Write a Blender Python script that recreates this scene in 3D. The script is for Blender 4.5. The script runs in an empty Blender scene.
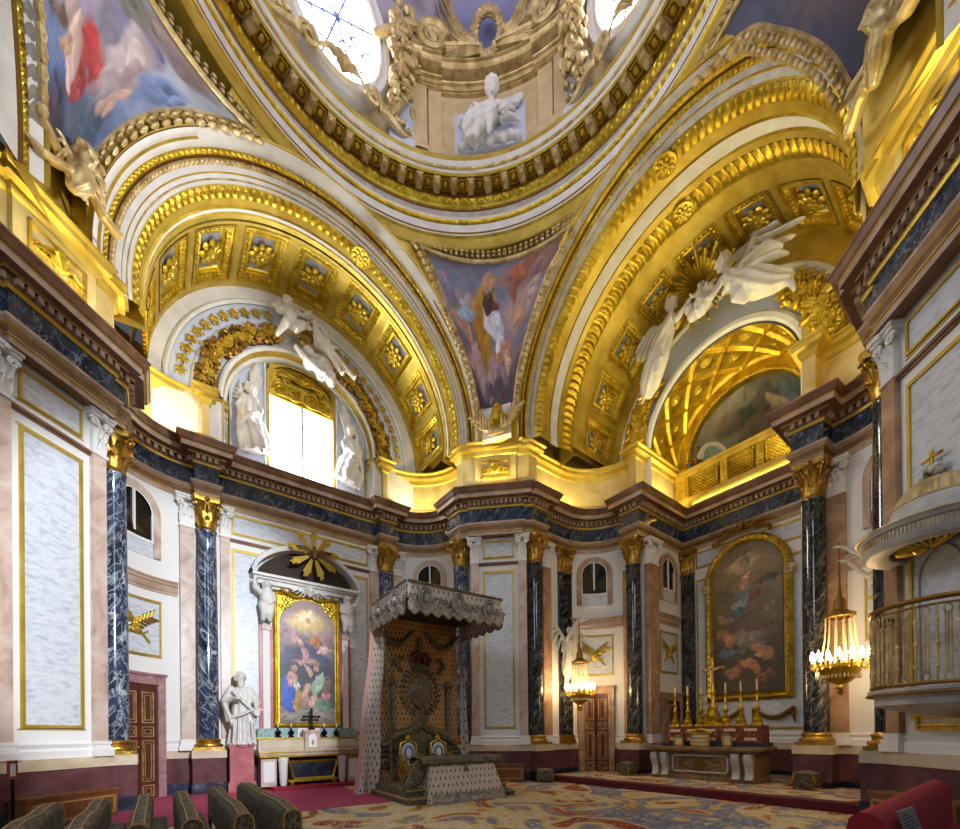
import bpy, math, random
import numpy as np
from mathutils import Vector, Matrix
random.seed(7)
S = 0.8                      # one plan unit in metres
PI = math.pi
sc = bpy.context.scene
C = bpy.context.collection
cos, sin, rad = math.cos, math.sin, math.radians

# ------------------------------------------------------------------ materials
def srgb(h):
    h = h.lstrip('#'); o = []
    for i in (0, 2, 4):
        c = int(h[i:i+2], 16) / 255
        o.append(c / 12.92 if c <= .04045 else ((c + .055) / 1.055) ** 2.4)
    return (*o, 1)
M = {}
def mat(name, col, rough=.5, metal=0., noise=None, bump=0., bscale=30., spec=.5, emit=None):
    """noise = (scale, detail, distortion, [(pos, colour), ...], stretch)"""
    m = bpy.data.materials.new(name); m.use_nodes = True
    nt = m.node_tree; b = nt.nodes['Principled BSDF']; L = nt.links
    b.inputs['Base Color'].default_value = srgb(col)
    b.inputs['Roughness'].default_value = rough; b.inputs['Metallic'].default_value = metal
    b.inputs['Specular IOR Level'].default_value = spec
    tc = nt.nodes.new('ShaderNodeTexCoord')
    if noise:
        sc_, det, dis, stops, stretch = noise
        mp = nt.nodes.new('ShaderNodeMapping'); mp.inputs['Scale'].default_value = stretch
        if stretch[0] != stretch[2]: mp.inputs['Rotation'].default_value = (.75, .75, 0)
        L.new(tc.outputs['Object'], mp.inputs['Vector'])
        n = nt.nodes.new('ShaderNodeTexNoise'); n.inputs['Scale'].default_value = sc_
        n.inputs['Detail'].default_value = det; n.inputs['Distortion'].default_value = dis
        L.new(mp.outputs['Vector'], n.inputs['Vector'])
        r = nt.nodes.new('ShaderNodeValToRGB'); cr = r.color_ramp
        while len(cr.elements) < len(stops): cr.elements.new(.5)
        for e, (p, c) in zip(cr.elements, stops): e.position = p; e.color = srgb(c)
        L.new(n.outputs['Fac'], r.inputs['Fac']); L.new(r.outputs['Color'], b.inputs['Base Color'])
    if bump:
        n2 = nt.nodes.new('ShaderNodeTexNoise'); n2.inputs['Scale'].default_value = bscale; n2.inputs['Detail'].default_value = 3
        L.new(tc.outputs['Object'], n2.inputs['Vector'])
        bp = nt.nodes.new('ShaderNodeBump'); bp.inputs['Strength'].default_value = bump; bp.inputs['Distance'].default_value = .03
        L.new(n2.outputs['Fac'], bp.inputs['Height']); L.new(bp.outputs['Normal'], b.inputs['Normal'])
    if emit:
        b.inputs['Emission Color'].default_value = srgb(emit[0]); b.inputs['Emission Strength'].default_value = emit[1]
    M[name] = m; return m
I1 = (1, 1, 1)
mat('gold', '#cfae3a', .36, .85, (3.0, 4, .5, [(.3, '#a98823'), (.55, '#cdae38'), (.75, '#dcc455')], I1), .25, 22)
mat('gold_plain', '#c9a548', .45, .6, (2.0, 5, .4, [(.3, '#b29334'), (.6, '#cbb04e'), (.8, '#d9c46c')], I1), .1, 14)
mat('gold_rich', '#bd923c', .33, .88, (3.0, 4, .5, [(.3, '#8f6a24'), (.55, '#bd933e'), (.75, '#d6b466')], I1), .3, 22)
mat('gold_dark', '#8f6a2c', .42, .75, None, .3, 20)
mat('gold_pale', '#c9b07c', .45, .5, (4.0, 4, .3, [(.35, '#a58a58'), (.55, '#cdb47e'), (.8, '#dfcb9e')], I1), .2, 20)
mat('drum_buff', '#c9b186', .6, .1, (3.0, 5, .3, [(.3, '#bea577'), (.7, '#d2bc92')], I1), .05, 20)
mat('stucco', '#dcdad6', .6, 0, (2.5, 5, .3, [(.3, '#cfcdc8'), (.7, '#e2e0dc')], I1), .05, 15)
mat('stucco_grey', '#bdb9b2', .5, .1, (4, 6, .4, [(.3, '#a8a49d'), (.7, '#c9c5bd')], I1), .05, 20)
mat('white_stone', '#e4e2df', .55, 0, None, .06, 20)
mat('statue_marble', '#dedbd6', .5, 0, (3, 4, .2, [(.35, '#cfcbc5'), (.7, '#e6e3df')], I1))
mat('blue_ground', '#c3cbdd', .6)
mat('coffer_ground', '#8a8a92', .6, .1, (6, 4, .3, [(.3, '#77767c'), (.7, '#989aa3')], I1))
mat('marble_panel', '#cfd3d8', .35, 0, (5.5, 8, .4, [(.3, '#adb5c0'), (.45, '#c5cbd3'), (.6, '#d3d7dd'), (.8, '#c2c9d2')], (1, 1, 2.4)))
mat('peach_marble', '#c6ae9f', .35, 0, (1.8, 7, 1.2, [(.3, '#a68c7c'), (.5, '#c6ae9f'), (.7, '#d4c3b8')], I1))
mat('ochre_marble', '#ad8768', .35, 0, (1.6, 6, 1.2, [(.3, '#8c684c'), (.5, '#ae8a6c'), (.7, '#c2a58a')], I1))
mat('gold_wash', '#cdb679', .5, .3, (2.0, 5, .4, [(.3, '#b99f5c'), (.6, '#cfb97e'), (.8, '#dccb98')], I1), .1, 14)
mat('beige_stone', '#cdbb9f', .4, 0, (2, 5, .6, [(.3, '#bda98b'), (.7, '#d8c8ae')], I1))
mat('red_marble', '#694245', .25, 0, (1.3, 8, 1.0, [(.3, '#523235'), (.55, '#6a4346'), (.68, '#775254'), (.76, '#a8918e')], I1))
mat('pink_marble', '#b5696b', .3, 0, (1.6, 8, .9, [(.3, '#9c5458'), (.6, '#b96c6e'), (.78, '#d6a8a4')], I1))
mat('door_marble', '#a5807f', .35, 0, (5, 6, .6, [(.3, '#8d6567'), (.6, '#a98485'), (.8, '#c2a3a0')], I1))
mat('skirting_marble', '#2c3142', .25, 0, (2, 6, 1, [(.4, '#20242f'), (.6, '#333a4c'), (.75, '#6d7486')], I1))
mat('cornice_marble', '#7c573f', .4, 0, (2, 6, .8, [(.3, '#5f3f2d'), (.55, '#7c573f'), (.75, '#957057')], I1))
mat('cornice_pale', '#b59a86', .4, 0, (2, 6, .8, [(.3, '#9a7e6a'), (.7, '#c4ab98')], I1))
mat('wood', '#5c2a1e', .35, 0, (3, 5, 1.5, [(.3, '#481c13'), (.7, '#693224')], (6, 6, .7)))
mat('wood_light', '#7d4c2c', .4, 0, (3, 5, 1.5, [(.3, '#6b3d22'), (.7, '#8d5a37')], (5, 5, .8)))
mat('dark_glass', '#0d0d10', .15)
mat('black_metal', '#17171a', .35, .6)
mat('lead', '#6a6fa8', .5, .2)
mat('daylight', '#ffffff', .5, emit=('#f6f8ff', 12.0))
mat('candle_flame', '#ffffff', .5, emit=('#ffdca0', 60.0))
mat('wax', '#efe8d2', .5)
mat('crystal', '#f2e2a8', .15, .3)
mat('red_velvet', '#9a1c2c', .85, 0, None, .2, 60)
mat('pink_carpet', '#a83a5a', .95, 0, (9, 5, .3, [(.3, '#98304f'), (.7, '#b54667')], I1))
mat('red_carpet', '#621620', .95, 0, (9, 5, .3, [(.3, '#52101a'), (.7, '#6e1c26')], I1))
mat('upholstery', '#665c4b', .9, 0, (14, 5, 1.6, [(.35, '#3c362b'), (.5, '#665d4b'), (.62, '#84785c'), (.75, '#94825f')], I1), .3, 40)
mat('piping', '#b08a4a', .7)
mat('silk_pink', '#c99a90', .7)
mat('embroidery', '#6f6250', .6, .3, (9, 6, 1.8, [(.35, '#4e4436'), (.55, '#77694f'), (.75, '#a0916f')], I1), .5, 30)
mat('embroidery_silver', '#a8a196', .6, .25, (9, 6, 1.8, [(.35, '#7a7266'), (.55, '#a8a094'), (.75, '#ccc6b8')], I1), .5, 30)
mat('lining_dark', '#3b2f26', .9)
mat('crown_red', '#5a1a1e', .8)
mat('notice_paper', '#8f9296', .7)
mat('ink', '#3e4044', .8)
mat('sign_red', '#a13a3f', .6)
mat('green_porcelain', '#7f9d9c', .4, 0, (9, 4, .5, [(.3, '#68898a'), (.7, '#a3bcb8')], I1))
mat('red_brocade', '#6b2a20', .8, 0, (10, 5, 1, [(.35, '#4e1c14'), (.6, '#7d3a2c'), (.72, '#b9a288')], I1))
mat('altar_marble', '#8a6a46', .35, 0, (3, 6, 1, [(.3, '#6d4f31'), (.6, '#95744e'), (.8, '#b4946c')], I1))

def veined(name, base, dark, vein, vw=.05, scale=1.5):
    """dark marble crossed by thin pale veins"""
    m = mat(name, base, .12, 0, spec=.6); nt = m.node_tree; L = nt.links; b = nt.nodes['Principled BSDF']
    tc = nt.nodes.new('ShaderNodeTexCoord'); mp = nt.nodes.new('ShaderNodeMapping')
    mp.vector_type = 'TEXTURE'; mp.inputs['Rotation'].default_value = (.5, .45, .3); mp.inputs['Scale'].default_value = (.45, .45, 2.0)
    L.new(tc.outputs['Object'], mp.inputs['Vector'])
    n0 = nt.nodes.new('ShaderNodeTexNoise'); n0.inputs['Scale'].default_value = 2.0; n0.inputs['Detail'].default_value = 4
    L.new(mp.outputs['Vector'], n0.inputs['Vector'])
    mx = nt.nodes.new('ShaderNodeMixRGB'); mx.inputs['Fac'].default_value = .16
    L.new(mp.outputs['Vector'], mx.inputs['Color1']); L.new(n0.outputs['Color'], mx.inputs['Color2'])
    def vein_layer(s, w):
        n = nt.nodes.new('ShaderNodeTexNoise'); n.inputs['Scale'].default_value = s; n.inputs['Detail'].default_value = 6
        n.inputs['Distortion'].default_value = .5
        L.new(mx.outputs['Color'], n.inputs['Vector'])
        a = nt.nodes.new('ShaderNodeMath'); a.operation = 'SUBTRACT'; a.inputs[1].default_value = .5
        L.new(n.outputs['Fac'], a.inputs[0])
        c = nt.nodes.new('ShaderNodeMath'); c.operation = 'ABSOLUTE'; L.new(a.outputs[0], c.inputs[0])
        r = nt.nodes.new('ShaderNodeMapRange'); r.inputs['From Max'].default_value = w; r.inputs['To Min'].default_value = 1; r.inputs['To Max'].default_value = 0
        L.new(c.outputs[0], r.inputs['Value']); return r.outputs['Result']
    v1 = vein_layer(scale, vw * .3); v2 = vein_layer(scale * 2.3, vw * .4)
    n3 = nt.nodes.new('ShaderNodeTexNoise'); n3.inputs['Scale'].default_value = 1.1; L.new(tc.outputs['Object'], n3.inputs['Vector'])
    mu = nt.nodes.new('ShaderNodeMath'); mu.operation = 'MULTIPLY'; L.new(v2, mu.inputs[0]); L.new(n3.outputs['Fac'], mu.inputs[1])
    mk = nt.nodes.new('ShaderNodeMapRange'); mk.inputs['From Min'].default_value = .42; mk.inputs['From Max'].default_value = .60; mk.inputs['To Min'].default_value = .08
    n4 = nt.nodes.new('ShaderNodeTexNoise'); n4.inputs['Scale'].default_value = 1.7; n4.inputs['Detail'].default_value = 3; L.new(mp.outputs['Vector'], n4.inputs['Vector']); L.new(n4.outputs['Fac'], mk.inputs['Value'])
    m1 = nt.nodes.new('ShaderNodeMath'); m1.operation = 'MULTIPLY'; L.new(v1, m1.inputs[0]); L.new(mk.outputs['Result'], m1.inputs[1])
    ma = nt.nodes.new('ShaderNodeMath'); ma.operation = 'MAXIMUM'; L.new(m1.outputs[0], ma.inputs[0]); L.new(mu.outputs[0], ma.inputs[1])
    r0 = nt.nodes.new('ShaderNodeValToRGB'); r0.color_ramp.elements[0].color = srgb(dark); r0.color_ramp.elements[1].color = srgb(base)
    r0.color_ramp.elements[0].position = .35; r0.color_ramp.elements[1].position = .65
    L.new(n0.outputs['Fac'], r0.inputs['Fac'])
    fm = nt.nodes.new('ShaderNodeMixRGB'); fm.inputs['Color2'].default_value = srgb(vein)
    L.new(ma.outputs[0], fm.inputs['Fac']); L.new(r0.outputs['Color'], fm.inputs['Color1'])
    L.new(fm.outputs['Color'], b.inputs['Base Color']); return m
veined('column_marble', '#37435c', '#1d2637', '#bfc6d3', .11, 1.6)
veined('column_dark', '#292a2e', '#151619', '#85807a', .08, 1.6)
veined('frieze_marble', '#35435a', '#1a2333', '#8794a8', .06, 1.2)

def painted(name, rough=.55):
    """surface whose colours come from the brushwork stored on the canvas"""
    m = mat(name, '#808080', rough); nt = m.node_tree; b = nt.nodes['Principled BSDF']
    a = nt.nodes.new('ShaderNodeVertexColor'); a.layer_name = 'paint'
    nt.links.new(a.outputs['Color'], b.inputs['Base Color']); return m
painted('oil_paint', .4); painted('fresco_paint', .8)

def cloth_spots(name, base, spot, sx, ex=.33):
    """woven silk with rows of small dark tufts (uses the cloth's own UVs in metres)"""
    m = mat(name, base, .8); nt = m.node_tree; L = nt.links; b = nt.nodes['Principled BSDF']
    uv = nt.nodes.new('ShaderNodeUVMap'); sep = nt.nodes.new('ShaderNodeSeparateXYZ'); L.new(uv.outputs['UV'], sep.inputs[0])
    def m2(op, a, bb):
        n = nt.nodes.new('ShaderNodeMath'); n.operation = op
        for i, x in enumerate((a, bb)):
            if x is None: continue
            if isinstance(x, (int, float)): n.inputs[i].default_value = x
            else: L.new(x, n.inputs[i])
        return n.outputs[0]
    U = m2('DIVIDE', sep.outputs['X'], sx); V = m2('DIVIDE', sep.outputs['Y'], sx * 1.25)
    row = m2('FLOOR', V, None); off = m2('MULTIPLY', m2('MODULO', row, 2.0), .5)
    fu = m2('SUBTRACT', m2('FRACT', m2('ADD', U, off), None), .5); fv = m2('SUBTRACT', m2('FRACT', V, None), .5)
    d = m2('ADD', m2('MULTIPLY', m2('ABSOLUTE', fu, None), 2.0), m2('ABSOLUTE', fv, None))
    k = m2('LESS_THAN', d, ex)
    mx = nt.nodes.new('ShaderNodeMixRGB'); mx.inputs['Color1'].default_value = srgb(base); mx.inputs['Color2'].default_value = srgb(spot)
    L.new(k, mx.inputs['Fac']); L.new(mx.outputs['Color'], b.inputs['Base Color']); return m
cloth_spots('silk_spotted', '#c9bcae', '#3f3426', .17, .33)
cloth_spots('silk_back', '#b98d58', '#4a3418', .15, .42)

def carpet(name):
    m = mat(name, '#b09a70', .95); nt = m.node_tree; L = nt.links; b = nt.nodes['Principled BSDF']
    tc = nt.nodes.new('ShaderNodeTexCoord')
    def noise(s, d, dist, off=0):
        mp = nt.nodes.new('ShaderNodeMapping'); mp.inputs['Location'].default_value = (off, off * .7, 0)
        L.new(tc.outputs['Object'], mp.inputs['Vector'])
        n = nt.nodes.new('ShaderNodeTexNoise'); n.inputs['Scale'].default_value = s; n.inputs['Detail'].default_value = d; n.inputs['Distortion'].default_value = dist
        L.new(mp.outputs['Vector'], n.inputs['Vector']); return n.outputs['Fac']
    def ramp(fac, stops, interp='CONSTANT'):
        r = nt.nodes.new('ShaderNodeValToRGB'); cr = r.color_ramp; cr.interpolation = interp
        while len(cr.elements) < len(stops): cr.elements.new(.5)
        for e, (p, c) in zip(cr.elements, stops): e.position = p; e.color = srgb(c) if isinstance(c, str) else (c, c, c, 1)
        L.new(fac, r.inputs['Fac']); return r.outputs['Color']
    def mix(f, a, bb):
        x = nt.nodes.new('ShaderNodeMixRGB'); L.new(f, x.inputs['Fac']); L.new(a, x.inputs['Color1']); L.new(bb, x.inputs['Color2']); return x.outputs['Color']
    field = ramp(noise(.55, 1, 1.6), [(0, '#8a2f2a'), (.38, '#c9a95c'), (.41, '#c8b896'), (.5, '#c8a54e'), (.525, '#66758e'), (.66, '#c9a95c'), (.69, '#a5412f')])
    scroll = ramp(noise(1.5, 1, 3.5, 7), [(0, 0.), (.475, 1.), (.5, 0.), (.58, 1.), (.6, 0.)])
    scroll_c = ramp(noise(.9, 1, 1.5, 3), [(0, '#d0ac4e'), (.5, '#b8492f'), (.56, '#d8c9a4'), (.66, '#55657f')])
    c = mix(scroll, field, scroll_c)
    fine = ramp(noise(3.4, 2, 2.5, 13), [(0, 0.), (.56, .8), (.62, 0.)])
    fine_c = ramp(noise(1.3, 1, 1.0, 23), [(0, '#d6c49a'), (.5, '#c09c48'), (.6, '#8c3228')])
    c = mix(fine, c, fine_c)
    L.new(c, b.inputs['Base Color']); return m
carpet('patterned_carpet')

# ------------------------------------------------------------------ mesh builder
class MB:
    def __init__(s, T=None):
        s.v = []; s.f = []; s.m = []; s.T = T; s.col = None; s.uv = None
    def add(s, vs, fs, m=0):
        o = len(s.v)
        s.v.extend([tuple(s.T(p)) for p in vs] if s.T else [tuple(p) for p in vs])
        s.f.extend([tuple(i + o for i in f) for f in fs]); s.m.extend([m] * len(fs)); return s
    def grid(s, P, m=0, closed=False):
        """P[i][j] rows of points"""
        n = len(P); k = len(P[0]); vs = [p for r in P for p in r]; fs = []
        for i in range(n - 1):
            for j in range(k if closed else k - 1):
                j2 = (j + 1) % k
                fs.append((i * k + j, i * k + j2, (i + 1) * k + j2, (i + 1) * k + j))
        return s.add(vs, fs, m)
    def box(s, x0, x1, y0, y1, z0, z1, m=0, nx=1):
        xs = [x0 + (x1 - x0) * i / nx for i in range(nx + 1)]; vs = []
        for x in xs: vs += [(x, y0, z0), (x, y1, z0), (x, y1, z1), (x, y0, z1)]
        fs = [(0, 1, 2, 3), (nx * 4 + 3, nx * 4 + 2, nx * 4 + 1, nx * 4)]
        for i in range(nx):
            a = i * 4; b = a + 4
            for j in range(4): fs.append((a + j, b + j, b + (j + 1) % 4, a + (j + 1) % 4))
        return s.add(vs, fs, m)
    def lathe(s, prof, n=24, c=(0, 0, 0), m=0, a0=0, a1=2 * PI, sx=1, sy=1):
        full = abs(a1 - a0 - 2 * PI) < 1e-6
        k = n if full else n + 1
        P = [[(c[0] + r * cos(a0 + (a1 - a0) * j / n) * sx, c[1] + r * sin(a0 + (a1 - a0) * j / n) * sy, c[2] + z) for j in range(k)] for r, z in prof]
        return s.grid(P, m, full)
    def ell(s, c, r, m=0, n=8, k=5, R=None):
        """ellipsoid, radii r, optional rotation matrix R"""
        c = Vector(c); vs = []
        for i in range(k + 1):
            t = PI * i / k
            for j in range(n):
                a = 2 * PI * j / n
                p = Vector((r[0] * sin(t) * cos(a), r[1] * sin(t) * sin(a), r[2] * cos(t)))
                if R is not None: p = R @ p
                vs.append(c + p)
        fs = []
        for i in range(k):
            for j in range(n): fs.append((i * n + j, i * n + (j + 1) % n, (i + 1) * n + (j + 1) % n, (i + 1) * n + j))
        return s.add(vs, fs, m)
    def tube(s, pts, r, n=8, m=0, cap=True, flat=None):
        pts = [Vector(p) for p in pts]; K = len(pts); rr = r if isinstance(r, (list, tuple)) else [r] * K
        up = None; P = []
        for i, p in enumerate(pts):
            d = (pts[min(i + 1, K - 1)] - pts[max(i - 1, 0)])
            d = d.normalized() if d.length > 1e-9 else Vector((0, 0, 1))
            if up is None:
                up = Vector((0, 0, 1)) if abs(d.z) < .9 else Vector((1, 0, 0))
            x = d.cross(up)
            if x.length < 1e-6: x = d.orthogonal()
            x.normalize(); y = x.cross(d).normalized(); up = y
            f = flat or (1, 1)
            P.append([p + x * (rr[i] * f[0] * cos(2 * PI * j / n)) + y * (rr[i] * f[1] * sin(2 * PI * j / n)) for j in range(n)])
        s.grid(P, m, True)
        if cap:
            o = len(s.v) - K * n
            s.f += [tuple(o + j for j in range(n)), tuple(o + (K - 1) * n + j for j in reversed(range(n)))]; s.m += [m, m]
        return s
    def prism(s, poly, y0, y1, m=0):
        """outline (x, z) thickened from y0 to y1"""
        n = len(poly); vs = [(x, y0, z) for x, z in poly] + [(x, y1, z) for x, z in poly]
        fs = [tuple(range(n)), tuple(range(2 * n - 1, n - 1, -1))] + [(i, (i + 1) % n, n + (i + 1) % n, n + i) for i in range(n)]
        return s.add(vs, fs, m)
    def sweep(s, path, prof, mats, closed=False):
        """profile [(offset into the room, z)] mitred along a plan path; the room lies to the right of travel"""
        K = len(path); Q = []
        for i in range(K):
            p = Vector(path[i]).to_2d()
            a = (p - Vector(path[i - 1]).to_2d()) if i > 0 else None
            b = (Vector(path[i + 1]).to_2d() - p) if i < K - 1 else None
            na = Vector((a.y, -a.x)).normalized() if a is not None else None
            nb = Vector((b.y, -b.x)).normalized() if b is not None else None
            if na is None: n = nb
            elif nb is None: n = na
            else:
                n = (na + nb)
                n = n / max(n.length_squared / 2, .25) if n.length > 1e-6 else na
            Q.append((p, n))
        for k in range(len(prof) - 1):
            (o0, z0), (o1, z1) = prof[k], prof[k + 1]
            if mats[k] is None: continue
            s.grid([[(p.x + n.x * o0, p.y + n.y * o0, z0) for p, n in Q], [(p.x + n.x * o1, p.y + n.y * o1, z1) for p, n in Q]], mats[k])
        return s
    def build(s, name, mats, parent=None, loc=None, smooth=35, kind=None):
        if not isinstance(mats, (list, tuple)): mats = [mats]
        org = Vector(loc) if loc is not None else (Vector(parent['org']) if parent is not None and 'org' in parent else Vector((0, 0, 0)))
        me = bpy.data.meshes.new(name)
        me.from_pydata([((x - org.x) * S, (y - org.y) * S, (z - org.z) * S) for x, y, z in s.v], [], s.f)
        for k in mats: me.materials.append(M[k])
        if len(mats) > 1: me.polygons.foreach_set('material_index', s.m)
        if s.col is not None:
            ca = me.color_attributes.new('paint', 'FLOAT_COLOR', 'POINT')
            ca.data.foreach_set('color', np.asarray(s.col, dtype=np.float32).ravel())
        if s.uv is not None:
            ul = me.uv_layers.new(name='UVMap'); d = []
            for f in s.f:
                for i in f: d.extend(s.uv[i])
            ul.data.foreach_set('uv', d)
        if smooth:
            me.polygons.foreach_set('use_smooth', [True] * len(s.f))
            me.set_sharp_from_angle(angle=rad(smooth))
        me.update()
        o = bpy.data.objects.new(name, me); C.objects.link(o)
        if parent is not None: o.parent = parent
        elif loc is not None: o.location = (org.x * S, org.y * S, org.z * S)
        if parent is None and loc is None: pass
        if kind: o['kind'] = kind
        o['org'] = tuple(org)
        return o

def thing(name, label, cat, loc=(0, 0, 0), group=None, kind=None):
    o = bpy.data.objects.new(name, None); C.objects.link(o)
    o.empty_display_size = .2
    o.location = [c * S for c in loc]; o['org'] = tuple(loc)
    o['label'] = label; o['category'] = cat
    if group: o['group'] = group
    if kind: o['kind'] = kind
    return o
def tag(o, label, cat, group=None, kind=None):
    o['label'] = label; o['category'] = cat
    if group: o['group'] = group
    if kind: o['kind'] = kind
    return o
def dup(root, loc, rotz=0, label=None, group=None, scale=None):
    r = root.copy(); C.objects.link(r); r.location = [c * S for c in loc]; r.rotation_euler = (0, 0, rotz)
    if scale: r.scale = scale
    if label: r['label'] = label
    if group: r['group'] = group
    for ch in list(root.children):
        c = ch.copy(); C.objects.link(c); c.parent = r
        for g in list(ch.children):
            d = g.copy(); C.objects.link(d); d.parent = c
    return r
def struct(o, label=None, cat=None):
    o['kind'] = 'structure'
    if label: o['label'] = label; o['category'] = cat or 'wall'
    return o
ORD = ['first', 'second', 'third', 'fourth', 'fifth', 'sixth', 'seventh', 'eighth', 'ninth', 'tenth']

def remeshed(mb, name, mat_, voxel=.05, smooth=2, parent=None, loc=None):
    """fuse the pieces into one continuous sculpted surface"""
    o = mb.build(name, mat_, parent=parent, loc=loc, smooth=0)
    r = o.modifiers.new('fuse', 'REMESH'); r.mode = 'VOXEL'; r.voxel_size = voxel * S; r.use_smooth_shade = True
    if smooth:
        sm = o.modifiers.new('soften', 'SMOOTH'); sm.factor = .5; sm.iterations = smooth
    dg = bpy.context.evaluated_depsgraph_get(); dg.update()
    me = bpy.data.meshes.new_from_object(o.evaluated_get(dg), depsgraph=dg)
    o.modifiers.clear(); old = o.data; o.data = me; bpy.data.meshes.remove(old)
    me.name = name
    if not me.materials: me.materials.append(M[mat_])
    me.polygons.foreach_set('use_smooth', [True] * len(me.polygons))
    return o

# frames that carry (s, d, z) local coordinates onto a wall: s along it, d out into the room
def flat_frame(p, q):
    """s runs from p to q, d to the right of travel"""
    p = Vector(p); q = Vector(q); t = (q - p).normalized(); n = Vector((t.y, -t.x))
    return lambda P: (p.x + t.x * P[0] + n.x * P[1], p.y + t.y * P[0] + n.y * P[1], P[2])
def arc_frame(c, R, amid, sgn=-1):
    """s = 0 at angle amid; travel clockwise (sgn -1); d towards the centre"""
    return lambda P: (c[0] + (R - P[1]) * cos(amid + sgn * P[0] / R), c[1] + (R - P[1]) * sin(amid + sgn * P[0] / R), P[2])
def onto(o, ex, ey, ez):
    o, ex, ey, ez = Vector(o), Vector(ex), Vector(ey), Vector(ez)
    return lambda P: o + ex * P[0] + ey * P[1] + ez * P[2]
def revmap(axis, c, zs):
    if axis == 'y': return lambda a, p, r: (c + r * cos(a), p, zs + r * sin(a))
    if axis == 'x': return lambda a, p, r: (p, c + r * cos(a), zs + r * sin(a))
    return lambda a, p, r: (c[0] + r * cos(a), c[1] + r * sin(a), p)
def revolve(mb, f, prof, mats, a0=0, a1=PI, n=72):
    for k in range(len(prof) - 1):
        if mats[k] is None: continue
        mb.grid([[f(a0 + (a1 - a0) * j / n, *prof[k]) for j in range(n + 1)], [f(a0 + (a1 - a0) * j / n, *prof[k + 1]) for j in range(n + 1)]], mats[k])
def relief(mb, f, p0, p1, kind, rep, amp, m=0, a0=0, a1=PI, w=5, sub=5):
    """a moulding carved with a repeating ornament along the revolved band p0 -> p1"""
    n = rep * sub; rows = []
    dp = p1[0] - p0[0]; dr = p1[1] - p0[1]; L = math.hypot(dp, dr) or 1
    nn = (dr / L, -dp / L)
    if nn[1] > 0 or (abs(nn[1]) < 1e-6 and nn[0] > 0): nn = (-nn[0], -nn[1])
    for i in range(w + 1):
        t = i / w; row = []
        for j in range(n + 1):
            a = j / sub
            if kind == 'guilloche': h = (.5 + .5 * cos(2 * PI * (a + 1.1 * abs(t - .5)))) * min(1, 4 * min(t, 1 - t) + .3)
            elif kind == 'rope': h = (.5 + .5 * cos(2 * PI * (a + t))) * sin(PI * t)
            else:
                x = 2 * (a % 1) - 1; h = math.sqrt(max(0, 1 - x * x)) * sin(PI * t)
            ang = a0 + (a1 - a0) * j / n
            row.append(f(ang, p0[0] + dp * t + nn[0] * amp * h, p0[1] + dr * t + nn[1] * amp * h))
        rows.append(row)
    mb.grid(rows, m)
def flower(mb, T, r, petals=8, m=0, lift=.0):
    """rosette on the local x-y plane, z out"""
    def put(c, rr, R=None): mb.ell((0, 0, 0), rr, m, 7, 4, None)
    old = mb.T
    for ring, (rr, pr, zz) in enumerate(((r * .68, r * .34, .04), (r * .36, r * .26, .12))):
        for k in range(petals):
            a = 2 * PI * (k + .5 * ring) / petals
            R = Matrix.Rotation(a, 3, 'Z')
            mb.T = lambda P, R=R, rr=rr, zz=zz: T(R @ Vector((P[0] + rr, P[1], P[2] + zz * r * 2 + lift)))
            mb.ell((0, 0, 0), (pr, pr * .78, pr * .42), m, 7, 4)
    mb.T = T; mb.ell((0, 0, .2 * r + lift), (r * .24, r * .24, r * .22), m, 8, 4); mb.T = old
def leaf(mb, T, w, h, curl=.35, m=0, n=8, k=4):
    """acanthus leaf rising along local z, curling towards +y"""
    P = []
    for i in range(n + 1):
        t = i / n; ww = w * (.75 + .55 * sin(PI * min(1, t * 1.15)) - .75 * t * t * t) * (1 - .12 * (i % 2))
        y = .10 * h * t + curl * h * max(0, t - .5) ** 1.6 * 2.2
        z = h * (t - 1.25 * max(0, t - .72) ** 1.3)
        P.append([T((ww * x, y + .06 * h * (1 - abs(x) * 1.6) * sin(PI * t) - .10 * h * abs(x) * t, z)) for x in [-.5 + j / k for j in range(k + 1)]])
    old = mb.T; mb.T = None; mb.grid(P, m); mb.T = old
def spiral(c, ex, ez, r, turns=1.6, n=22):
    c, ex, ez = Vector(c), Vector(ex), Vector(ez)
    return [c + ex * (r * (1 - .8 * i / n) * cos(2 * PI * turns * i / n)) + ez * (r * (1 - .8 * i / n) * sin(2 * PI * turns * i / n)) for i in range(n + 1)]

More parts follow.
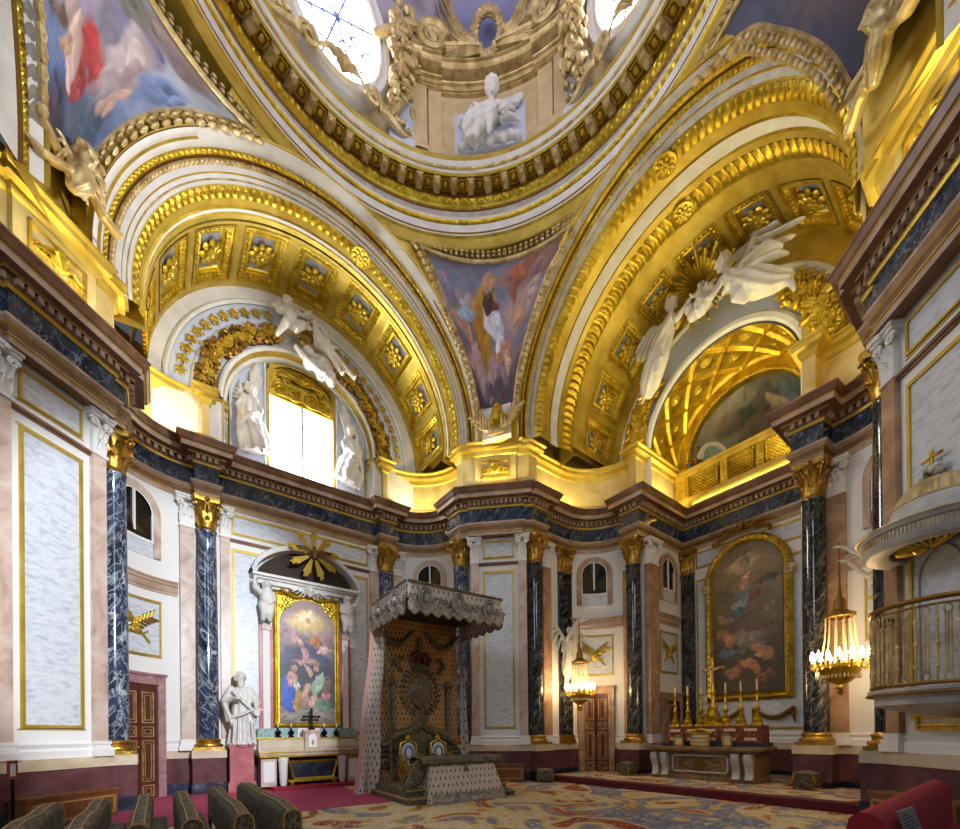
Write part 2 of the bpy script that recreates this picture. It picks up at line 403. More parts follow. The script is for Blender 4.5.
# painted surfaces
def vnoise(x, y, seed, s):
    rng = np.random.RandomState(seed); g = rng.rand(64, 64)
    X = np.asarray(x) * s; Y = np.asarray(y) * s
    xi = np.floor(X).astype(int); yi = np.floor(Y).astype(int); fx = X - xi; fy = Y - yi
    fx = fx * fx * (3 - 2 * fx); fy = fy * fy * (3 - 2 * fy)
    a = g[xi % 64, yi % 64]; b = g[(xi + 1) % 64, yi % 64]; c = g[xi % 64, (yi + 1) % 64]; d = g[(xi + 1) % 64, (yi + 1) % 64]
    return (a * (1 - fx) + b * fx) * (1 - fy) + (c * (1 - fx) + d * fx) * fy
def brush(U, V, bg, blobs, seed=1, rough=.06, aspect=1.):
    """bg: [(v, colour)] from bottom to top; blobs: (u, v, ru, rv, angle deg, colour, softness)"""
    ys = [b[0] for b in bg]; cs = np.array([srgb(b[1])[:3] for b in bg])
    wob = (vnoise(U, V * aspect, seed, 6) - .5) * .22 + (vnoise(U, V * aspect, seed + 1, 15) - .5) * .08
    col = np.stack([np.interp(V + wob, ys, cs[:, k]) for k in range(3)], -1)
    rs = np.random.RandomState(seed); strokes = []
    for u, v, ru, rv, ang, c, soft in blobs:                       # each mass is worked up with smaller folds and limbs
        strokes.append((u, v, ru, rv, ang, srgb(c)[:3], soft))
        for q in range(6):
            t = rs.rand() * 2 * PI; k = rs.rand() ** .5 * .75; du, dv = ru * k * cos(t), rv * k * sin(t)
            a = rad(ang); uu = u + du * cos(a) - dv * sin(a); vv = v + (du * sin(a) + dv * cos(a)) / max(aspect, .01)
            g = .62 + .8 * rs.rand(); w = (.12 + .2 * rs.rand()); cc_ = np.clip(np.array(srgb(c)[:3]) * g + (rs.rand(3) - .5) * .05, 0, 1)
            strokes.append((uu, vv, ru * w + .006, rv * (w + .12) + .006, ang + (rs.rand() - .5) * 90, tuple(cc_), .35))
    for i, (u, v, ru, rv, ang, c, soft) in enumerate(strokes):
        a = rad(ang); du = U - u + (vnoise(U, V * aspect, seed + 5 + i % 9, 11) - .5) * rough; dv = (V - v + (vnoise(U, V * aspect, seed + 40 + i % 9, 11) - .5) * rough) 
        x = (du * cos(a) + dv * aspect * sin(a)) / ru; y = (-du * sin(a) + dv * aspect * cos(a)) / rv
        d = np.sqrt(x * x + y * y); soft = soft * .55; k = np.clip((1.0 + soft - d) / (2 * soft), 0, 1)[..., None]
        shade = (.78 + .5 * np.clip(.5 - .45 * x + .35 * y, 0, 1))[..., None]
        col = col * (1 - k) + np.array(c) * shade * k
    return np.concatenate([np.clip(.88 * col * (.86 + .28 * vnoise(U, V * aspect, seed + 3, 24)[..., None]), 0, 1), np.ones(col.shape[:2] + (1,))], -1)
def canvas(P, bg, blobs, seed=1, aspect=1., rough=.06):
    """P: function (u, v) -> point; returns a finely divided painted surface"""
    nu, nv = 130, int(130 * min(aspect, 2))
    us = np.linspace(0, 1, nu + 1); vs = np.linspace(0, 1, nv + 1)
    U, V = np.meshgrid(us, vs)
    mb = MB(); mb.grid([[P(u, v) for u in us] for v in vs]); mb.col = brush(U, V, bg, blobs, seed, rough, aspect).reshape(-1, 4)
    return mb
# ------------------------------------------------------------------ camera
cam = bpy.data.cameras.new('camera'); co = bpy.data.objects.new('camera', cam); C.objects.link(co); sc.camera = co
yaw, pit, rol, fpx, ppy = 0.1391, 0.0037, -0.0107, 427.77, 732.41
a_ = PI / 4 + yaw
Fh = Vector((cos(a_), sin(a_), 0)); Rh = Vector((sin(a_), -cos(a_), 0)); Zh = Vector((0, 0, 1))
fw = Fh * cos(pit) + Zh * sin(pit); up0 = Zh * cos(pit) - Fh * sin(pit)
rt = Rh * cos(rol) + up0 * sin(rol); up = up0 * cos(rol) - Rh * sin(rol)
mw = Matrix((rt, up, -fw)).transposed().to_4x4(); mw.translation = Vector((-4.9196, -7.6807, 2.0)) * S
co.matrix_world = mw
cam.sensor_width = 36; cam.lens = fpx * 36 / 960; cam.shift_y = (ppy - 414.5) / 960; cam.clip_start = .05; cam.clip_end = 200

# ------------------------------------------------------------------ plan of the chapel (plan units)
def arc(c, R, a0, a1, n=14): return [(c[0] + R * cos(rad(a0 + (a1 - a0) * i / n)), c[1] + R * sin(rad(a0 + (a1 - a0) * i / n))) for i in range(n + 1)]
# entablature line, left arm (x >= 0 half) then right arm (y >= 0 half)
EL = [(0, 10.6), (3.1, 10.6), (3.1, 10.14), (3.82, 10.14), (3.82, 10.6)] + arc((3.9, 8.35), 2.25, 90, 0) + [(5.56, 8.3), (5.56, 7.5), (5.84, 7.22), (5.755, 7.135)]
ER = [(7.385, 5.515), (7.47, 5.6), (7.75, 5.32), (8.6, 5.32), (8.6, 5.75)] + arc((10.1, 3.65), 2.1, 90, 0) + [(11.56, 3.6), (11.56, 2.75), (15.2, 2.75), (15.2, 0)]
mx_ = lambda L: [(-x, y) for x, y in reversed(L)]
my_ = lambda L: [(x, -y) for x, y in reversed(L)]
A2 = [(-9.6, 5.75), (-8.6, 5.75), (-8.6, 5.32), (-7.75, 5.32), (-7.47, 5.6), (-7.385, 5.515)]
I2 = [(5.755, -7.135), (5.84, -7.22), (5.56, -7.5), (5.56, -8.3), (6.1, -8.3), (6.1, -9.2)]
PATH = A2 + mx_(EL) + EL[1:] + ER + my_(ER)[1:] + I2
# wall line
WL = [(0, 10.62), (3.9, 10.62)] + arc((3.9, 8.35), 2.27, 90, 0)[1:] + [(6.3, 8.2), (6.42, 7.75), (6.035, 7.365), (6.885, 6.515)]
WR = [(6.885, 6.515), (7.735, 5.665), (8.12, 6.05), (8.5, 6.0), (8.7, 5.77), (10.1, 5.77)] + arc((10.1, 3.65), 2.12, 90, 0)[1:] + [(12.22, 2.95), (12.4, 2.77), (15.22, 2.77), (15.22, 0)]
WA = [(-9.6, 5.77), (-8.7, 5.77), (-8.5, 6.0), (-8.12, 6.05), (-7.735, 5.665), (-6.885, 6.515)]

wall_prof = [(.14, 0), (.14, .4), (.10, .4), (.10, 1.26), (.14, 1.26), (.14, 1.53), (.10, 1.53), (.10, 1.70), (.05, 1.76), (.09, 1.86), (0, 1.92), (0, 10.5)]
wall_mats = [0, 0, 1, 2, 2, 3, 3, 3, 3, 3, 3]
def wall(name, path, label):
    mb = MB(); mb.sweep(path, wall_prof, wall_mats)
    o = mb.build(name, ['skirting_marble', 'red_marble', 'beige_stone', 'white_stone']); return struct(o, label, 'wall')
W = {}
W['lp'] = wall('wall_west', WA + [(-6.035, 7.365), (-6.42, 7.75)], 'white pier wall with tall marble panel beyond the benches')
W['la'] = wall('wall_left', mx_(WL)[2:] + WL[1:-2], 'white wall of the left chapel behind its altar')
W['mp'] = wall('wall_middle', WL[-3:] + WR[1:3], 'white pier wall with tall marble panel behind the throne canopy')
W['ra'] = wall('wall_right', WR[2:] + my_(WR)[1:-2], 'walls of the sanctuary around the high altar')
W['rp'] = wall('wall_east', my_(WR)[-3:-1] + [(6.885, -6.515), (6.035, -7.365), (6.42, -7.75), (6.3, -8.6)], 'white pier wall behind the pulpit balcony')

# floor
mb = MB(); mb.box(-13, 16, -13, 11.2, -.3, 0); struct(mb.build('floor', 'patterned_carpet', smooth=0), 'large patterned carpet in blue cream and red covering the floor', 'carpet')
mb = MB(); mb.box(8.35, 15.2, -5.3, 5.3, 0, .22, 0); mb.box(8.22, 8.352, -5.3, 5.3, 0, .20, 1)
mb.box(8.25, 8.75, -5.3, 5.3, .2, .226, 1)
struct(mb.build('floor_upper', ['patterned_carpet', 'red_carpet'], smooth=0), 'carpeted step of the sanctuary with red riser', 'step')
mb = MB(); mb.box(-5.9, .75, 4.2, 10.6, 0, .018, 0)
tag(mb.build('carpet', 'pink_carpet', smooth=0), 'plain pink carpet in front of the left altar', 'carpet')
mb = MB(); mb.box(-1.6, 1.6, 9.0, 9.75, .02, .12, 0)
tag(mb.build('altar_step', 'red_velvet', smooth=0), 'low crimson step in front of the left altar table', 'step')

# entablature in three courses
e1 = MB().sweep(PATH, [(-.3, 10.45), (0, 10.45), (0, 10.60), (.03, 10.60), (.03, 10.63), (.03, 10.80), (.06, 10.83), (.12, 10.90), (.12, 10.97), (0, 10.98)], [0, 1, 2, 2, 0, 2, 1, 1, 1])
struct(e1.build('trim_1', ['cornice_marble', 'cornice_pale', 'gold_plain']), 'moulded pink marble architrave above the columns', 'moulding')
e2 = MB().sweep(PATH, [(0, 10.95), (0, 11.60)], [0])
struct(e2.build('trim_2', ['frieze_marble']), 'dark blue marble frieze running round the chapel', 'frieze')
e3 = MB().sweep(PATH, [(0, 11.57), (.04, 11.57), (.06, 11.63), (.08, 11.65), (.08, 11.83), (.20, 11.83), (.20, 11.86), (.23, 11.89), (.40, 11.90), (.40, 12.06), (.43, 12.08), (.46, 12.10), (.52, 12.24), (.54, 12.26), (.54, 12.32), (-.7, 12.34)],
               [1, 1, 1, 0, 0, 1, 0, 0, 2, 1, 0, 0, 0, 0, 2])
struct(e3.build('trim_3', ['cornice_marble', 'gold_plain', 'cornice_pale']), 'projecting brown marble cornice with gilt fillets and dentils', 'cornice')
def along(path, off, step, fn):
    """call fn(point, direction, normal) at even steps along an offset plan line"""
    for i in range(len(path) - 1):
        p = Vector(path[i]); q = Vector(path[i + 1]); t = q - p; L = t.length
        if L < .1: continue
        t /= L; n = Vector((t.y, -t.x)); k = max(1, round(L / step))
        for j in range(k): fn(p + t * (L * (j + .5) / k) + n * off, t, n)
dn = MB()
def dentil(p, t, n):
    w = .055
    vs = [];
    for z in (11.68, 11.82):
        for a, b in ((-w, 0), (w, 0), (w, .11), (-w, .11)): vs.append((p.x + t.x * a + n.x * b, p.y + t.y * a + n.y * b, z))
    dn.add(vs, [(0, 1, 2, 3), (4, 5, 6, 7), (0, 1, 5, 4), (1, 2, 6, 5), (2, 3, 7, 6), (3, 0, 4, 7)])
along(PATH, .08, .19, dentil)
struct(dn.build('trim_4', 'cornice_pale', smooth=0), 'row of small dentil blocks under the cornice', 'dentils')

# attic above the cornice
i0 = 1
def attic_part(path, z1=14.45):
    mb = MB()
    mb.sweep(path, [(.02, 12.32), (.02, 12.62), (-.06, 12.70), (-.14, 12.78), (-.26, 12.82), (-.26, z1 - .5), (-.20, z1 - .45), (-.16, z1 - .3), (-.02, z1 - .24), (-.02, z1 - .1), (.06, z1 - .05), (.06, z1), (-.9, z1)],
             [0, 1, 1, 1, 0, 1, 1, 1, 1, 1, 1, 1])
    return mb
ATL = [(-2.75, 10.6)]; iL = EL.index((3.1, 10.6))
att_left = A2 + mx_(EL)[:-iL] + [(-2.72, 10.6)]
att_right = [(2.72, 10.6)] + EL[iL:] + ER[:-1]
att_far = my_(ER)[1:] + I2
for k, (nm, p, lab) in enumerate((('trim_5', att_left, 'gilded attic course above the left cornice'), ('trim_6', att_right, 'gilded attic course above the middle pier and sanctuary cornice'), ('trim_7', att_far, 'gilded attic course above the pulpit pier'))):
    struct(attic_part(p).build(nm, ['gold_wash', 'gold_plain']), lab, 'attic')

# framed ornament panels let into the attic of each pier
def attic_panel(mid, dirv, label):
    t = Vector(dirv).normalized(); n = Vector((t.y, -t.x))
    T = lambda P: (mid[0] + t.x * P[0] + n.x * P[1], mid[1] + t.y * P[0] + n.y * P[1], P[2])
    r = thing('attic_ornament', label, 'relief', (*mid, 12.9))
    f = MB(T); w = .62
    for a in ((-w, w, 13.0, 13.06), (-w, w, 13.72, 13.78), (-w, -w + .06, 13.0, 13.78), (w - .06, w, 13.0, 13.78)): f.box(a[0], a[1], -.1, .06, a[2], a[3])
    f.build('frame', 'gold', r)
    g = MB(T); g.ell((0, .05, 13.4), (.22, .1, .24), 0, 10, 6)
    for k in range(7):
        a = PI * (k + .5) / 7; g.tube([(0, .08, 13.22), (.2 * cos(a), .14, 13.3 + .28 * sin(a)), (.3 * cos(a), .06, 13.3 + .36 * sin(a))], [.05, .05, .02], 5)
    for s in (-1, 1):
        g.tube([(s * x, .06, 13.38 + .1 * sin(9 * x)) for x in (.1, .2, .3, .4, .5)], [.06, .06, .05, .04, .03], 6)
        g.tube([(p.x, p.y, p.z) for p in spiral((s * .4, .06, 13.28), (s, 0, 0), (0, 0, 1), .13)], .035, 5)
        for q in range(3): g.ell((s * (.25 + .12 * q), .06, 13.22), (.07, .05, .05), 0, 6, 4)
    g.build('shell_and_scrolls', 'gold', r); return r
attic_panel((6.57 + .18, 6.325 + .18), (1, -1), 'gilded shell ornament on the attic of the middle pier')
attic_panel((-6.57 - .18, 6.325 + .18), (1, 1), 'gilded shell ornament on the attic of the pier beyond the benches')
attic_panel((6.57 + .18, -6.325 - .18), (-1, -1), 'gilded shell ornament on the attic above the pulpit')

# ------------------------------------------------------------------ columns
def acanthus_ring(mb, c, z, R, n, w, h, curl, off=0, m=0):
    for k in range(n):
        a = 2 * PI * (k + off) / n; e = Vector((cos(a), sin(a), 0)); t = Vector((-sin(a), cos(a), 0))
        leaf(mb, lambda P, e=e, t=t: tuple(Vector((c[0], c[1], z + P[2])) + t * P[0] + e * (R + P[1])), w, h, curl, m)
def make_column(label, marble):
    t = thing('column', label, 'column', (0, 0, 0), 'giant order columns', 'thing')
    p = MB(); h = .5
    for z0, z1, k, m in ((0, .4, h + .03, 0), (.4, 1.26, h, 1), (1.26, 1.53, h + .02, 2)): p.box(-k, k, -k, k, z0, z1, m)
    p.build('pedestal', ['skirting_marble', 'red_marble', 'beige_stone'], t, smooth=0)
    b = MB(); b.box(-.46, .46, -.46, .46, 1.53, 1.64)
    b.lathe([(.46, 1.64), (.475, 1.69), (.46, 1.74), (.40, 1.76), (.38, 1.80), (.40, 1.84), (.415, 1.87), (.40, 1.90), (.36, 1.92), (.34, 1.94)], 32)
    b.build('base', 'gold_rich', t)
    s_ = MB(); s_.lathe([(.335, 1.93), (.335, 4.0), (.328, 6.0), (.312, 8.0), (.295, 9.25), (.315, 9.28), (.315, 9.35)], 32)
    s_.build('shaft', marble, t)
    k = MB(); k.lathe([(.31, 9.34), (.335, 9.38), (.31, 9.42), (.28, 9.45), (.28, 9.9), (.32, 10.15), (.40, 10.3)], 24)
    acanthus_ring(k, (0, 0), 9.42, .28, 8, .19, .46, .75); acanthus_ring(k, (0, 0), 9.44, .285, 8, .22, .82, .55, .5); acanthus_ring(k, (0, 0), 9.8, .30, 16, .08, .5, .4)
    ab = []
    for q in range(4):
        a = PI / 4 + q * PI / 2; e = Vector((cos(a), sin(a), 0)); f = Vector((cos(a + PI / 2), sin(a + PI / 2), 0))
        for s in (-1, 1):
            k.tube(spiral(Vector((0, 0, 10.2)) + e * .46 + f * (.05 * s), e, (0, 0, 1), .12), .035, 6)
        k.tube([Vector((0, 0, 9.85)) + e * .3, Vector((0, 0, 10.05)) + e * .36, Vector((0, 0, 10.3)) + e * .5], [.05, .06, .05], 6)
        a2 = q * PI / 2; e2 = Vector((cos(a2), sin(a2), 0)); k.ell(Vector((0, 0, 10.38)) + e2 * .42, (.09, .09, .09), 0, 8, 5)
        ab += [e * .60 + f * .05, e.lerp(f, .5) * .78]
    ab = []
    for q in range(4):
        a = PI / 4 + q * PI / 2
        for da, r in ((-.09, .60), (.09, .60), (.45, .47), (PI / 4, .43), (PI / 2 - .45, .47)): ab.append((r * cos(a + da), r * sin(a + da)))
    n = len(ab); vs = [(x * s, y * s, z) for z, s in ((10.3, .93), (10.38, 1), (10.47, 1)) for x, y in ab]; fs = []
    for L in range(2):
        for i in range(n): fs.append((L * n + i, L * n + (i + 1) % n, (L + 1) * n + (i + 1) % n, (L + 1) * n + i))
    fs.append(tuple(range(n))); fs.append(tuple(range(2 * n, 3 * n))); k.add(vs, fs)
    k.build('capital', 'gold_rich', t); return t
cols = [((-5.88, 7.95), 'blue veined column between the brown door and the pier beyond the benches', 'L'),
        ((-3.46, 10.46), 'blue veined column beside the white standing saint', 'L'),
        ((3.46, 10.46), 'blue column just above the raised left end of the throne canopy', 'L'),
        ((5.88, 7.95), 'blue column half hidden behind the right side of the throne canopy', 'L'),
        ((8.2, 5.64), 'dark column left of the lit chandelier angel, next to the tall marble panel', 'D'),
        ((11.88, 3.25), 'dark column between the two leaved door and the high altar', 'D'),
        ((11.88, -3.25), 'dark column between the high altar painting and the large chandelier', 'D'),
        ((8.2, -5.64), 'dark column beside the pulpit balcony railing', 'D')]
protoL = protoD = None
for (x, y), lab, k in cols:
    src = protoL if k == 'L' else protoD
    z = 0 if not (x > 11) else 0
    if src is None:
        src = make_column(lab, 'column_marble' if k == 'L' else 'column_dark'); src.location = (x * S, y * S, 0)
        if k == 'L': protoL = src
        else: protoD = src
    else: dup(src, (x, y, 0), random.choice([0, 1, 2, 3]) * PI / 2, lab)

# pilasters: a flat shaft with white (or gilt) capital and base, local x along the wall, y out
def make_pilaster(T, w, label, shaft='peach_marble', cap='white_stone', d=.12):
    t = thing('pilaster', label, 'pilaster', T((0, 0, 0)), 'pilasters beside the columns', 'thing')
    s_ = MB(T); s_.box(-w / 2, w / 2, -.12, d, 1.92, 9.38); s_.build('shaft', shaft, t, smooth=0)
    b = MB(T)
    for z0, z1, e in ((1.53, 1.70, .09), (1.70, 1.78, .06), (1.78, 1.84, .03), (1.84, 1.92, .05)): b.box(-w / 2 - e, w / 2 + e, -.1, d + e, z0, z1)
    b.build('base', cap, t, smooth=0)
    c = MB(T); c.box(-w / 2, w / 2, -.1, d, 9.38, 10.2)
    c.box(-w / 2 - .03, w / 2 + .03, -.1, d + .04, 9.36, 9.43)
    nl = 3 if w > .5 else 2
    for row, (h, cu) in enumerate(((.42, .6), (.76, .42))):
        for k in range(nl + row - 0):
            x = (-w / 2 + w * (k + .5) / (nl + row))
            leaf(c, lambda P, x=x: T((x + P[0], d + P[1], 9.42 + P[2])), w / nl * .8, h, cu)
    for sg in (-1, 1):
        c.tube(spiral((sg * (w / 2 + .0), d + .06, 10.18), (sg, 0, 0), (0, 0, 1), .12), .035, 6)
    c.box(-w / 2 - .12, w / 2 + .12, -.1, d + .12, 10.30, 10.38); c.box(-w / 2 - .15, w / 2 + .15, -.1, d + .16, 10.38, 10.46)
    c.ell((0, d + .16, 10.38), (.07, .05, .07))
    c.build('capital', cap, t); return t
def fr(p, d):
    """local frame on a wall: point p, direction of travel d (room to its right)"""
    p = Vector(p); t = Vector(d).normalized(); n = Vector((t.y, -t.x))
    return lambda P: (p.x + t.x * P[0] + n.x * P[1], p.y + t.y * P[0] + n.y * P[1], P[2])
q = .7071
PIL = [((6.885 - 1.03 * q, 6.515 + 1.03 * q), (1, -1), .34, 'peach pilaster on the middle pier beside the canopy', 'peach_marble', 'white_stone'),
       ((6.885 + 1.03 * q, 6.515 - 1.03 * q), (1, -1), .34, 'peach pilaster on the middle pier beside the dark column', 'peach_marble', 'white_stone'),
       ((-6.885 - 1.03 * q, 6.515 - 1.03 * q), (1, 1), .34, 'peach pilaster at the frame edge on the pier beyond the benches', 'peach_marble', 'white_stone'),
       ((-6.885 + 1.03 * q, 6.515 + 1.03 * q), (1, 1), .34, 'peach pilaster between the tall marble panel and the blue column by the door', 'peach_marble', 'white_stone'),
       ((6.885 + 1.03 * q, -6.515 + 1.03 * q), (-1, -1), .34, 'ochre pilaster between the pulpit wall and its dark column', 'ochre_marble', 'white_stone'),
       ((-4.05, 10.5), (1, .12), .42, 'peach pilaster between the brown door and the saint side column', 'peach_marble', 'white_stone'),
       ((-2.88, 10.62), (1, 0), .3, 'slim peach pilaster right behind the standing saint', 'peach_marble', 'white_stone'),
       ((2.88, 10.62), (1, 0), .3, 'slim peach pilaster above the canopy on the altarpiece side', 'peach_marble', 'white_stone'),
       ((4.05, 10.5), (1, -.12), .42, 'slim peach pilaster above the canopy on the window side', 'peach_marble', 'white_stone'),
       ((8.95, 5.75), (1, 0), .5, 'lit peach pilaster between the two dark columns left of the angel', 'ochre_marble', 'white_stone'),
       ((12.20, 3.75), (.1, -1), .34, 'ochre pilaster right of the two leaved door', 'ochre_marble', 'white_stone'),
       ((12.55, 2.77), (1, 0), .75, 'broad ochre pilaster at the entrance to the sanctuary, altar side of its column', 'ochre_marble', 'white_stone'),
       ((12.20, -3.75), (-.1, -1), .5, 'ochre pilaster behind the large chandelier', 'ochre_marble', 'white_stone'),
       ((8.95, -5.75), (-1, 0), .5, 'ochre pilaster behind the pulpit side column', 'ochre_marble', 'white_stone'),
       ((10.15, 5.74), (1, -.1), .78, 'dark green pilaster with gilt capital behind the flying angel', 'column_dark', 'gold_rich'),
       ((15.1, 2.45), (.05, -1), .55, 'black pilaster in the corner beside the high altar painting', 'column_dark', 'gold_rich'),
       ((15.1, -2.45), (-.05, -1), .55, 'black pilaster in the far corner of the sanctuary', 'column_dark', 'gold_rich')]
for p, d, w, lab, sh, cp in PIL: make_pilaster(fr(p, d), w, lab, sh, cp)

# ------------------------------------------------------------------ marble panels in gilt frames
def gilt_panel(T, s0, s1, z0, z1, parent, w=.07, ns=1, nm='panel', pm='marble_panel', d=.03):
    p = MB(T); p.box(s0 + w, s1 - w, -.06, d * .6, z0 + w, z1 - w, 0, ns); pn = p.build(nm, pm, parent, smooth=20)
    f = MB(T)
    f.box(s0, s1, -.06, d + .03, z0, z0 + w, 0, ns); f.box(s0, s1, -.06, d + .03, z1 - w, z1, 0, ns)
    f.box(s0, s0 + w, -.06, d + .03, z0 + w, z1 - w); f.box(s1 - w, s1, -.06, d + .03, z0 + w, z1 - w)
    for k in ((z0 - .05, z0 - .02), (z1 + .02, z1 + .05)): f.box(s0 - .05, s1 + .05, -.06, .02, k[0], k[1], 0, ns)
    f.build('gilt_frame', 'gold_plain', pn, smooth=20); return pn
def string_course(T, s0, s1, parent, z=9.32):
    m = MB(T); m.box(s0, s1, -.05, .09, z, z + .07); m.box(s0, s1, -.05, .05, z - .05, z); m.build('string_course', 'cornice_marble', parent, smooth=0)
for key, p, d in (('mp', (6.885, 6.515), (1, -1)), ('lp', (-6.885, 6.515), (1, 1)), ('rp', (6.885, -6.515), (-1, -1))):
    T = fr(p, d); o = W[key]
    gilt_panel(T, -.66, .66, 2.25, 9.0, o); gilt_panel(T, -.66, .66, 9.6, 10.3, o, .05); string_course(T, -.87, .87, o)
T = fr((0, 10.62), (1, 0)); o = W['la']
gilt_panel(T, -2.65, 2.65, 2.1, 9.0, o, .07); gilt_panel(T, -2.65, 2.65, 9.6, 10.3, o, .05); string_course(T, -2.72, 2.72, o)
T = fr((15.22, 0), (0, -1)); o = W['ra']
gilt_panel(T, -2.1, 2.1, 2.1, 9.0, o, .07); gilt_panel(T, -2.1, 2.1, 9.6, 10.3, o, .05)

# ------------------------------------------------------------------ niches: door, trophy panel, band, window
def trophy(T, label, z, sc_=1.0, s=0.):
    """crossed gilded palms, torch and ribbon"""
    r = thing('trophy_relief', label, 'relief', T((s, 0, z)), 'gilded trophies over the doors')
    U = lambda P: T((s + P[0] * sc_, .03 + P[1] * sc_, z + P[2] * sc_))
    a = MB()
    for sg in (-1, 1):
        st = [U((-sg * .55 + sg * 1.15 * t, .05, -.55 + 1.0 * t + .12 * sin(PI * t))) for t in [i / 8 for i in range(9)]]
        a.tube(st, [.045 * sc_ * (1 - .5 * i / 8) for i in range(9)], 6)
        for i in range(3, 9):
            t = i / 8; bx, bz = -sg * .55 + sg * 1.15 * t, -.55 + 1.0 * t + .12 * sin(PI * t)
            for e in (-1, 1):
                a.tube([U((bx, .05, bz)), U((bx + sg * .16 + .1 * e * sg, .07, bz + .08 - .16 * e * sg * sg)), U((bx + sg * .26 + .08 * e * sg, .04, bz + .16 - .2 * e))], [.035 * sc_, .045 * sc_, .008], 5)
    a.build('palms', 'gold', r)
    b = MB(); b.ell(U((0, .08, -.1)), (.12 * sc_, .12 * sc_, .13 * sc_), 0, 8, 5)
    for sg in (-1, 1):
        b.tube([U((sg * x, .06, -.12 - .1 * sin(8 * x) - .12 * x)) for x in [.05 * k for k in range(11)]], .03 * sc_, 5)
    for k in range(6): b.ell(U((.13 * cos(k), .1, -.1 + .13 * sin(k))), (.06 * sc_,) * 3, 0, 6, 4)
    b.build('ribbon', 'gold', r); return r
def niche_window(n, T, label, s=0., w=.62, z0=8.55, z1=10.05, ns=6):
    r = MB(T); out = []
    zc = z1 - w
    def ringp(rr, d): return [(s + rr * cos(a), d, zc + rr * sin(a)) for a in [PI * k / 16 for k in range(17)]]
    f = MB(T)
    A = [(s + (w + .2), .0, z0)] ; 
    for d0, d1, r0, r1 in ((.10, .10, w, w + .22), (0, .10, w, w), (-.05, .10, w + .22, w + .22)):
        P = [(s + r0, d0, z0 - .55), *ringp(r0, d0), (s - r0, d0, z0 - .55)]; Q = [(s + r1, d1, z0 - .55), *ringp(r1, d1), (s - r1, d1, z0 - .55)]
        f.grid([P, Q])
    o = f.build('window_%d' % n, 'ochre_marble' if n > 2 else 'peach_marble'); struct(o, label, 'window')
    g = MB(T); P = [(s + w, .015, z0), *ringp(w, .015), (s - w, .015, z0)]; cen = (s, .015, (z0 + zc) / 2)
    for i in range(len(P) - 1): g.add([cen, P[i], P[i + 1]], [(0, 1, 2)])
    g.add([cen, P[-1], P[0]], [(0, 1, 2)]); g.build('pane', 'dark_glass', o)
    c = MB(T); c.box(s - .035, s + .035, .0, .07, z0, z1 - .02); c.box(s - w, s + w, .0, .08, z0 - .09, z0, 0, ns)
    c.box(s - w, s - w + .05, 0, .07, z0, zc); c.box(s + w - .05, s + w, 0, .07, z0, zc)
    c.grid([ringp(w, .07), ringp(w - .05, .07)]); c.build('white_sash', 'white_stone', o)
    a = MB(T); a.box(s - w, s + w, 0, .04, z0 - .55, z0 - .09, 0, ns); a.build('apron', 'marble_panel', o)
    return o
def niche_band(T, s0, s1, parent, ns=10):
    b = MB(T)
    for z0, z1, d in ((6.9, 7.0, .05), (7.0, 7.2, .09), (7.2, 7.3, .14), (7.3, 7.36, .18)): b.box(s0, s1, -.05, d, z0, z1, 0, ns)
    b.build('string_band', 'cornice_pale', parent, smooth=30)
def door(n, T, label, w, h, leaves=2, z0=0, frame='door_marble', s=0., ns=4):
    f = MB(T); k = .28
    f.box(s - w - k, s - w, -.05, .22, z0, z0 + h + k, 0, 2); f.box(s + w, s + w + k, -.05, .22, z0, z0 + h + k, 0, 2); f.box(s - w, s + w, -.05, .22, z0 + h, z0 + h + k, 0, ns)
    f.box(s - w - k - .04, s + w + k + .04, -.05, .28, z0 + h + k, z0 + h + k + .08, 0, ns)
    f.box(s - w - .08, s - w, -.05, .27, z0, z0 + h + .08); f.box(s + w, s + w + .08, -.05, .27, z0, z0 + h + .08)
    o = f.build('door_%d' % n, frame, smooth=20); struct(o, label, 'door')
    for L in range(leaves):
        a = s - w + 2 * w * L / leaves; b = s - w + 2 * w * (L + 1) / leaves
        d = MB(T); d.box(a + .01, b - .01, .0, .165, z0, z0 + h, 0, ns); lf = d.build('leaf', 'wood', o, smooth=20)
        g = MB(T); y = [.02, .12, .15, .51, .54, .63, .66, .93] if h > 3.2 else [.03, .15, .18, .48, .52, .62, .65, .95]
        for i in range(0, 8, 2):
            c0, c1 = z0 + h * y[i], z0 + h * y[i + 1]; m0, m1 = a + (b - a) * .17, b - (b - a) * .17
            for e, t in ((0, .03), (.09, .018)):
                g.box(m0 + e, m1 - e, 0.15, .19, c0 + e, c0 + e + t, 0, 2); g.box(m0 + e, m1 - e, 0.15, .19, c1 - e - t, c1 - e, 0, 2)
                g.box(m0 + e, m0 + e + t, 0.15, .19, c0 + e, c1 - e); g.box(m1 - e - t, m1 - e, 0.15, .19, c0 + e, c1 - e)
        g.build('gilt_moulding', 'gold_pale', lf, smooth=0)
        hd = MB(); kx = b - .1 if L == 0 else a + .1; hd.ell(T((kx, .21, z0 + h * .45)), (.05, .05, .05)); hd.build('knob', 'gold', lf)
    return o
NL = arc_frame((-3.9, 8.35), 2.27, rad(135)); NM = arc_frame((3.9, 8.35), 2.27, rad(45))
NR = arc_frame((10.1, 3.65), 2.12, rad(45)); NH = arc_frame((10.1, -3.65), 2.12, rad(-45))
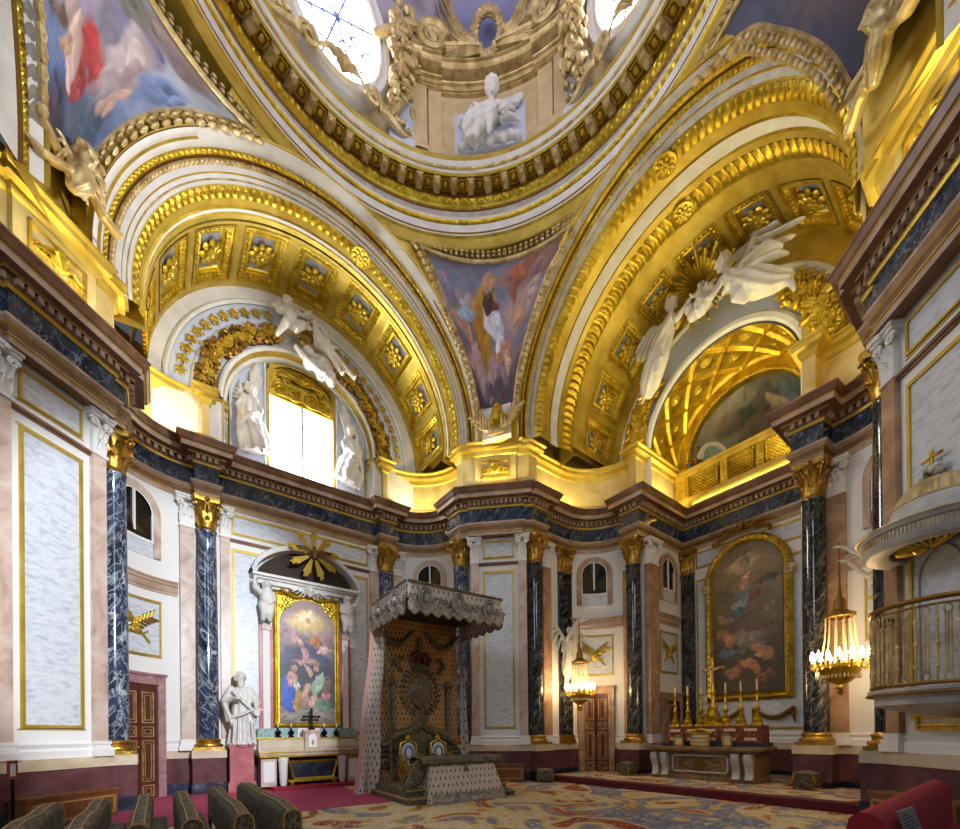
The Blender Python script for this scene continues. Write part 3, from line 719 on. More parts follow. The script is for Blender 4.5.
for k, (T, key, nm) in enumerate(((NL, 'la', 'over the brown door beside the saint'), (NM, 'la', 'above the throne canopy'), (NR, 'ra', 'above the two leaved door and its trophy'), (NH, 'ra', 'behind the sounding board of the pulpit'))):
    niche_window(k + 1, T, 'dark arched window ' + nm); niche_band(T, -1.35, 1.35, W[key])
    gilt_panel(T, -.85, .85, 4.72, 6.55, W[key], .05, 8)
trophy(NL, 'gilded trophy of palms and cross over the brown door beside the saint', 5.6, .85)
trophy(NR, 'gilded crossed trophy beside the hovering angel and its chandelier', 5.6, .85)
trophy(NH, 'gilded trophy half hidden by the large chandelier', 5.6, .85)
door(1, NL, 'brown panelled door with gilt mouldings in pinkish marble frame beside the left column', .62, 3.75, 2)
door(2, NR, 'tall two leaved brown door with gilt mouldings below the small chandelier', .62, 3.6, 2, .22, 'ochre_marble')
TG = fr((13.85, 2.77), (1, 0))
niche_window(5, TG, 'narrow dark arched window between the ochre pilaster and the black corner pilaster', 0, .52, 8.55, 9.95)
niche_band(TG, -.9, .9, W['ra']); gilt_panel(TG, -.75, .75, 4.72, 6.55, W['ra'], .05)
trophy(TG, 'dim gilded trophy on the wall beside the high altar painting', 5.6, .75)
door(3, TG, 'dark door in the sanctuary side wall left of the high altar', .55, 3.2, 1, .22, 'ochre_marble')
# ------------------------------------------------------------------ vaults of the two arms
ZL, ZR, CR_ = 14.5, 14.65, -0.2
def flared(axis, c, zs, p0, p1, dp, dc, dz, dr):
    # the mouth of each arm is a little wider and higher than its vault
    def f(a, p, r):
        t = max(0., min(1., (p1 - p) / (p1 - p0))) * abs(cos(a)) ** 1.5; P = p + dp * t; cc = c + dc * t; z = zs + dz * t; rr = r * (1 + dr * t)
        return (cc + rr * cos(a), P, z + rr * sin(a)) if axis == 'y' else (P, cc + rr * cos(a), z + rr * sin(a))
    return f
fL = flared('y', 0, ZL, 7.3, 10.66, .45, .15, .38, .03); fR = flared('x', CR_, ZR, 7.5, 12.6, .5, .30, .52, .041)
CO = PI * 20.2 / 180; CW = rad(16.6)
def vault(name, f, r, p0, p1, q0, q1, label):
    """barrel from p0 to p1 with nine coffer openings between q0 and q1"""
    mb = MB(); n = 6
    revolve(mb, f, [(p0, r), (q0, r)], [0], -.02, PI + .02, 108); revolve(mb, f, [(q1, r), (p1, r)], [0], -.02, PI + .02, 108)
    edges = [-.02]
    for k in range(9):
        c = PI / 2 + (k - 4) * CO; edges += [max(0, c - CW / 2), c + CW / 2]
    edges.append(PI + .02)
    for i in range(0, len(edges), 2): revolve(mb, f, [(q0, r), (q1, r)], [0], edges[i], edges[i + 1], 3)
    revolve(mb, f, [(p0, r + .4), (p1, r + .4)], [0], n=48); revolve(mb, f, [(p0, r), (p0, r + 1.1)], [0], -.12, PI + .12, 48)
    return struct(mb.build(name, 'gold_plain'), label, 'vault')
vault('ceiling_1', fL, 5.12, 8.1, 10.66, 8.25, 10.3, 'golden barrel vault over the left chapel')
vault('ceiling_2', fR, 4.93, 9.7, 12.66, 10.5, 12.35, 'golden barrel vault over the sanctuary')
def coffer(f, r, p0, p1, k, label, grp):
    a0 = PI / 2 + (k - 4) * CO - CW / 2; a1 = a0 + CW
    cen = f((a0 + a1) / 2, (p0 + p1) / 2, r); t = thing('coffer', label, 'coffer', cen, grp)
    def rect(d, rr, n=8):
        P0, P1, A0, A1 = p0 + d, p1 - d, a0 + d / r, a1 - d / r; out = []
        for i in range(n): out.append(f(A0 + (A1 - A0) * i / n, P0, rr))
        for i in range(n): out.append(f(A1, P0 + (P1 - P0) * i / n, rr))
        for i in range(n): out.append(f(A1 + (A0 - A1) * i / n, P1, rr))
        for i in range(n): out.append(f(A0, P1 + (P0 - P1) * i / n, rr))
        return out
    m = MB()
    for (d0, r0), (d1, r1) in (((-.03, r - .03), (.05, r - .03)), ((.05, r - .03), (.05, r + .02)), ((.05, r + .02), (.22, r + .07)), ((.22, r + .07), (.27, r + .05)), ((.27, r + .05), (.27, r + .1)), ((.27, r + .1), (.36, r + .1)), ((.36, r + .1), (.40, r + .14))):
        m.grid([rect(d0, r0), rect(d1, r1)], 0, True)
    m.build('frame', 'gold', t, smooth=20)
    e = MB()
    for i in range(8):
        for p in (p0 + .13, p1 - .13): e.ell(f(a0 + .08 / r + (a1 - a0 - .16 / r) * (i + .5) / 8, p, r + .06), (.065, .065, .065), 0, 6, 4)
    for i in range(10):
        for a in (a0 + .13 / r, a1 - .13 / r): e.ell(f(a, p0 + .08 + (p1 - p0 - .16) * (i + .5) / 10, r + .06), (.065, .065, .065), 0, 6, 4)
    e.build('egg_moulding', 'gold', t)
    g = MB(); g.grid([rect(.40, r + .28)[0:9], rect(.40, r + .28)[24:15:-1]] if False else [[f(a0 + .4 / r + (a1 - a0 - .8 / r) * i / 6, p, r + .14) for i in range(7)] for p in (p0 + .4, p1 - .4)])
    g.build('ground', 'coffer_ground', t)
    am, pm = (a0 + a1) / 2, (p0 + p1) / 2; c = Vector(f(am, pm, r + .14)); c2 = Vector(f(am, pm, r - 1)); n = (c2 - c).normalized()
    ey = (Vector(f(am, pm + 1, r)) - Vector(f(am, pm, r))).normalized(); ex = ey.cross(n)
    fl = MB(); flower(fl, onto(c, ex, ey, n), .47, 9 if k % 2 else 8, 0, .05); fl.build('rosette', 'gold', t)
for k in range(9):
    n = 8 - k
    coffer(fL, 5.12, 8.25, 10.3, k, 'gilded coffer with rosette in the left chapel vault, %s from the pier beyond the benches' % ORD[n], 'coffers of the left chapel vault')
    coffer(fR, 4.93, 10.5, 12.35, k, 'gilded coffer with rosette in the sanctuary vault, %s counted up from the middle pier' % ORD[8 - k if False else (8 - k)], 'coffers of the sanctuary vault') if False else None
for k in range(9):
    coffer(fR, 4.93, 10.5, 12.35, k, 'gilded coffer with rosette in the sanctuary vault, %s counted up from the middle pier' % ORD[8 - k] if False else 'gilded coffer with rosette in the sanctuary vault, %s counted from the middle pier' % ORD[k], 'coffers of the sanctuary vault')

# archivolts: carved bands stepping in from the crossing to the vault
def archivolt(nm, f, bands, label):
    o = None; mbs = {}
    for kind, a, b, m, *x in bands:
        mb = mbs.setdefault(m, MB())
        if kind == 'flat': revolve(mb, f, [a, b], [0], -.1, PI + .1, 96)
        else: relief(mb, f, a, b, kind, x[0], x[1], 0, -.1, PI + .1)
    for i, (m, mb) in enumerate(mbs.items()):
        if o is None: o = struct(mb.build(nm, m, smooth=50), label, 'arch')
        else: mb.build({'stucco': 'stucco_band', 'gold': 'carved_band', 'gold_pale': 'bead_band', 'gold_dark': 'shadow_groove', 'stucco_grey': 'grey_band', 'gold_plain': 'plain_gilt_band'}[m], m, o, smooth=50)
    return o
archivolt('trim_8', fL, [('flat', (6.52, 6.14), (6.60, 6.16), 'gold_plain'), ('flat', (6.60, 6.14), (6.93, 5.98), 'stucco'), ('rope', (6.93, 5.98), (7.0, 5.88), 'gold', 110, .06),
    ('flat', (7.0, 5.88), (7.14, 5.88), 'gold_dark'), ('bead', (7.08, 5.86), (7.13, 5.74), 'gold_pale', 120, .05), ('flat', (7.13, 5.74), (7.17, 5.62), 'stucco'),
    ('flat', (7.17, 5.62), (7.21, 5.60), 'gold_plain'), ('flat', (7.21, 5.60), (7.25, 5.52), 'stucco'), ('bead', (7.25, 5.53), (7.27, 5.49), 'gold_pale', 160, .03), ('flat', (7.27, 5.49), (7.29, 5.42), 'stucco'),
    ('flat', (7.29, 5.42), (7.30, 5.38), 'gold_plain'), ('guilloche', (7.30, 5.38), (7.55, 5.28), 'gold', 70, .07), ('flat', (7.55, 5.28), (7.72, 5.22), 'gold_plain'),
    ('flat', (7.72, 5.22), (7.74, 5.16), 'gold'), ('flat', (7.74, 5.16), (7.84, 5.16), 'stucco'), ('flat', (7.84, 5.16), (7.86, 5.12), 'gold'), ('flat', (7.86, 5.12), (8.02, 5.12), 'gold_plain')],
    'carved arch of white and gilt bands framing the left chapel')
archivolt('trim_9', fR, [('flat', (6.75, 5.62), (6.85, 5.64), 'gold_plain'), ('flat', (6.85, 5.62), (7.06, 5.55), 'stucco_grey'), ('rope', (7.06, 5.55), (7.16, 5.45), 'gold', 110, .06),
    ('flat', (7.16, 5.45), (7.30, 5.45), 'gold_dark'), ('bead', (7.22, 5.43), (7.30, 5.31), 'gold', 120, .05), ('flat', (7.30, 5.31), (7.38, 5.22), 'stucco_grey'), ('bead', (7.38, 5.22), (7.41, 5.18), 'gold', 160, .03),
    ('flat', (7.41, 5.19), (7.53, 5.10), 'stucco_grey'), ('flat', (7.53, 5.10), (7.56, 5.06), 'gold'), ('guilloche', (7.56, 5.06), (7.92, 4.94), 'gold', 70, .08), ('flat', (7.92, 4.94), (8.25, 4.92), 'gold_plain'), ('flat', (8.25, 4.92), (8.27, 4.86), 'gold'),
    ('flat', (8.27, 4.88), (8.32, 4.98), 'gold'), ('flat', (8.32, 4.98), (8.80, 4.98), 'stucco'), ('flat', (8.80, 4.98), (8.82, 4.92), 'gold'), ('flat', (8.82, 4.92), (9.05, 4.92), 'gold_plain'),
    ('guilloche', (9.05, 4.92), (9.65, 4.92), 'gold', 60, .10), ('flat', (9.65, 4.92), (9.75, 4.93), 'gold')],
    'carved gilt arch with two guilloche bands framing the sanctuary')
for f, p, r, a, lab in ((fL, 7.42, 5.28, rad(77), 'small gilt leaf boss at the crown of the left chapel arch'), (fR, 7.74, 4.95, rad(96), 'gilt star boss on the first guilloche of the sanctuary arch'), (fR, 9.35, 4.86, rad(93), 'gilt star boss on the inner guilloche of the sanctuary arch')):
    c = Vector(f(a, p, r)); n = (Vector(f(a, p, 0)) - c).normalized(); ey = (Vector(f(a, p + 1, r)) - c).normalized()
    mb = MB(); T = onto(c, ey.cross(n), ey, n); mb.T = T; mb.lathe([(.34, -.02), (.36, .04), (.3, .06), (0, .05)], 20); mb.T = None; flower(mb, T, .3, 8, 0, .05)
    tag(mb.build('arch_boss', 'gold'), lab, 'boss')

# ------------------------------------------------------------------ dome ring, drum
DC = (.37, -.08); fD = revmap('z', DC, 0)
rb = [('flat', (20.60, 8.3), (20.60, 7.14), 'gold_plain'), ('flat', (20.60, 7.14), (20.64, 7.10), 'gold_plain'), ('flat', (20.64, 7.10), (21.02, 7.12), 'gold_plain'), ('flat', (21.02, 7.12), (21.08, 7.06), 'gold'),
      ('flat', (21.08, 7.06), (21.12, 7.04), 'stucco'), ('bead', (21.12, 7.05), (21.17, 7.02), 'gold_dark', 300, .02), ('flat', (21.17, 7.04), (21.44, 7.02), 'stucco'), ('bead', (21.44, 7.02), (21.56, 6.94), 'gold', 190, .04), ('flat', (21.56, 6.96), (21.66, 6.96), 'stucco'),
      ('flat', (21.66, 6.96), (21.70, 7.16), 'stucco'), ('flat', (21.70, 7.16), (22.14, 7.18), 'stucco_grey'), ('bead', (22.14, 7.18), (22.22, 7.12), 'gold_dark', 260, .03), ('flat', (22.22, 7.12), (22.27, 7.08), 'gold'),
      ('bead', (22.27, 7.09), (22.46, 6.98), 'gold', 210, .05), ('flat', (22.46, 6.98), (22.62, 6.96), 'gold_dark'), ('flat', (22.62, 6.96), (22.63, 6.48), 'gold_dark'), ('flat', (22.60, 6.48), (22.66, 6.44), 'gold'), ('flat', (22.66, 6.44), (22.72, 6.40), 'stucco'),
      ('bead', (22.72, 6.40), (22.80, 6.34), 'gold_pale', 260, .03), ('flat', (22.80, 6.34), (22.92, 6.28), 'stucco'), ('flat', (22.92, 6.28), (22.98, 6.24), 'gold_plain'), ('flat', (22.98, 6.24), (23.04, 6.24), 'gold_plain'), ('flat', (23.04, 6.24), (23.1, 7.25), 'stucco')]
o = None; mbs = {}
for kind, a, b, m, *x in rb:
    mb = mbs.setdefault(m, MB())
    if kind == 'flat': revolve(mb, fD, [a, b], [0], 0, 2 * PI, 144)
    else: relief(mb, fD, a, b, kind, x[0], x[1], 0, 0, 2 * PI, 4, 4)
for m, mb in mbs.items():
    if o is None: o = struct(mb.build('trim_10', m, smooth=40), 'round entablature ring carrying the dome', 'cornice')
    else: mb.build({'stucco': 'white_fascia', 'stucco_grey': 'grey_frieze', 'gold': 'carved_moulding', 'gold_dark': 'soffit', 'gold_pale': 'bead_row', 'gold_plain': 'gilt_fascia'}[m], m, o, smooth=40)
mo = MB(); mq = MB()
NM_ = 66
for k in range(NM_):
    a = 2 * PI * (k + .35) / NM_; e = Vector((cos(a), sin(a), 0)); t = Vector((-sin(a), cos(a), 0))
    T = lambda P, e=e, t=t: tuple(Vector((DC[0], DC[1], 0)) + e * P[1] + t * P[0] + Vector((0, 0, P[2])))
    mo.T = T; mo.box(-.12, .12, 6.5, 6.97, 22.5, 22.63); mo.box(-.14, .14, 6.5, 6.97, 22.6, 22.64); mo.ell((0, 6.6, 22.5), (.12, .1, .07), 0, 7, 4); mo.ell((0, 6.86, 22.49), (.1, .1, .06), 0, 7, 4)
    a2 = a + PI / NM_; e2 = Vector((cos(a2), sin(a2), 0)); t2 = Vector((-sin(a2), cos(a2), 0))
    T2 = lambda P, e=e2, t=t2: tuple(Vector((DC[0], DC[1], 0)) + e * P[1] + t * P[0] + Vector((0, 0, P[2])))
    mq.T = T2
    for b in ((-.17, -.13, 6.54, 6.94), (.13, .17, 6.54, 6.94), (-.17, .17, 6.54, 6.58), (-.17, .17, 6.9, 6.94)): mq.box(b[0], b[1], b[2], b[3], 22.58, 22.635)
    mq.ell((0, 6.74, 22.6), (.1, .11, .06), 0, 8, 4)
mo.build('modillion', 'gold_pale', o)['kind'] = 'stuff'; mq.build('soffit_rosette', 'gold', o)['kind'] = 'stuff'

dr = MB(); revolve(dr, fD, [(23.05, 7.15), (27.6, 7.15)], [0], 0, 2 * PI, 96)
wd = struct(dr.build('wall_upper', 'drum_buff'), 'buff painted wall of the drum under the dome', 'wall')
bs = MB(); revolve(bs, fD, [(23.1, 7.02), (24.05, 7.02), (24.1, 7.16)], [0, 0], 0, 2 * PI, 96); bs.build('plinth_course', 'stucco', wd)
def drum_band(mb, prof, az0, az1, m=0): revolve(mb, fD, prof, [m] * (len(prof) - 1), rad(az0), rad(az1), 24)
dc = MB()
CORN = [(26.5 + (z_ - 26.55) * .46, r_) for z_, r_ in [(26.55, 7.15), (26.6, 7.05), (26.7, 7.05), (26.72, 7.0), (26.95, 6.98), (27.0, 6.9), (27.08, 6.88), (27.1, 7.0), (27.35, 7.0), (27.42, 6.85), (27.5, 6.7), (27.6, 6.66), (27.75, 6.62), (27.8, 6.55), (27.9, 6.55), (27.92, 7.15)]]
ST = [(z, r - .12) for z, r in CORN]; ST2 = [(z, r - .22) for z, r in CORN]
drum_band(dc, CORN, 26, 64); 
for a0, a1, P in ((60, 69, ST), (19, 31, ST), (66.5, 69.8, ST2), (18, 21, ST2)):
    drum_band(dc, P, a0, a1)
    for aa in (a0, a1): dc.add([fD(rad(aa), z, r) for z, r in P] + [fD(rad(aa), z, 7.2) for z, r in reversed(P)], [tuple(range(2 * len(P)))])
dc.build('drum_cornice', 'gold_pale', wd)
dp = MB()
for a0, a1, r in ((60, 64, 7.03), (64.6, 69, 6.96), (25.5, 30, 7.03), (20, 24.9, 6.96)):
    drum_band(dp, [(23.1, r), (26.6, r)], a0, a1)
    for aa in (a0, a1): dp.add([fD(rad(aa), 23.1, r), fD(rad(aa), 26.6, r), fD(rad(aa), 26.6, 7.2), fD(rad(aa), 23.1, 7.2)], [(0, 1, 2, 3)])
    drum_band(dp, [(24.05, r - .06), (24.3, r - .06), (24.36, r)], a0 - .4, a1 + .4)
dp.build('drum_pilaster', 'drum_buff', wd)
dome = MB(); R_ = 7.3
nU, nV = 120, 24
P = [[(DC[0] + R_ * cos(PI * .5 * j / nV) * cos(2 * PI * i / nU), DC[1] + R_ * cos(PI * .5 * j / nV) * sin(2 * PI * i / nU), 27.45 + R_ * .95 * sin(PI * .5 * j / nV)) for i in range(nU + 1)] for j in range(nV + 1)]
dome.grid(P); U, V = np.meshgrid(np.linspace(0, 8, nU + 1), np.linspace(0, 1.5, nV + 1))
k = vnoise(U, V, 3, 2.0)[..., None] * .6 + vnoise(U, V, 4, 5.0)[..., None] * .4
cA, cB, cC = (np.array(srgb(c)[:3]) for c in ('#6f78a8', '#a9a2b8', '#c9b3a8'))
cc = np.where(k < .5, cA + (cB - cA) * (k / .5), cB + (cC - cB) * ((k - .5) / .5)); dome.col = np.concatenate([cc, np.ones(cc.shape[:2] + (1,))], -1).reshape(-1, 4)
struct(dome.build('ceiling_8', 'fresco_paint'), 'dome painted with violet and blue clouds', 'dome')

def drum_T(az, r, z):
    e = Vector((cos(rad(az)), sin(rad(az)), 0)); t = Vector((sin(rad(az)), -cos(rad(az)), 0))      # +x runs clockwise, +y into the room
    return lambda P: tuple(Vector((DC[0], DC[1], z)) + e * (r - P[1]) + t * P[0] + Vector((0, 0, P[2])))
def oval_window(n, az, label, vis=True):
    T = drum_T(az, 6.95, 26.75); a, b = 1.5, 1.95
    f = MB(T)
    pr = [(1.0, .02), (1.0, .14), (1.05, .2), (1.12, .14), (1.16, .24), (1.24, .28), (1.3, .16), (1.32, -.35)]
    f.grid([[(a * k * cos(2 * PI * j / 48), d, b * k * sin(2 * PI * j / 48)) for j in range(48)] for k, d in pr], 0, True)
    o = struct(f.build('window_%d' % n, 'stucco'), label, 'window')
    g = MB(T); g.add([(0, .0, 0)] + [(a * cos(2 * PI * j / 48), 0, b * sin(2 * PI * j / 48)) for j in range(48)], [(0, j + 1, (j + 1) % 48 + 1) for j in range(48)]); g.build('pane', 'daylight', o)
    m = MB()
    for k in range(8):
        an = 2 * PI * (k + .5) / 8; m.tube([T((0, .05, 0)), T((a * cos(an), .05, b * sin(an)))], .035, 5)
    for q in (.38, .72): m.tube([T((a * q * (1 + .12 * cos(8 * t)) * cos(t), .05, b * q * (1 + .12 * cos(8 * t)) * sin(t))) for t in [2 * PI * j / 64 for j in range(65)]], .028, 5)
    m.ell(T((0, .05, 0)), (.09, .09, .09)); m.build('glazing_bar', 'lead', o); return o
oval_window(6, 91.5, 'oval drum window with radiating bars above the left arch')
oval_window(7, -1, 'oval drum window cut by the frame edge above the sanctuary arch')
oval_window(8, 181, 'oval drum window on the nave side'); oval_window(9, 271, 'oval drum window above the entrance side')
def shell_scroll(az, label):
    T = drum_T(az, 6.55, 24.35); r = thing('shell_ornament', label, 'ornament', T((0, 0, 0)), 'shells under the oval windows')
    s_ = MB()
    P = []
    for i in range(13):
        an = PI * i / 12; P.append([T((.9 * cos(an) * q, .25 * sin(PI * q) + .05 * (i % 2), .62 * sin(an) * q + .05)) for q in (0, .3, .6, .85, 1.0)])
    s_.grid(P); s_.build('shell', 'gold_pale', r)
    for sg in (-1, 1):
        v = MB()
        v.tube([T(p) for p in spiral((sg * 1.1, .1, .1), (sg, 0, 0), (0, 0, 1), .34)], .09, 6)
        v.tube([T((sg * x, .1, -.1 + .1 * sin(5 * x))) for x in (1.3, 1.6, 1.9, 2.2, 2.5)], [.14, .12, .14, .1, .05], 6)
        v.tube([T((sg * 1.75, .1, .1)), T((sg * 2.05, .2, .55)), T((sg * 2.3, .12, 1.0)), T((sg * 2.25, .1, 1.5))], [.12, .13, .1, .05], 6)
        for k in range(5): v.ell(T((sg * (1.5 + .25 * k), .15, .05 + .1 * (k % 2))), (.13, .1, .1), 0, 6, 4)
        v.build('scroll', 'gold_pale', r)
shell_scroll(91.5, 'silvery gilt shell and scrolls under the left oval drum window'); shell_scroll(-1, 'silvery gilt shell and scrolls under the oval window at the top right')

def leafy(mb, T, pts, r, n, m=0, seed=0):
    """a thick swag of leaves and small blossoms along local points"""
    rnd = random.Random(seed); pts = [Vector(p) for p in pts]
    for i in range(n):
        x = i / n * (len(pts) - 1); k = int(x); p = pts[k].lerp(pts[min(k + 1, len(pts) - 1)], x - k)
        rr = r * (.5 + .7 * sin(PI * (i + .5) / n)) if r < .3 else r
        o = Vector((rnd.uniform(-1, 1), rnd.uniform(.1, .8), rnd.uniform(-1, 1))) * rr
        R = Matrix.Rotation(rnd.uniform(0, PI), 3, 'Y') @ Matrix.Rotation(rnd.uniform(-.6, .6), 3, 'X')
        mb.ell(T(p + o), (rr * rnd.uniform(.3, .5), rr * .28, rr * rnd.uniform(.22, .4)), m, 6, 4, R)
def hanging_garland(az, label, z0, z1, r=6.85):
    T = drum_T(az, r, 0); t = thing('garland', label, 'garland', T((0, 0, (z0 + z1) / 2)), 'hanging garlands of the drum')
    g = MB(); leafy(g, T, [(0, .05, z0), (0, .15, (z0 + z1) / 2), (0, .05, z1)], .42, 95, 0, int(az)); g.build('leaves', 'gold_pale', t)
    b = MB()
    for k in range(5):
        zc = z0 + (z1 - z0) * (k + .7) / 5.4; c = T((.1 * (-1) ** k, .35, zc)); e = Vector((cos(rad(az)), sin(rad(az)), 0))
        flower(b, onto(c, Vector((sin(rad(az)), -cos(rad(az)), 0)), (0, 0, 1), -e), .22, 6)
    b.build('blossoms', 'gold_pale', t)
hanging_garland(72.6, 'long gilded garland hanging between the left oval window and the pale relief', 25.1, 28.2)
hanging_garland(17.6, 'long gilded garland hanging between the right oval window and the pale relief', 24.8, 27.8)
for az, lab in ((72.3, 'blue white base slab below the left hanging garland'), (17.8, 'blue white base slab below the right hanging garland')):
    mb = MB(drum_T(az, 6.98, 0)); mb.box(-.42, .42, -.1, .06, 23.7, 25.6); mb.box(-.48, .48, -.1, .1, 23.7, 24.2); tag(mb.build('garland_block', 'blue_ground', smooth=0), lab, 'block')

# wreath and palms over the drum cornice
T = drum_T(45, 6.72, 27.35); wr = thing('laurel_wreath', 'gilded laurel wreath tied upright at the foot of the dome', 'wreath', T((0, 0, 0)))
g = MB(); pts = [(.5 * cos(t), .05, .75 + .85 * sin(t)) for t in [2 * PI * k / 30 for k in range(31)]]
for k in range(44):
    t = 2 * PI * k / 44; R = Matrix.Rotation(-t + .9 * (-1) ** k, 3, 'Y'); g.ell(T((.5 * cos(t), .08 + .05 * (-1) ** k, .75 + .85 * sin(t))), (.10, .10, .19), 0, 6, 4, Matrix.Rotation(rad(45 - 90), 3, 'Z') @ R)
g.tube([T(p) for p in pts], .1, 6); g.build('leaves', 'gold_pale', wr)
for sg, lab in ((-1, 'bundle of gilded palm fronds sweeping from the wreath towards the putto'), (1, 'bundle of gilded palm fronds sweeping from the wreath towards the right scroll')):
    g = MB()
    for k in range(7):
        b = .22 * k; g.tube([T((sg * (.3 + .25 * q * (4 + .3 * k)), .05 + .04 * k, .05 + .1 * k * q * .25 + b * q * q * .12 - .0 * q)) for q in range(5)], [.07, .09, .09, .07, .015], 6)
    for k in range(5): g.tube([T((sg * (.5 + .38 * q), .1, .25 + .1 * k + (.16 + .07 * k) * q * q * .55)) for q in range(5)], [.05, .08, .08, .06, .012], 6)
    g.tube([T((sg * .2, .12, .1)), T((sg * 1.0, .16, .02)), T((sg * 1.5, .1, .1))], .16, 7)
    tag(g.build('palm_fronds', 'gold_pale'), lab, 'palm')
for az, sg, lab in ((63, 1, 'gilded scroll volute under the reclining putto'), (26.5, -1, 'gilded scroll volute at the right end of the drum cornice')):
    T2 = drum_T(az, 6.62, 27.5); g = MB()
    g.tube([T2(p) for p in spiral((0, .1, .2), (sg, 0, 0), (0, 0, 1), .55, 2.1, 34)], [.16 * (1 - .5 * i / 34) for i in range(35)], 8)
    g.tube([T2((-sg * x, .1, .1 + .32 * sin(2.2 * x))) for x in (.5, .9, 1.3, 1.7, 2.1)], [.15, .17, .17, .15, .1], 8); g.ell(T2((0, .15, .2)), (.14, .1, .14))
    tag(g.build('scroll_volute', 'gold_pale'), lab, 'volute')

# ------------------------------------------------------------------ pendentives
GLi = [(6.01, 6.6, 15.68), (5.56, 6.5, 16.85), (4.98, 6.5, 17.98), (4.36, 6.5, 18.84), (3.78, 6.5, 20.05), (3.21, 6.5, 20.62)]
GLo = [(5.59, 6.62, 15.08), (5.14, 6.55, 16.62), (4.59, 6.5, 17.70), (3.98, 6.5, 18.62), (3.33, 6.5, 19.70), (2.5, 6.5, 20.50)]
GRi = [(6.80, 5.32, 15.55), (6.75, 5.02, 16.55), (6.75, 4.57, 17.51), (6.78, 4.05, 18.40), (6.95, 3.35, 19.50), (7.22, 2.0, 20.35)]
GRo = [(6.78, 4.92, 15.05), (6.75, 4.55, 16.2), (6.75, 4.07, 17.14), (6.78, 3.55, 17.98), (6.9, 2.85, 19.0), (7.15, 1.3, 20.2)]
def pol(L, t):
    x = t * (len(L) - 1); k = min(int(x), len(L) - 2); f = x - k
    P = [Vector(L[max(0, min(len(L) - 1, k + d))]) for d in (-1, 0, 1, 2)]
    return .5 * ((2 * P[1]) + (P[2] - P[0]) * f + (2 * P[0] - 5 * P[1] + 4 * P[2] - P[3]) * f * f + (3 * P[1] - 3 * P[2] + P[0] * 1 * 0 + P[3] - P[0]) * f ** 3)
def garland_strip(mb, A, B, n, mir=(1, 1), two=True):
    """band of gilded egg leaves between two curves"""
    for i in range(n):
        t = (i + .5) / n; a = A(t); b = B(t); a2 = A(min(1, t + .01)); d = (a2 - A(max(0, t - .01))).normalized()
        w = (b - a); L = w.length; w = w / (L or 1); nn = d.cross(w).normalized()
        for q in ((.3, .72) if two else (.5,)):
            R = Matrix((d, w, nn)).transposed()
            mb.ell(a.lerp(b, q), ((.4 if two else .5) * 6.5 / n, L * (.2 if two else .4), .09), 0, 6, 4, R)
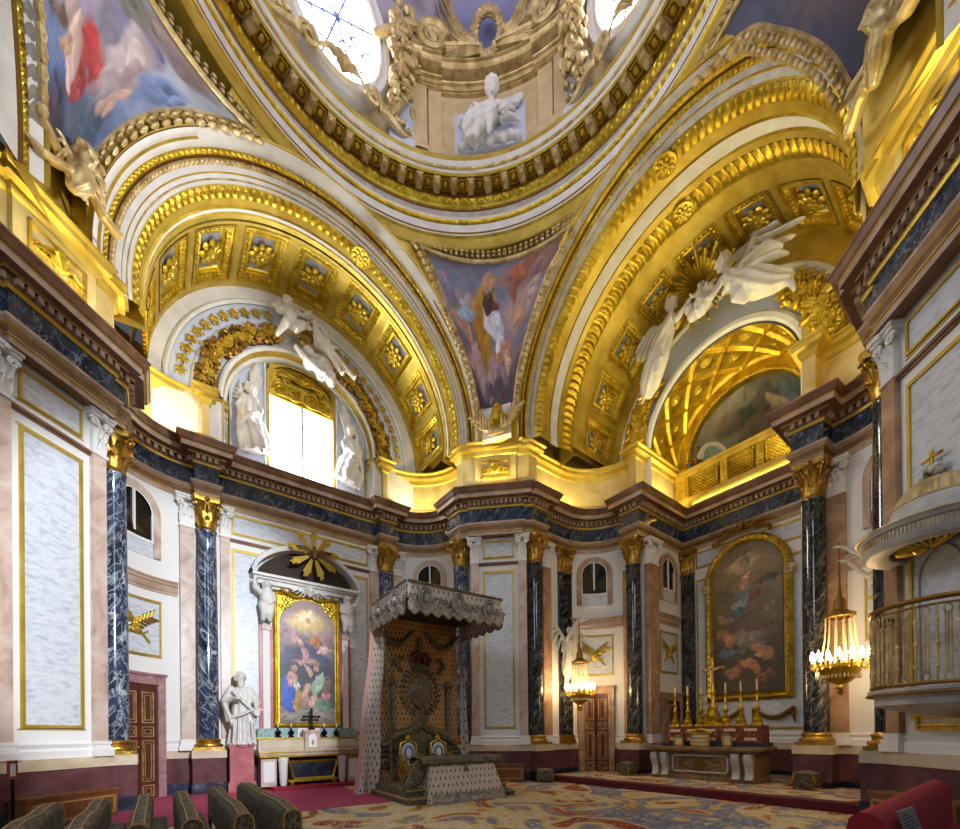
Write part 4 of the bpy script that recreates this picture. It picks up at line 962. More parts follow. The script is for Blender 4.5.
def pendentive(mx, my, nm, bg, blobs, labels, seed, GLi=GLi, GLo=GLo, ng=24):
    mir = lambda p: Vector((p[0] * mx, p[1] * my, p[2]))
    c0 = Vector(DC)
    def P(u, v):
        a = pol(GLi, v); b = pol(GRi, v); A = Vector((a.x - c0.x, a.y - c0.y)); B = Vector((b.x - c0.x, b.y - c0.y))
        aa = math.atan2(A.y, A.x); ab = math.atan2(B.y, B.x); r = A.length * (1 - u) + B.length * u; az = aa * (1 - u) + ab * u
        dip = -.33 * (v ** 6) * sin(PI * u) if v > .3 else 0
        return mir((c0.x + r * cos(az), c0.y + r * sin(az), a.z * (1 - u) + b.z * u + dip))
    cv = canvas(P if mx * my > 0 else (lambda u, v: P(1 - u, v)), bg, blobs, seed, 1.25, .07)
    o = cv.build('fresco', 'fresco_paint'); tag(o, labels[0], 'fresco', None, 'thing')
    g = MB()
    garland_strip(g, lambda t: mir(pol(GLi, t)), lambda t: mir(pol(GLi, t)).lerp(mir(pol(GLo, t)), .75), ng)
    o2 = g.build('fresco_border', 'gold_pale'); tag(o2, labels[1], 'moulding'); g = MB()
    garland_strip(g, lambda t: mir(pol(GRi, t)), lambda t: mir(pol(GRi, t)).lerp(mir(pol(GRo, t)), .75), ng)
    g.build('second_side', 'gold_pale', o2)
    tb = MB()
    top = lambda t, dz: P(t, 1) + Vector((0, 0, dz))
    garland_strip(tb, lambda t: top(t, .02), lambda t: top(t, .36) , 30); tb.tube([top(t / 20, -.05) for t in range(21)], .07, 6); tb.tube([P(t / 6, 0) + Vector((0, 0, -.12)) for t in range(7)], .1, 6); tb.tube([P(0, t / 20) for t in range(21)], .05, 5); tb.tube([P(1, t / 20) for t in range(21)], .05, 5)
    garland_strip(tb, lambda t: P(t, 0) + Vector((0, 0, -.02)), lambda t: P(t, 0) + Vector((0, 0, -.3)), 8, two=False)
    tb.build('top_and_foot_moulding', 'gold_pale', o2)
    # plain surfaces between the border and the arches
    s_ = MB()
    for G, f, ax, rr, pp in ((GLo, fL, 0, 6.16, 6.55), (GRo, fR, 1, 5.64, 6.82)):
        A = []; B = []; Gi = GLi if G is GLo else GRi
        for i in range(25):
            p = pol(G, i / 24); pi_ = pol(Gi, i / 24); ang = math.atan2(p.z - (ZL if ax == 0 else ZR), p[ax] - (0 if ax == 0 else abs(CR_) * -1 * 0))
            if ax == 1 and my < 0: q_ = Vector(f(PI - ang, pp, rr)); q_.y = q_.y
            else: q_ = Vector(f(ang, pp, rr))
            if ax == 0: q_ = Vector((q_.x * mx, q_.y * my, q_.z))
            else: q_ = Vector((q_.x * mx, q_.y if my < 0 else q_.y, q_.z))
            A.append(mir(pi_) + (mir(pi_) - Vector((0, 0, mir(pi_).z))).normalized() * .05); B.append(q_)
        s_.grid([A, B])
    # foot panel behind the emblem
    a, b = mir(GLi[0]), mir(GRi[0]); d = Vector((mx, my, 0)).normalized()
    e_ = (b - a) * (.12 if seed == 11 else .5 if mx < 0 else .15); k_ = d * .42
    s_.add([a - e_ + k_ + Vector((0, 0, 1.2)), b + e_ + k_ + Vector((0, 0, 1.2)), b + e_ + k_ + Vector((0, 0, -1.5)), a - e_ + k_ + Vector((0, 0, -1.5))], [(0, 1, 2, 3)])
    struct(s_.build('ceiling_3', 'gold_plain'), labels[2], 'ceiling')
    if seed != 11: return
    # emblem
    m_ = (a + b) / 2 - d * .15 + Vector((0, 0, -.75)); ex = (b - a); ex.z = 0; ex.normalize(); T = onto(m_, ex, -d, (0, 0, 1))
    e = thing('emblem', labels[3], 'emblem', m_)
    pn = MB(T); pn.box(-.62, .62, -.3, -.02, -.62, .62); pn.build('ground', 'stucco', e, smooth=0)
    k = MB(); k.ell(T((.05, .12, .1)), (.3, .22, .36), 0, 10, 6); k.ell(T((.1, .22, .38)), (.2, .16, .18), 0, 8, 5); k.ell(T((.3, .15, -.05)), (.2, .15, .2)); k.ell(T((-.12, .2, -.1)), (.18, .12, .2)); k.build('cartouche', 'gold', e)
    l = MB()
    for sg in (-1, 1):
        l.tube([T((sg * x, .15, -.55 + .75 * x * x * .9 + .25 * x)) for x in (-.35, -.1, .2, .5, .8, 1.0)], [.06, .07, .08, .09, .08, .03], 6)
        for q in range(6):
            x = .25 + .13 * q; z = -.55 + .68 * x * x + .25 * x
            for s2 in (-1, 1): l.tube([T((sg * x, .18, z)), T((sg * (x + .12 + .1 * s2), .25, z + .16 - .14 * s2)), T((sg * (x + .2 + .14 * s2), .2, z + .3 - .2 * s2))], [.05, .06, .01], 5)
    for q in range(4): flower(l, onto(T((-.75 + .12 * (q % 2), .15, -.15 + .2 * q)), ex, (0, 0, 1), -d), .17, 6)
    l.build('palms', 'gold_pale', e)
bgC = [(0, '#4a3f52'), (.18, '#5d4c5c'), (.35, '#8d7078'), (.5, '#6f7391'), (.75, '#8088a8'), (1, '#7d7a86')]
blobC = [(.45, .17, .32, .13, 0, '#a78d92', .5), (.55, .1, .3, .09, 0, '#54444f', .5), (.28, .3, .25, .1, 10, '#b08f92', .5), (.15, .62, .2, .14, 0, '#9d8a94', .6), (.82, .6, .16, .2, 0, '#a58c88', .6), (.8, .83, .22, .14, 20, '#94726a', .6),
         (.42, .55, .12, .36, -8, '#b58a35', .25), (.36, .47, .07, .3, -6, '#a37425', .25), (.53, .53, .1, .16, 30, '#c9c8d6', .25), (.6, .46, .07, .2, 8, '#bdbdcd', .25), (.5, .65, .09, .05, -20, '#7b2a2a', .25), (.47, .71, .05, .13, 0, '#4e3a30', .3), (.47, .78, .045, .06, 0, '#b98e74', .25),
         (.7, .37, .11, .08, 20, '#b98a70', .3), (.6, .31, .05, .05, 0, '#a77a5c', .25), (.76, .28, .04, .1, 20, '#c09a80', .3), (.15, .5, .05, .16, 10, '#b98a7c', .3), (.22, .6, .08, .06, 0, '#9fb0cc', .3), (.83, .55, .05, .1, -15, '#b98f78', .3), (.72, .78, .05, .14, 5, '#9c5c4a', .3), (.07, .72, .05, .1, 0, '#8f86a0', .4), (.9, .72, .05, .08, 0, '#b59a94', .4)]
pendentive(1, 1, 'mid', bgC, blobC, ('fresco of a bearded figure in a golden cope on the middle pendentive', 'gilded egg leaf border around the middle fresco', 'gilt plaster between the middle fresco and its two arches', 'gilded crossed palms and cartouche under the middle fresco'), 11)
bgA = [(0, '#3f4766'), (.2, '#4f6496'), (.45, '#7f8bb0'), (.7, '#a7aec2'), (1, '#b5b9c6')]
blobA = [(.3, .1, .2, .14, 0, '#3c3a48', .5), (.7, .2, .24, .14, 20, '#455062', .5), (.45, .52, .34, .14, -50, '#a18d92', .3), (.4, .62, .16, .3, 35, '#8f8797', .3), (.52, .42, .17, .09, -30, '#a8423c', .3), (.45, .3, .14, .1, -20, '#8c3236', .3), (.6, .72, .17, .12, -20, '#8f88a8', .3), (.48, .8, .16, .1, 10, '#8d8a82', .3),
         (.36, .38, .06, .17, 15, '#c2a49a', .25), (.25, .5, .08, .16, 0, '#b9a3a0', .3), (.76, .42, .06, .2, 10, '#b59488', .3), (.68, .55, .1, .26, 12, '#b0a0a2', .3), (.18, .42, .09, .06, 20, '#6c5548', .3), (.3, .35, .08, .06, 30, '#a58a72', .3), (.1, .55, .13, .16, 0, '#a9a9bb', .6), (.88, .6, .1, .12, 0, '#7382ac', .4), (.75, .85, .14, .12, 0, '#8c7c80', .4)]
pendentive(-1, 1, 'left', bgA, blobA, ('fresco of tumbling robed figures and red drapery at the upper left corner', 'gilded egg leaf border around the upper left fresco', 'gilt plaster around the upper left fresco', 'gilded head with wings and drapery under the upper left fresco'), 21,
    [(6.35, 6.5, 15.6), (5.98, 6.5, 16.8), (5.3, 6.5, 18.1), (4.4, 6.5, 19.15), (3.4, 6.5, 19.8), (2.4, 6.5, 20.2)], [(6.04, 6.55, 15.4), (5.68, 6.55, 16.6), (5.04, 6.55, 17.83), (4.18, 6.55, 18.82), (3.2, 6.55, 19.48), (2.1, 6.55, 19.95)], 18)
pendentive(1, -1, 'right', [(0, '#3b3a4c'), (1, '#5d5f78')], [(.5, .5, .4, .4, 0, '#6b5a5c', .5)], ('dark fresco sliver at the upper right corner', 'gilded egg leaf border at the upper right corner', 'gilt plaster at the upper right corner', 'gilded figure emblem with drapery at the upper right corner'), 31)
# gilt fill between the crowns of the arches and the ring
for f, ax, rr, pp, nm in ((fL, 0, 6.10, 6.68, 'left chapel'), (fR, 1, 5.64, 6.82, 'sanctuary')):
    A = []; B = []; A2_ = []
    for i in range(41):
        ang = rad(55 + 70 * i / 40); q_ = Vector(f(ang, pp, rr)); B.append(q_)
        az = math.atan2(q_.y - DC[1], q_.x - DC[0]); A.append(Vector(fD(az, 20.62, 7.16)) if True else 0)
    s_ = MB(); s_.grid([B, A]); struct(s_.build('ceiling_4', 'gold_plain'), 'gilt plaster above the crown of the %s arch' % nm, 'ceiling')

for f, r0, p_ in ((fL, 6.0, 6.75), (fR, 5.55, 6.95)):
    mb = MB()
    for a0, a1 in ((-.1, rad(50)), (rad(130), PI + .1)): revolve(mb, f, [(p_, r0), (p_, r0 + 1.0)], [0], a0, a1, 24)
    struct(mb.build('ceiling_9', 'gold_plain'), 'gilt plaster behind the foot of a carved arch', 'ceiling')
# backing behind the arch feet, and the two arches on the nave side
for nm, p in (('wall_outer_left', att_left), ('wall_outer_middle', att_right), ('wall_outer_right', att_far)):
    struct(MB().sweep(p, [(-.8, 14.2), (-.8, 15.6)], [0]).build(nm, 'gold_plain'), 'gilt plaster behind the feet of the arches', 'wall')
pier = EL[EL.index((5.56, 8.3)) - 6:] + ER[:8]
for nm, p in (('wall_outer_middle', pier), ('wall_outer_left', mx_(EL[EL.index((5.56, 8.3)) - 6:])[::1])):
    struct(MB().sweep(p, [(-.7, 14.2), (-.7, 17.2)], [0]).build(nm, 'gold_plain'), 'gilt plaster high behind the arch feet', 'wall')
fN = lambda a, p, r: (-p, CR_ + r * cos(a), ZR + r * sin(a))
fQ = lambda a, p, r: (r * cos(a), -p, ZL + r * sin(a))
for nm, f, k, lab in (('trim_12', fN, -.45, 'carved arch opening to the nave at the left frame edge'), ('trim_13', fQ, 0, 'carved arch opening to the entrance at the upper right')):
    d = .1 if k else 0
    o = MB(); mbs = {}
    archivolt(nm, f, [('flat', (6.62 + d, 6.08 + k), (6.72 + d, 6.10 + k), 'gold_plain'), ('flat', (6.72 + d, 6.06 + k), (6.93 + d, 5.98 + k), 'stucco'), ('rope', (6.93 + d, 5.98 + k), (7.0 + d, 5.88 + k), 'gold', 110, .06),
        ('flat', (7.0 + d, 5.88 + k), (7.14 + d, 5.88 + k), 'gold_dark'), ('flat', (7.08 + d, 5.86 + k), (7.3 + d, 5.42 + k), 'stucco'), ('guilloche', (7.30 + d, 5.38 + k), (7.55 + d, 5.28 + k), 'gold', 70, .07), ('flat', (7.55 + d, 5.28 + k), (10.5, 5.12 + k), 'gold_plain')], lab)
# ------------------------------------------------------------------ left lunette
fE = revmap('y', 0, 14.5)
lw = MB()
for (a, b, m) in (((10.6, 5.2), (10.62, 4.68), 0), ((10.55, 4.70), (10.5, 4.62), 0), ((10.5, 4.62), (10.58, 4.55), 0), ((10.62, 4.55), (10.62, 3.82), 2), ((10.55, 3.9), (10.5, 3.84), 0), ((10.5, 3.84), (10.6, 3.78), 0), ((10.62, 3.8), (10.62, 3.05), 0), ((10.5, 3.08), (10.46, 3.0), 0), ((10.46, 3.0), (10.5, 2.9), 0), ((10.5, 2.9), (10.75, 2.86), 1), ((10.75, 2.86), (10.78, 2.76), 0), ((10.78, 2.76), (11.1, 2.72), 0)):
    revolve(lw, fE, [a, b], [m], n=64)
for sg in (-1, 1):
    lw.add([(sg * 5.2, 10.61, 12.3), (sg * 2.9, 10.61, 12.3), (sg * 2.9, 10.61, 14.5), (sg * 5.2, 10.61, 14.5)], [(0, 1, 2, 3)], 0)
    lw.add([(sg * 2.9, 10.5, 12.3), (sg * 2.74, 11.1, 12.3), (sg * 2.74, 11.1, 14.5), (sg * 2.9, 10.5, 14.5)], [(0, 1, 2, 3)], 0)
    lw.add([(sg * 2.74, 11.1, 12.3), (sg * 1.3, 11.1, 12.3), (sg * 1.3, 11.1, 17), (sg * 2.74, 11.1, 17)], [(0, 1, 2, 3)], 0)
lw.add([(-2.8, 10.2, 12.33), (2.8, 10.2, 12.33), (2.8, 11.1, 12.33), (-2.8, 11.1, 12.33)], [(0, 1, 2, 3)], 0)
lw.add([(0, 11.12, 14.5)] + [(2.75 * cos(PI * k / 24), 11.12, 14.5 + 2.75 * sin(PI * k / 24)) for k in range(25)], [(0, k + 1, k + 2) for k in range(24)], 0)
lo = struct(lw.build('wall_inner_left', ['stucco', 'gold_plain', 'blue_ground']), 'white lunette wall with nested arches around the bright window', 'wall')
wi = MB(); wi.box(-1.36, -1.26, 10.88, 11.1, 12.33, 16.5); wi.box(1.26, 1.36, 10.88, 11.1, 12.33, 16.5)
wi.grid([[(1.36 * cos(PI * k / 16) * 1.0, y, 16.45 + .75 * sin(PI * k / 16)) for k in range(17)] for y in (10.86, 11.1)])
wi.grid([[(1.36 * cos(PI * k / 16) * q, 10.86, 16.45 + .75 * sin(PI * k / 16) * q) for k in range(17)] for q in (1.0, .9)])
o = struct(wi.build('window_10', 'gold_plain'), 'blown out tall window flooding the left lunette with daylight', 'window')
p = MB(); p.box(-1.26, 1.26, 11.02, 11.05, 12.35, 15.75); p.build('pane', 'daylight', o, smooth=0)
p = MB(); p.box(-.05, .05, 10.94, 11.02, 12.35, 15.75)
for z in (13.0, 13.65, 14.3, 14.95, 15.6): p.box(-1.26, 1.26, 10.97, 11.02, z - .025, z + .025)
p.build('glazing_bar', 'white_stone', o, smooth=0)
p = MB(); p.box(-1.26, 1.26, 10.92, 11.08, 15.7, 17.1)
for sg in (-1, 1):
    for k, (x, z, r) in enumerate(((.35, 16.1, .3), (.85, 16.05, .28), (.6, 16.45, .2))): p.tube(spiral((sg * x, 10.88, z), (sg, 0, 0), (0, 0, 1), r), .06, 6)
    p.tube([(sg * 1.1, 10.88, 15.8), (sg * .7, 10.85, 15.85), (sg * .3, 10.85, 15.8), (0, 10.85, 15.9)], .07, 6)
P = [[(1.0 * cos(PI * i / 14) * q, 10.88 - .12 * sin(PI * q) - .03 * (i % 2), 16.55 + .5 * sin(PI * i / 14) * q) for q in (0, .4, .8, 1)] for i in range(15)]; p.grid(P)
p.build('shell_tympanum', 'gold', o)

# garlands round the lunettes
def lunette_garland(f, pl, r, w, a0, a1, n, label, loose=None, mname='gold_dark'):
    mid = f((a0 + a1) / 2, pl, r); t = thing('garland', label, 'garland', mid)
    rnd = random.Random(len(label)); g = MB(); b = MB()
    for i in range(n):
        a = a0 + (a1 - a0) * (i + .5) / n
        for q in range(3):
            c = Vector(f(a + rnd.uniform(-.02, .02), pl - rnd.uniform(.05, .22), r + rnd.uniform(-.5, .5) * w)); R = Matrix.Rotation(rnd.uniform(0, PI), 3, 'Y') @ Matrix.Rotation(rnd.uniform(0, PI), 3, 'Z')
            g.ell(c, (w * .26, w * .13, w * .16), 0, 6, 4, R)
        if i % 2 == 0:
            c = Vector(f(a, pl - .22, r + rnd.uniform(-.2, .2) * w)); ey = Vector(f(a, pl, r + 1)) - Vector(f(a, pl, r)); n_ = Vector(f(a, pl - 1, r)) - Vector(f(a, pl, r))
            flower(b, onto(c, ey.cross(n_), ey, n_), w * .3, 6)
    g.build('leaves', mname, t); b.build('blossoms', 'gold', t)
    if loose:
        for i in range(loose[1]):
            l = MB(); a = a0 + (a1 - a0) * (i + .5) / loose[1]; c = Vector(f(a, pl - .05, loose[0])); ey = Vector(f(a, pl, 2)) - Vector(f(a, pl, 1)); n_ = Vector(f(a, pl - 1, 1)) - Vector(f(a, pl, 1))
            flower(l, onto(c, ey.cross(n_), ey, n_), .2, 5); l.build('sprig', 'gold', t)
lunette_garland(fE, 10.6, 3.44, .66, rad(3), rad(74), 46, 'gilded flower garland down the canopy side of the left lunette arch', (4.2, 12))
lunette_garland(fE, 10.6, 3.44, .66, rad(106), rad(177), 46, 'gilded flower garland down the pier side of the left lunette arch', (4.2, 12))
# ------------------------------------------------------------------ sanctuary lunette and apse vault
fS = revmap('x', -.05, 14.5)
rw = MB()
for (a, b, m) in (((12.62, 5.2), (12.62, 4.35), 1), ((12.55, 4.38), (12.5, 4.3), 0), ((12.5, 4.3), (12.6, 4.2), 0), ((12.62, 4.2), (12.62, 3.05), 2), ((12.55, 3.1), (12.48, 3.0), 0), ((12.48, 3.0), (12.5, 2.86), 0), ((12.5, 2.86), (12.62, 2.8), 0)): revolve(rw, fS, [a, b], [m], n=64)
for sg in (-1, 1): rw.add([(12.61, sg * 5.2, 12.3), (12.61, sg * 2.75, 12.3), (12.61, sg * 2.75, 14.5), (12.61, sg * 5.2, 14.5)], [(0, 1, 2, 3)], 0)
struct(rw.build('wall_inner_right', ['stucco', 'gold_plain', 'blue_ground']), 'lunette wall above the sanctuary opening', 'wall')
lunette_garland(fS, 12.55, 3.6, .8, rad(2), rad(50), 34, 'gilded flower garland on the middle pier side of the sanctuary lunette', (4.05, 8), 'gold')
lunette_garland(fS, 12.55, 3.55, .85, rad(130), rad(178), 34, 'gilded flower garland on the pulpit side of the sanctuary lunette', (4.05, 8), 'gold')
av = MB(); rows = []; NA, NP = 200, 60
for i in range(NP + 1):
    p_ = 12.6 + 2.35 * i / NP; row = []
    for j in range(NA + 1):
        a = PI * j / NA; s1 = (a / PI * 6 + (p_ - 12.6) / 2.35 * 1.5) % 1; s2 = (a / PI * 6 - (p_ - 12.6) / 2.35 * 1.5) % 1
        d = min(abs(s1 - .5), abs(s2 - .5)); rib = max(0, 1 - d / .09); d2 = .5 - max(abs(s1 - .5), 0)
        egg = .35 * max(0, 1 - abs(d - .15) / .04) * (.5 + .5 * cos(60 * a + 30 * p_)); edge = max(0, 1 - min(p_ - 12.6, 14.95 - p_) / .18)
        ros = max(0, 1 - math.hypot((abs(s1 - .5) - .5) , (abs(s2 - .5) - .5)) / .24); ros = ros * (.6 + .4 * cos(8 * math.atan2(abs(s1 - .5) - .5, abs(s2 - .5) - .5 + 1e-6)))
        h = max(rib, egg, edge, .8 * ros); row.append(fS(a, p_, 2.86 - .14 * h))
    rows.append(row)
av.grid(rows); struct(av.build('ceiling_5', 'gold', smooth=60), 'gilded vault of diamond coffers deep in the sanctuary', 'vault')
ar = MB()
for (a, b) in (((14.9, 2.9), (14.9, 2.45)), ((14.9, 2.45), (14.84, 2.4)), ((14.84, 2.4), (14.9, 2.3)), ((14.9, 2.3), (15.2, 2.28))): revolve(ar, fS, [a, b], [0], n=64)
relief(ar, fS, (14.84, 2.42), (14.9, 2.3), 'bead', 60, .06)
for sg in (-1, 1): ar.add([(14.95, sg * 2.95, 12.3), (14.95, sg * 2.3, 12.3), (14.95, sg * 2.3, 14.6), (14.95, sg * 2.95, 14.6)], [(0, 1, 2, 3)])
struct(ar.build('trim_11', 'gold'), 'carved gilt arch before the painted apse', 'arch')
n_ = 60
ap = MB(); PP = []
for j in range(41):
    t = j / 40; PP.append([(15.1 + 2.3 * sin(PI * i / n_) * cos(t * PI / 2) * .9, -.05 + 2.35 * cos(PI * i / n_) * cos(t * PI / 2) if True else 0, 14.0 + 2.9 * sin(t * PI / 2)) for i in range(n_ + 1)])
ap.grid(PP); U, V = np.meshgrid(np.linspace(0, 1, n_ + 1), np.linspace(0, 1, 41))
bl = [(.3, .5, .3, .3, 0, '#8c867a', .8), (.62, .42, .22, .1, 25, '#4a4448', .4), (.55, .5, .2, .06, 35, '#3c3539', .4), (.72, .36, .14, .1, 20, '#8f7f86', .4), (.8, .42, .12, .12, 0, '#56607a', .4), (.5, .6, .3, .05, 20, '#5a5552', .5), (.66, .5, .06, .1, 10, '#a08a80', .3), (.52, .36, .12, .1, 0, '#6d5a50', .4)]
ap.col = brush(U, V, [(0, '#57493e'), (.3, '#5c5450'), (.6, '#6f6a64'), (1, '#6a645e')], bl, 5, .08, .6).reshape(-1, 4)
struct(ap.build('ceiling_6', 'fresco_paint'), 'dim grey brown fresco of clouds in the half dome behind the lattice', 'fresco')
bk = MB(); bk.lathe([(2.33, 12.2), (2.33, 14.02)], 24, (15.1, -.05, 0), 0, -PI / 2, PI / 2, .9); struct(bk.build('wall_rear', 'gold_dark'), 'dark gilded curved wall behind the lattice', 'wall')
lg = thing('garland', 'dark gilded foliage garland along the foot of the apse fresco', 'garland', (16.9, 0, 14.1)); g = MB()
rnd = random.Random(3)
for i in range(170):
    a = -PI / 2 + PI * rnd.random(); r = 2.18; g.ell((15.1 + r * .9 * cos(a), -.05 + r * sin(a), 14.2 + rnd.uniform(-.1, 1.15)), (.14, .14, .09), 0, 6, 4, Matrix.Rotation(rnd.uniform(0, 3), 3, 'Y'))
g.build('foliage', 'gold_dark', lg)
T = lambda P: (15.1 + (1.95 - P[1]) * .9 * cos(rad(58) - P[0] / 2.1), -.05 + (2.1 - P[1]) * sin(rad(58) - P[0] / 2.1), P[2])
f = MB(T)
for r0, r1, d0, d1 in ((.62, .62, -.1, .12), (.62, .8, .12, .1), (.8, .84, .1, -.1)):
    f.grid([[(r0 * cos(PI * k / 20), d0, 14.75 + 1.1 * r0 * sin(PI * k / 20)) for k in range(21)], [(r1 * cos(PI * k / 20), d1, 14.75 + 1.1 * r1 * sin(PI * k / 20)) for k in range(21)]])
o = struct(f.build('window_11', 'stucco'), 'small round headed window glimpsed behind the lattice', 'window')
g = MB(T); g.add([(0, 0.02, 14.7)] + [(.62 * cos(PI * k / 20), 0.02, 14.75 + .68 * sin(PI * k / 20)) for k in range(21)], [(0, k + 1, k + 2) for k in range(20)]); g.build('pane', 'green_porcelain', o)

# lattice balustrade on the sanctuary cornice
lt = thing('lattice_balustrade', 'gilded diamond lattice balustrade above the high altar wall', 'balustrade', (14.95, 0, 12.6))
T = fr((14.95, 2.75), (0, -1)); a = MB(T)
a.box(0, 5.5, -.25, .16, 13.85, 13.95); a.box(0, 5.5, -.25, .12, 13.95, 14.12); a.box(0, 5.5, -.2, .2, 14.05, 14.15); a.box(0, 5.5, -.2, .14, 12.6, 12.85); a.box(0, 5.5, -.2, .22, 12.34, 12.62); a.build('rail', 'gold_plain', lt, smooth=0)
b = MB(T)
for s0, s1 in ((.5, 1.9), (2.2, 3.3), (3.6, 5.0)):
    n = int((s1 - s0) / .14)
    for k in range(-7, n):
        for sg in (1, -1):
            x0 = s0 + k * .14; pts = []
            for i in range(8):
                z = 12.85 + i / 7; x = x0 + (i / 7 if sg > 0 else 1 - i / 7)
                if s0 <= x <= s1: pts.append(T((x, .0, z)))
            if len(pts) > 1:
                old = b.T; b.T = None; b.tube(pts, .022, 4); b.T = old
b.build('lattice', 'gold', lt)
for x in (.35, 2.05, 3.45, 5.15):
    c = MB(T); c.box(x - .15, x + .15, -.12, .1, 12.85, 13.85)
    for k in range(5): c.ell((x, .12, 13.0 + .17 * k), (.1, .06, .09), 0, 7, 4)
    c.build('post', 'gold', lt)
# ------------------------------------------------------------------ sculpted figures
def cap(mb, p, q, r0, r1, n=8):
    p, q = Vector(p), Vector(q)
    mb.tube([p.lerp(q, i / 4) for i in range(5)], [r0 + (r1 - r0) * i / 4 for i in range(5)], n); mb.ell(p, (r0,) * 3, 0, n, 5); mb.ell(q, (r1,) * 3, 0, n, 5)
def limb(mb, pts, rs):
    for i in range(len(pts) - 1): cap(mb, pts[i], pts[i + 1], rs[i], rs[i + 1])
def hand(mb, p, d, up, s):
    p, d, up = Vector(p), Vector(d).normalized(), Vector(up).normalized(); x = d.cross(up).normalized()
    mb.ell(p + d * .045 * s, (.04 * s, .055 * s, .03 * s))
    for k, L in enumerate((.075, .09, .085, .065)):
        b = p + d * .08 * s + x * (-.035 + .023 * k) * s
        mb.tube([b, b + d * L * .5 * s, b + d * L * .9 * s - up * .03 * s], [.013 * s, .012 * s, .010 * s], 5)
    b = p + d * .03 * s + x * -.04 * s; mb.tube([b, b - x * .035 * s + d * .03 * s, b - x * .04 * s + d * .06 * s], [.014 * s, .013 * s, .010 * s], 5)
def head(mb, c, f, up, s, hair=1, beard=False):
    """c centre, f facing direction"""
    c, f, up = Vector(c), Vector(f).normalized(), Vector(up).normalized(); x = f.cross(up).normalized(); up = x.cross(f).normalized()
    R = Matrix((x, f, up)).transposed(); P = lambda a, b, z: c + x * a * s + f * b * s + up * z * s
    mb.ell(c, (.075 * s, .092 * s, .105 * s), 0, 14, 9, R); mb.ell(P(0, .03, -.06), (.05 * s, .06 * s, .06 * s), 0, 10, 6, R)
    mb.tube([P(0, .085, .03), P(0, .108, -.015), P(0, .09, -.025)], [.010 * s, .016 * s, .014 * s], 6)
    for sg in (-1, 1):
        mb.ell(P(sg * .032, .083, .018), (.017 * s, .012 * s, .010 * s), 0, 8, 5, R); mb.ell(P(sg * .034, .085, .04), (.028 * s, .012 * s, .009 * s), 0, 8, 5, R)
        mb.ell(P(sg * .078, -.005, -.005), (.012 * s, .022 * s, .03 * s), 0, 8, 5, R)
    mb.ell(P(0, .086, -.055), (.026 * s, .012 * s, .008 * s), 0, 8, 5, R); mb.ell(P(0, .085, -.07), (.02 * s, .012 * s, .008 * s), 0, 8, 5, R); mb.ell(P(0, .075, -.095), (.025 * s, .02 * s, .018 * s), 0, 8, 5, R)
    if hair:
        mb.ell(P(0, -.022, .022), (.084 * s, .09 * s, .1 * s), 0, 14, 9, R); rnd = random.Random(5)
        for k in range(22):
            a = rnd.uniform(-1.7, 1.7); z = rnd.uniform(-.06 * hair, .07); rr = math.sqrt(max(.1, 1 - (z / .115) ** 2))
            mb.ell(P(.082 * rr * sin(a), -.09 * rr * cos(a), z + .01), (.022 * s, .022 * s, .026 * s), 0, 6, 4)
    if beard:
        for k in range(9): mb.ell(P(-.04 + .01 * k, .07 - .02 * abs(k - 4) / 4, -.11 - .02 * (k % 2)), (.018 * s, .02 * s, .04 * s), 0, 6, 4)
def robe(mb, path, radii, folds=9, depth=.16, n=54, twist=.4, seed=0, squash=.8):
    """closed fluted drapery following a spine"""
    path = [Vector(p) for p in path]; K = len(path); P = []; up = None
    for i in range(K):
        d = (path[min(i + 1, K - 1)] - path[max(i - 1, 0)]).normalized()
        x = d.cross(Vector((0, 1, 0)));
        if x.length < .1: x = Vector((1, 0, 0))
        x.normalize(); y = x.cross(d).normalized(); row = []
        for j in range(n):
            a = 2 * PI * j / n; g = 1 + depth * (.5 * sin(folds * a + twist * i + seed) + .3 * sin((folds - 4) * a - twist * 1.6 * i + seed * 2)) * (.45 + .75 * i / (K - 1))
            row.append(path[i] + x * (radii[i] * g * cos(a)) + y * (radii[i] * g * squash * sin(a)))
        P.append(row)
    o = len(mb.v); mb.grid(P, 0, True)
    mb.f += [tuple(o + j for j in range(n)), tuple(o + (K - 1) * n + j for j in reversed(range(n)))]; mb.m += [0, 0]
def wing(mb, root, tip, down, s=1., n=9):
    """fan of layered feathers from root towards tip, trailing along down"""
    root, tip, down = Vector(root), Vector(tip), Vector(down); nrm = (tip - root).cross(down).normalized()
    mid = root.lerp(tip, .45) - down * .12 * (tip - root).length
    lead = [root, root.lerp(mid, .5), mid, mid.lerp(tip, .6), tip]
    mb.tube(lead, [.09 * s, .1 * s, .09 * s, .06 * s, .02 * s], 8)
    L = (tip - root).length
    for k in range(n):
        t = .12 + .88 * k / (n - 1); x = t * 4; i = min(int(x), 3); b = lead[i].lerp(lead[i + 1], x - i)
        d = (down * (1 - .55 * t) + (tip - root).normalized() * (.15 + .9 * t)).normalized(); ln = L * (.34 + .3 * sin(PI * min(1, t * 1.05)) + .06)
        for lay, q in ((0, 1.), (1, .55)):
            e = b + d * ln * q + nrm * (.03 * s * lay)
            mb.tube([b + nrm * (.03 * s * lay), b.lerp(e, .55) + nrm * .03 * s, b.lerp(e, .9), e], [.06 * s, .10 * s, .085 * s, .03 * s], 6, flat=(1, .5))
def fan(mb, root, tips, r):
    for k, t in enumerate(tips):
        a, b = Vector(root), Vector(t); mb.tube([a, a.lerp(b, .35), a.lerp(b, .8), b], [r * .7, r, r * .9, r * .25], 8, flat=(1, .5))
def scarf(mb, pts, r): mb.tube(pts, r if isinstance(r, list) else [r * (1 - .5 * i / (len(pts) - 1)) for i in range(len(pts))], 8, flat=(1, .6))
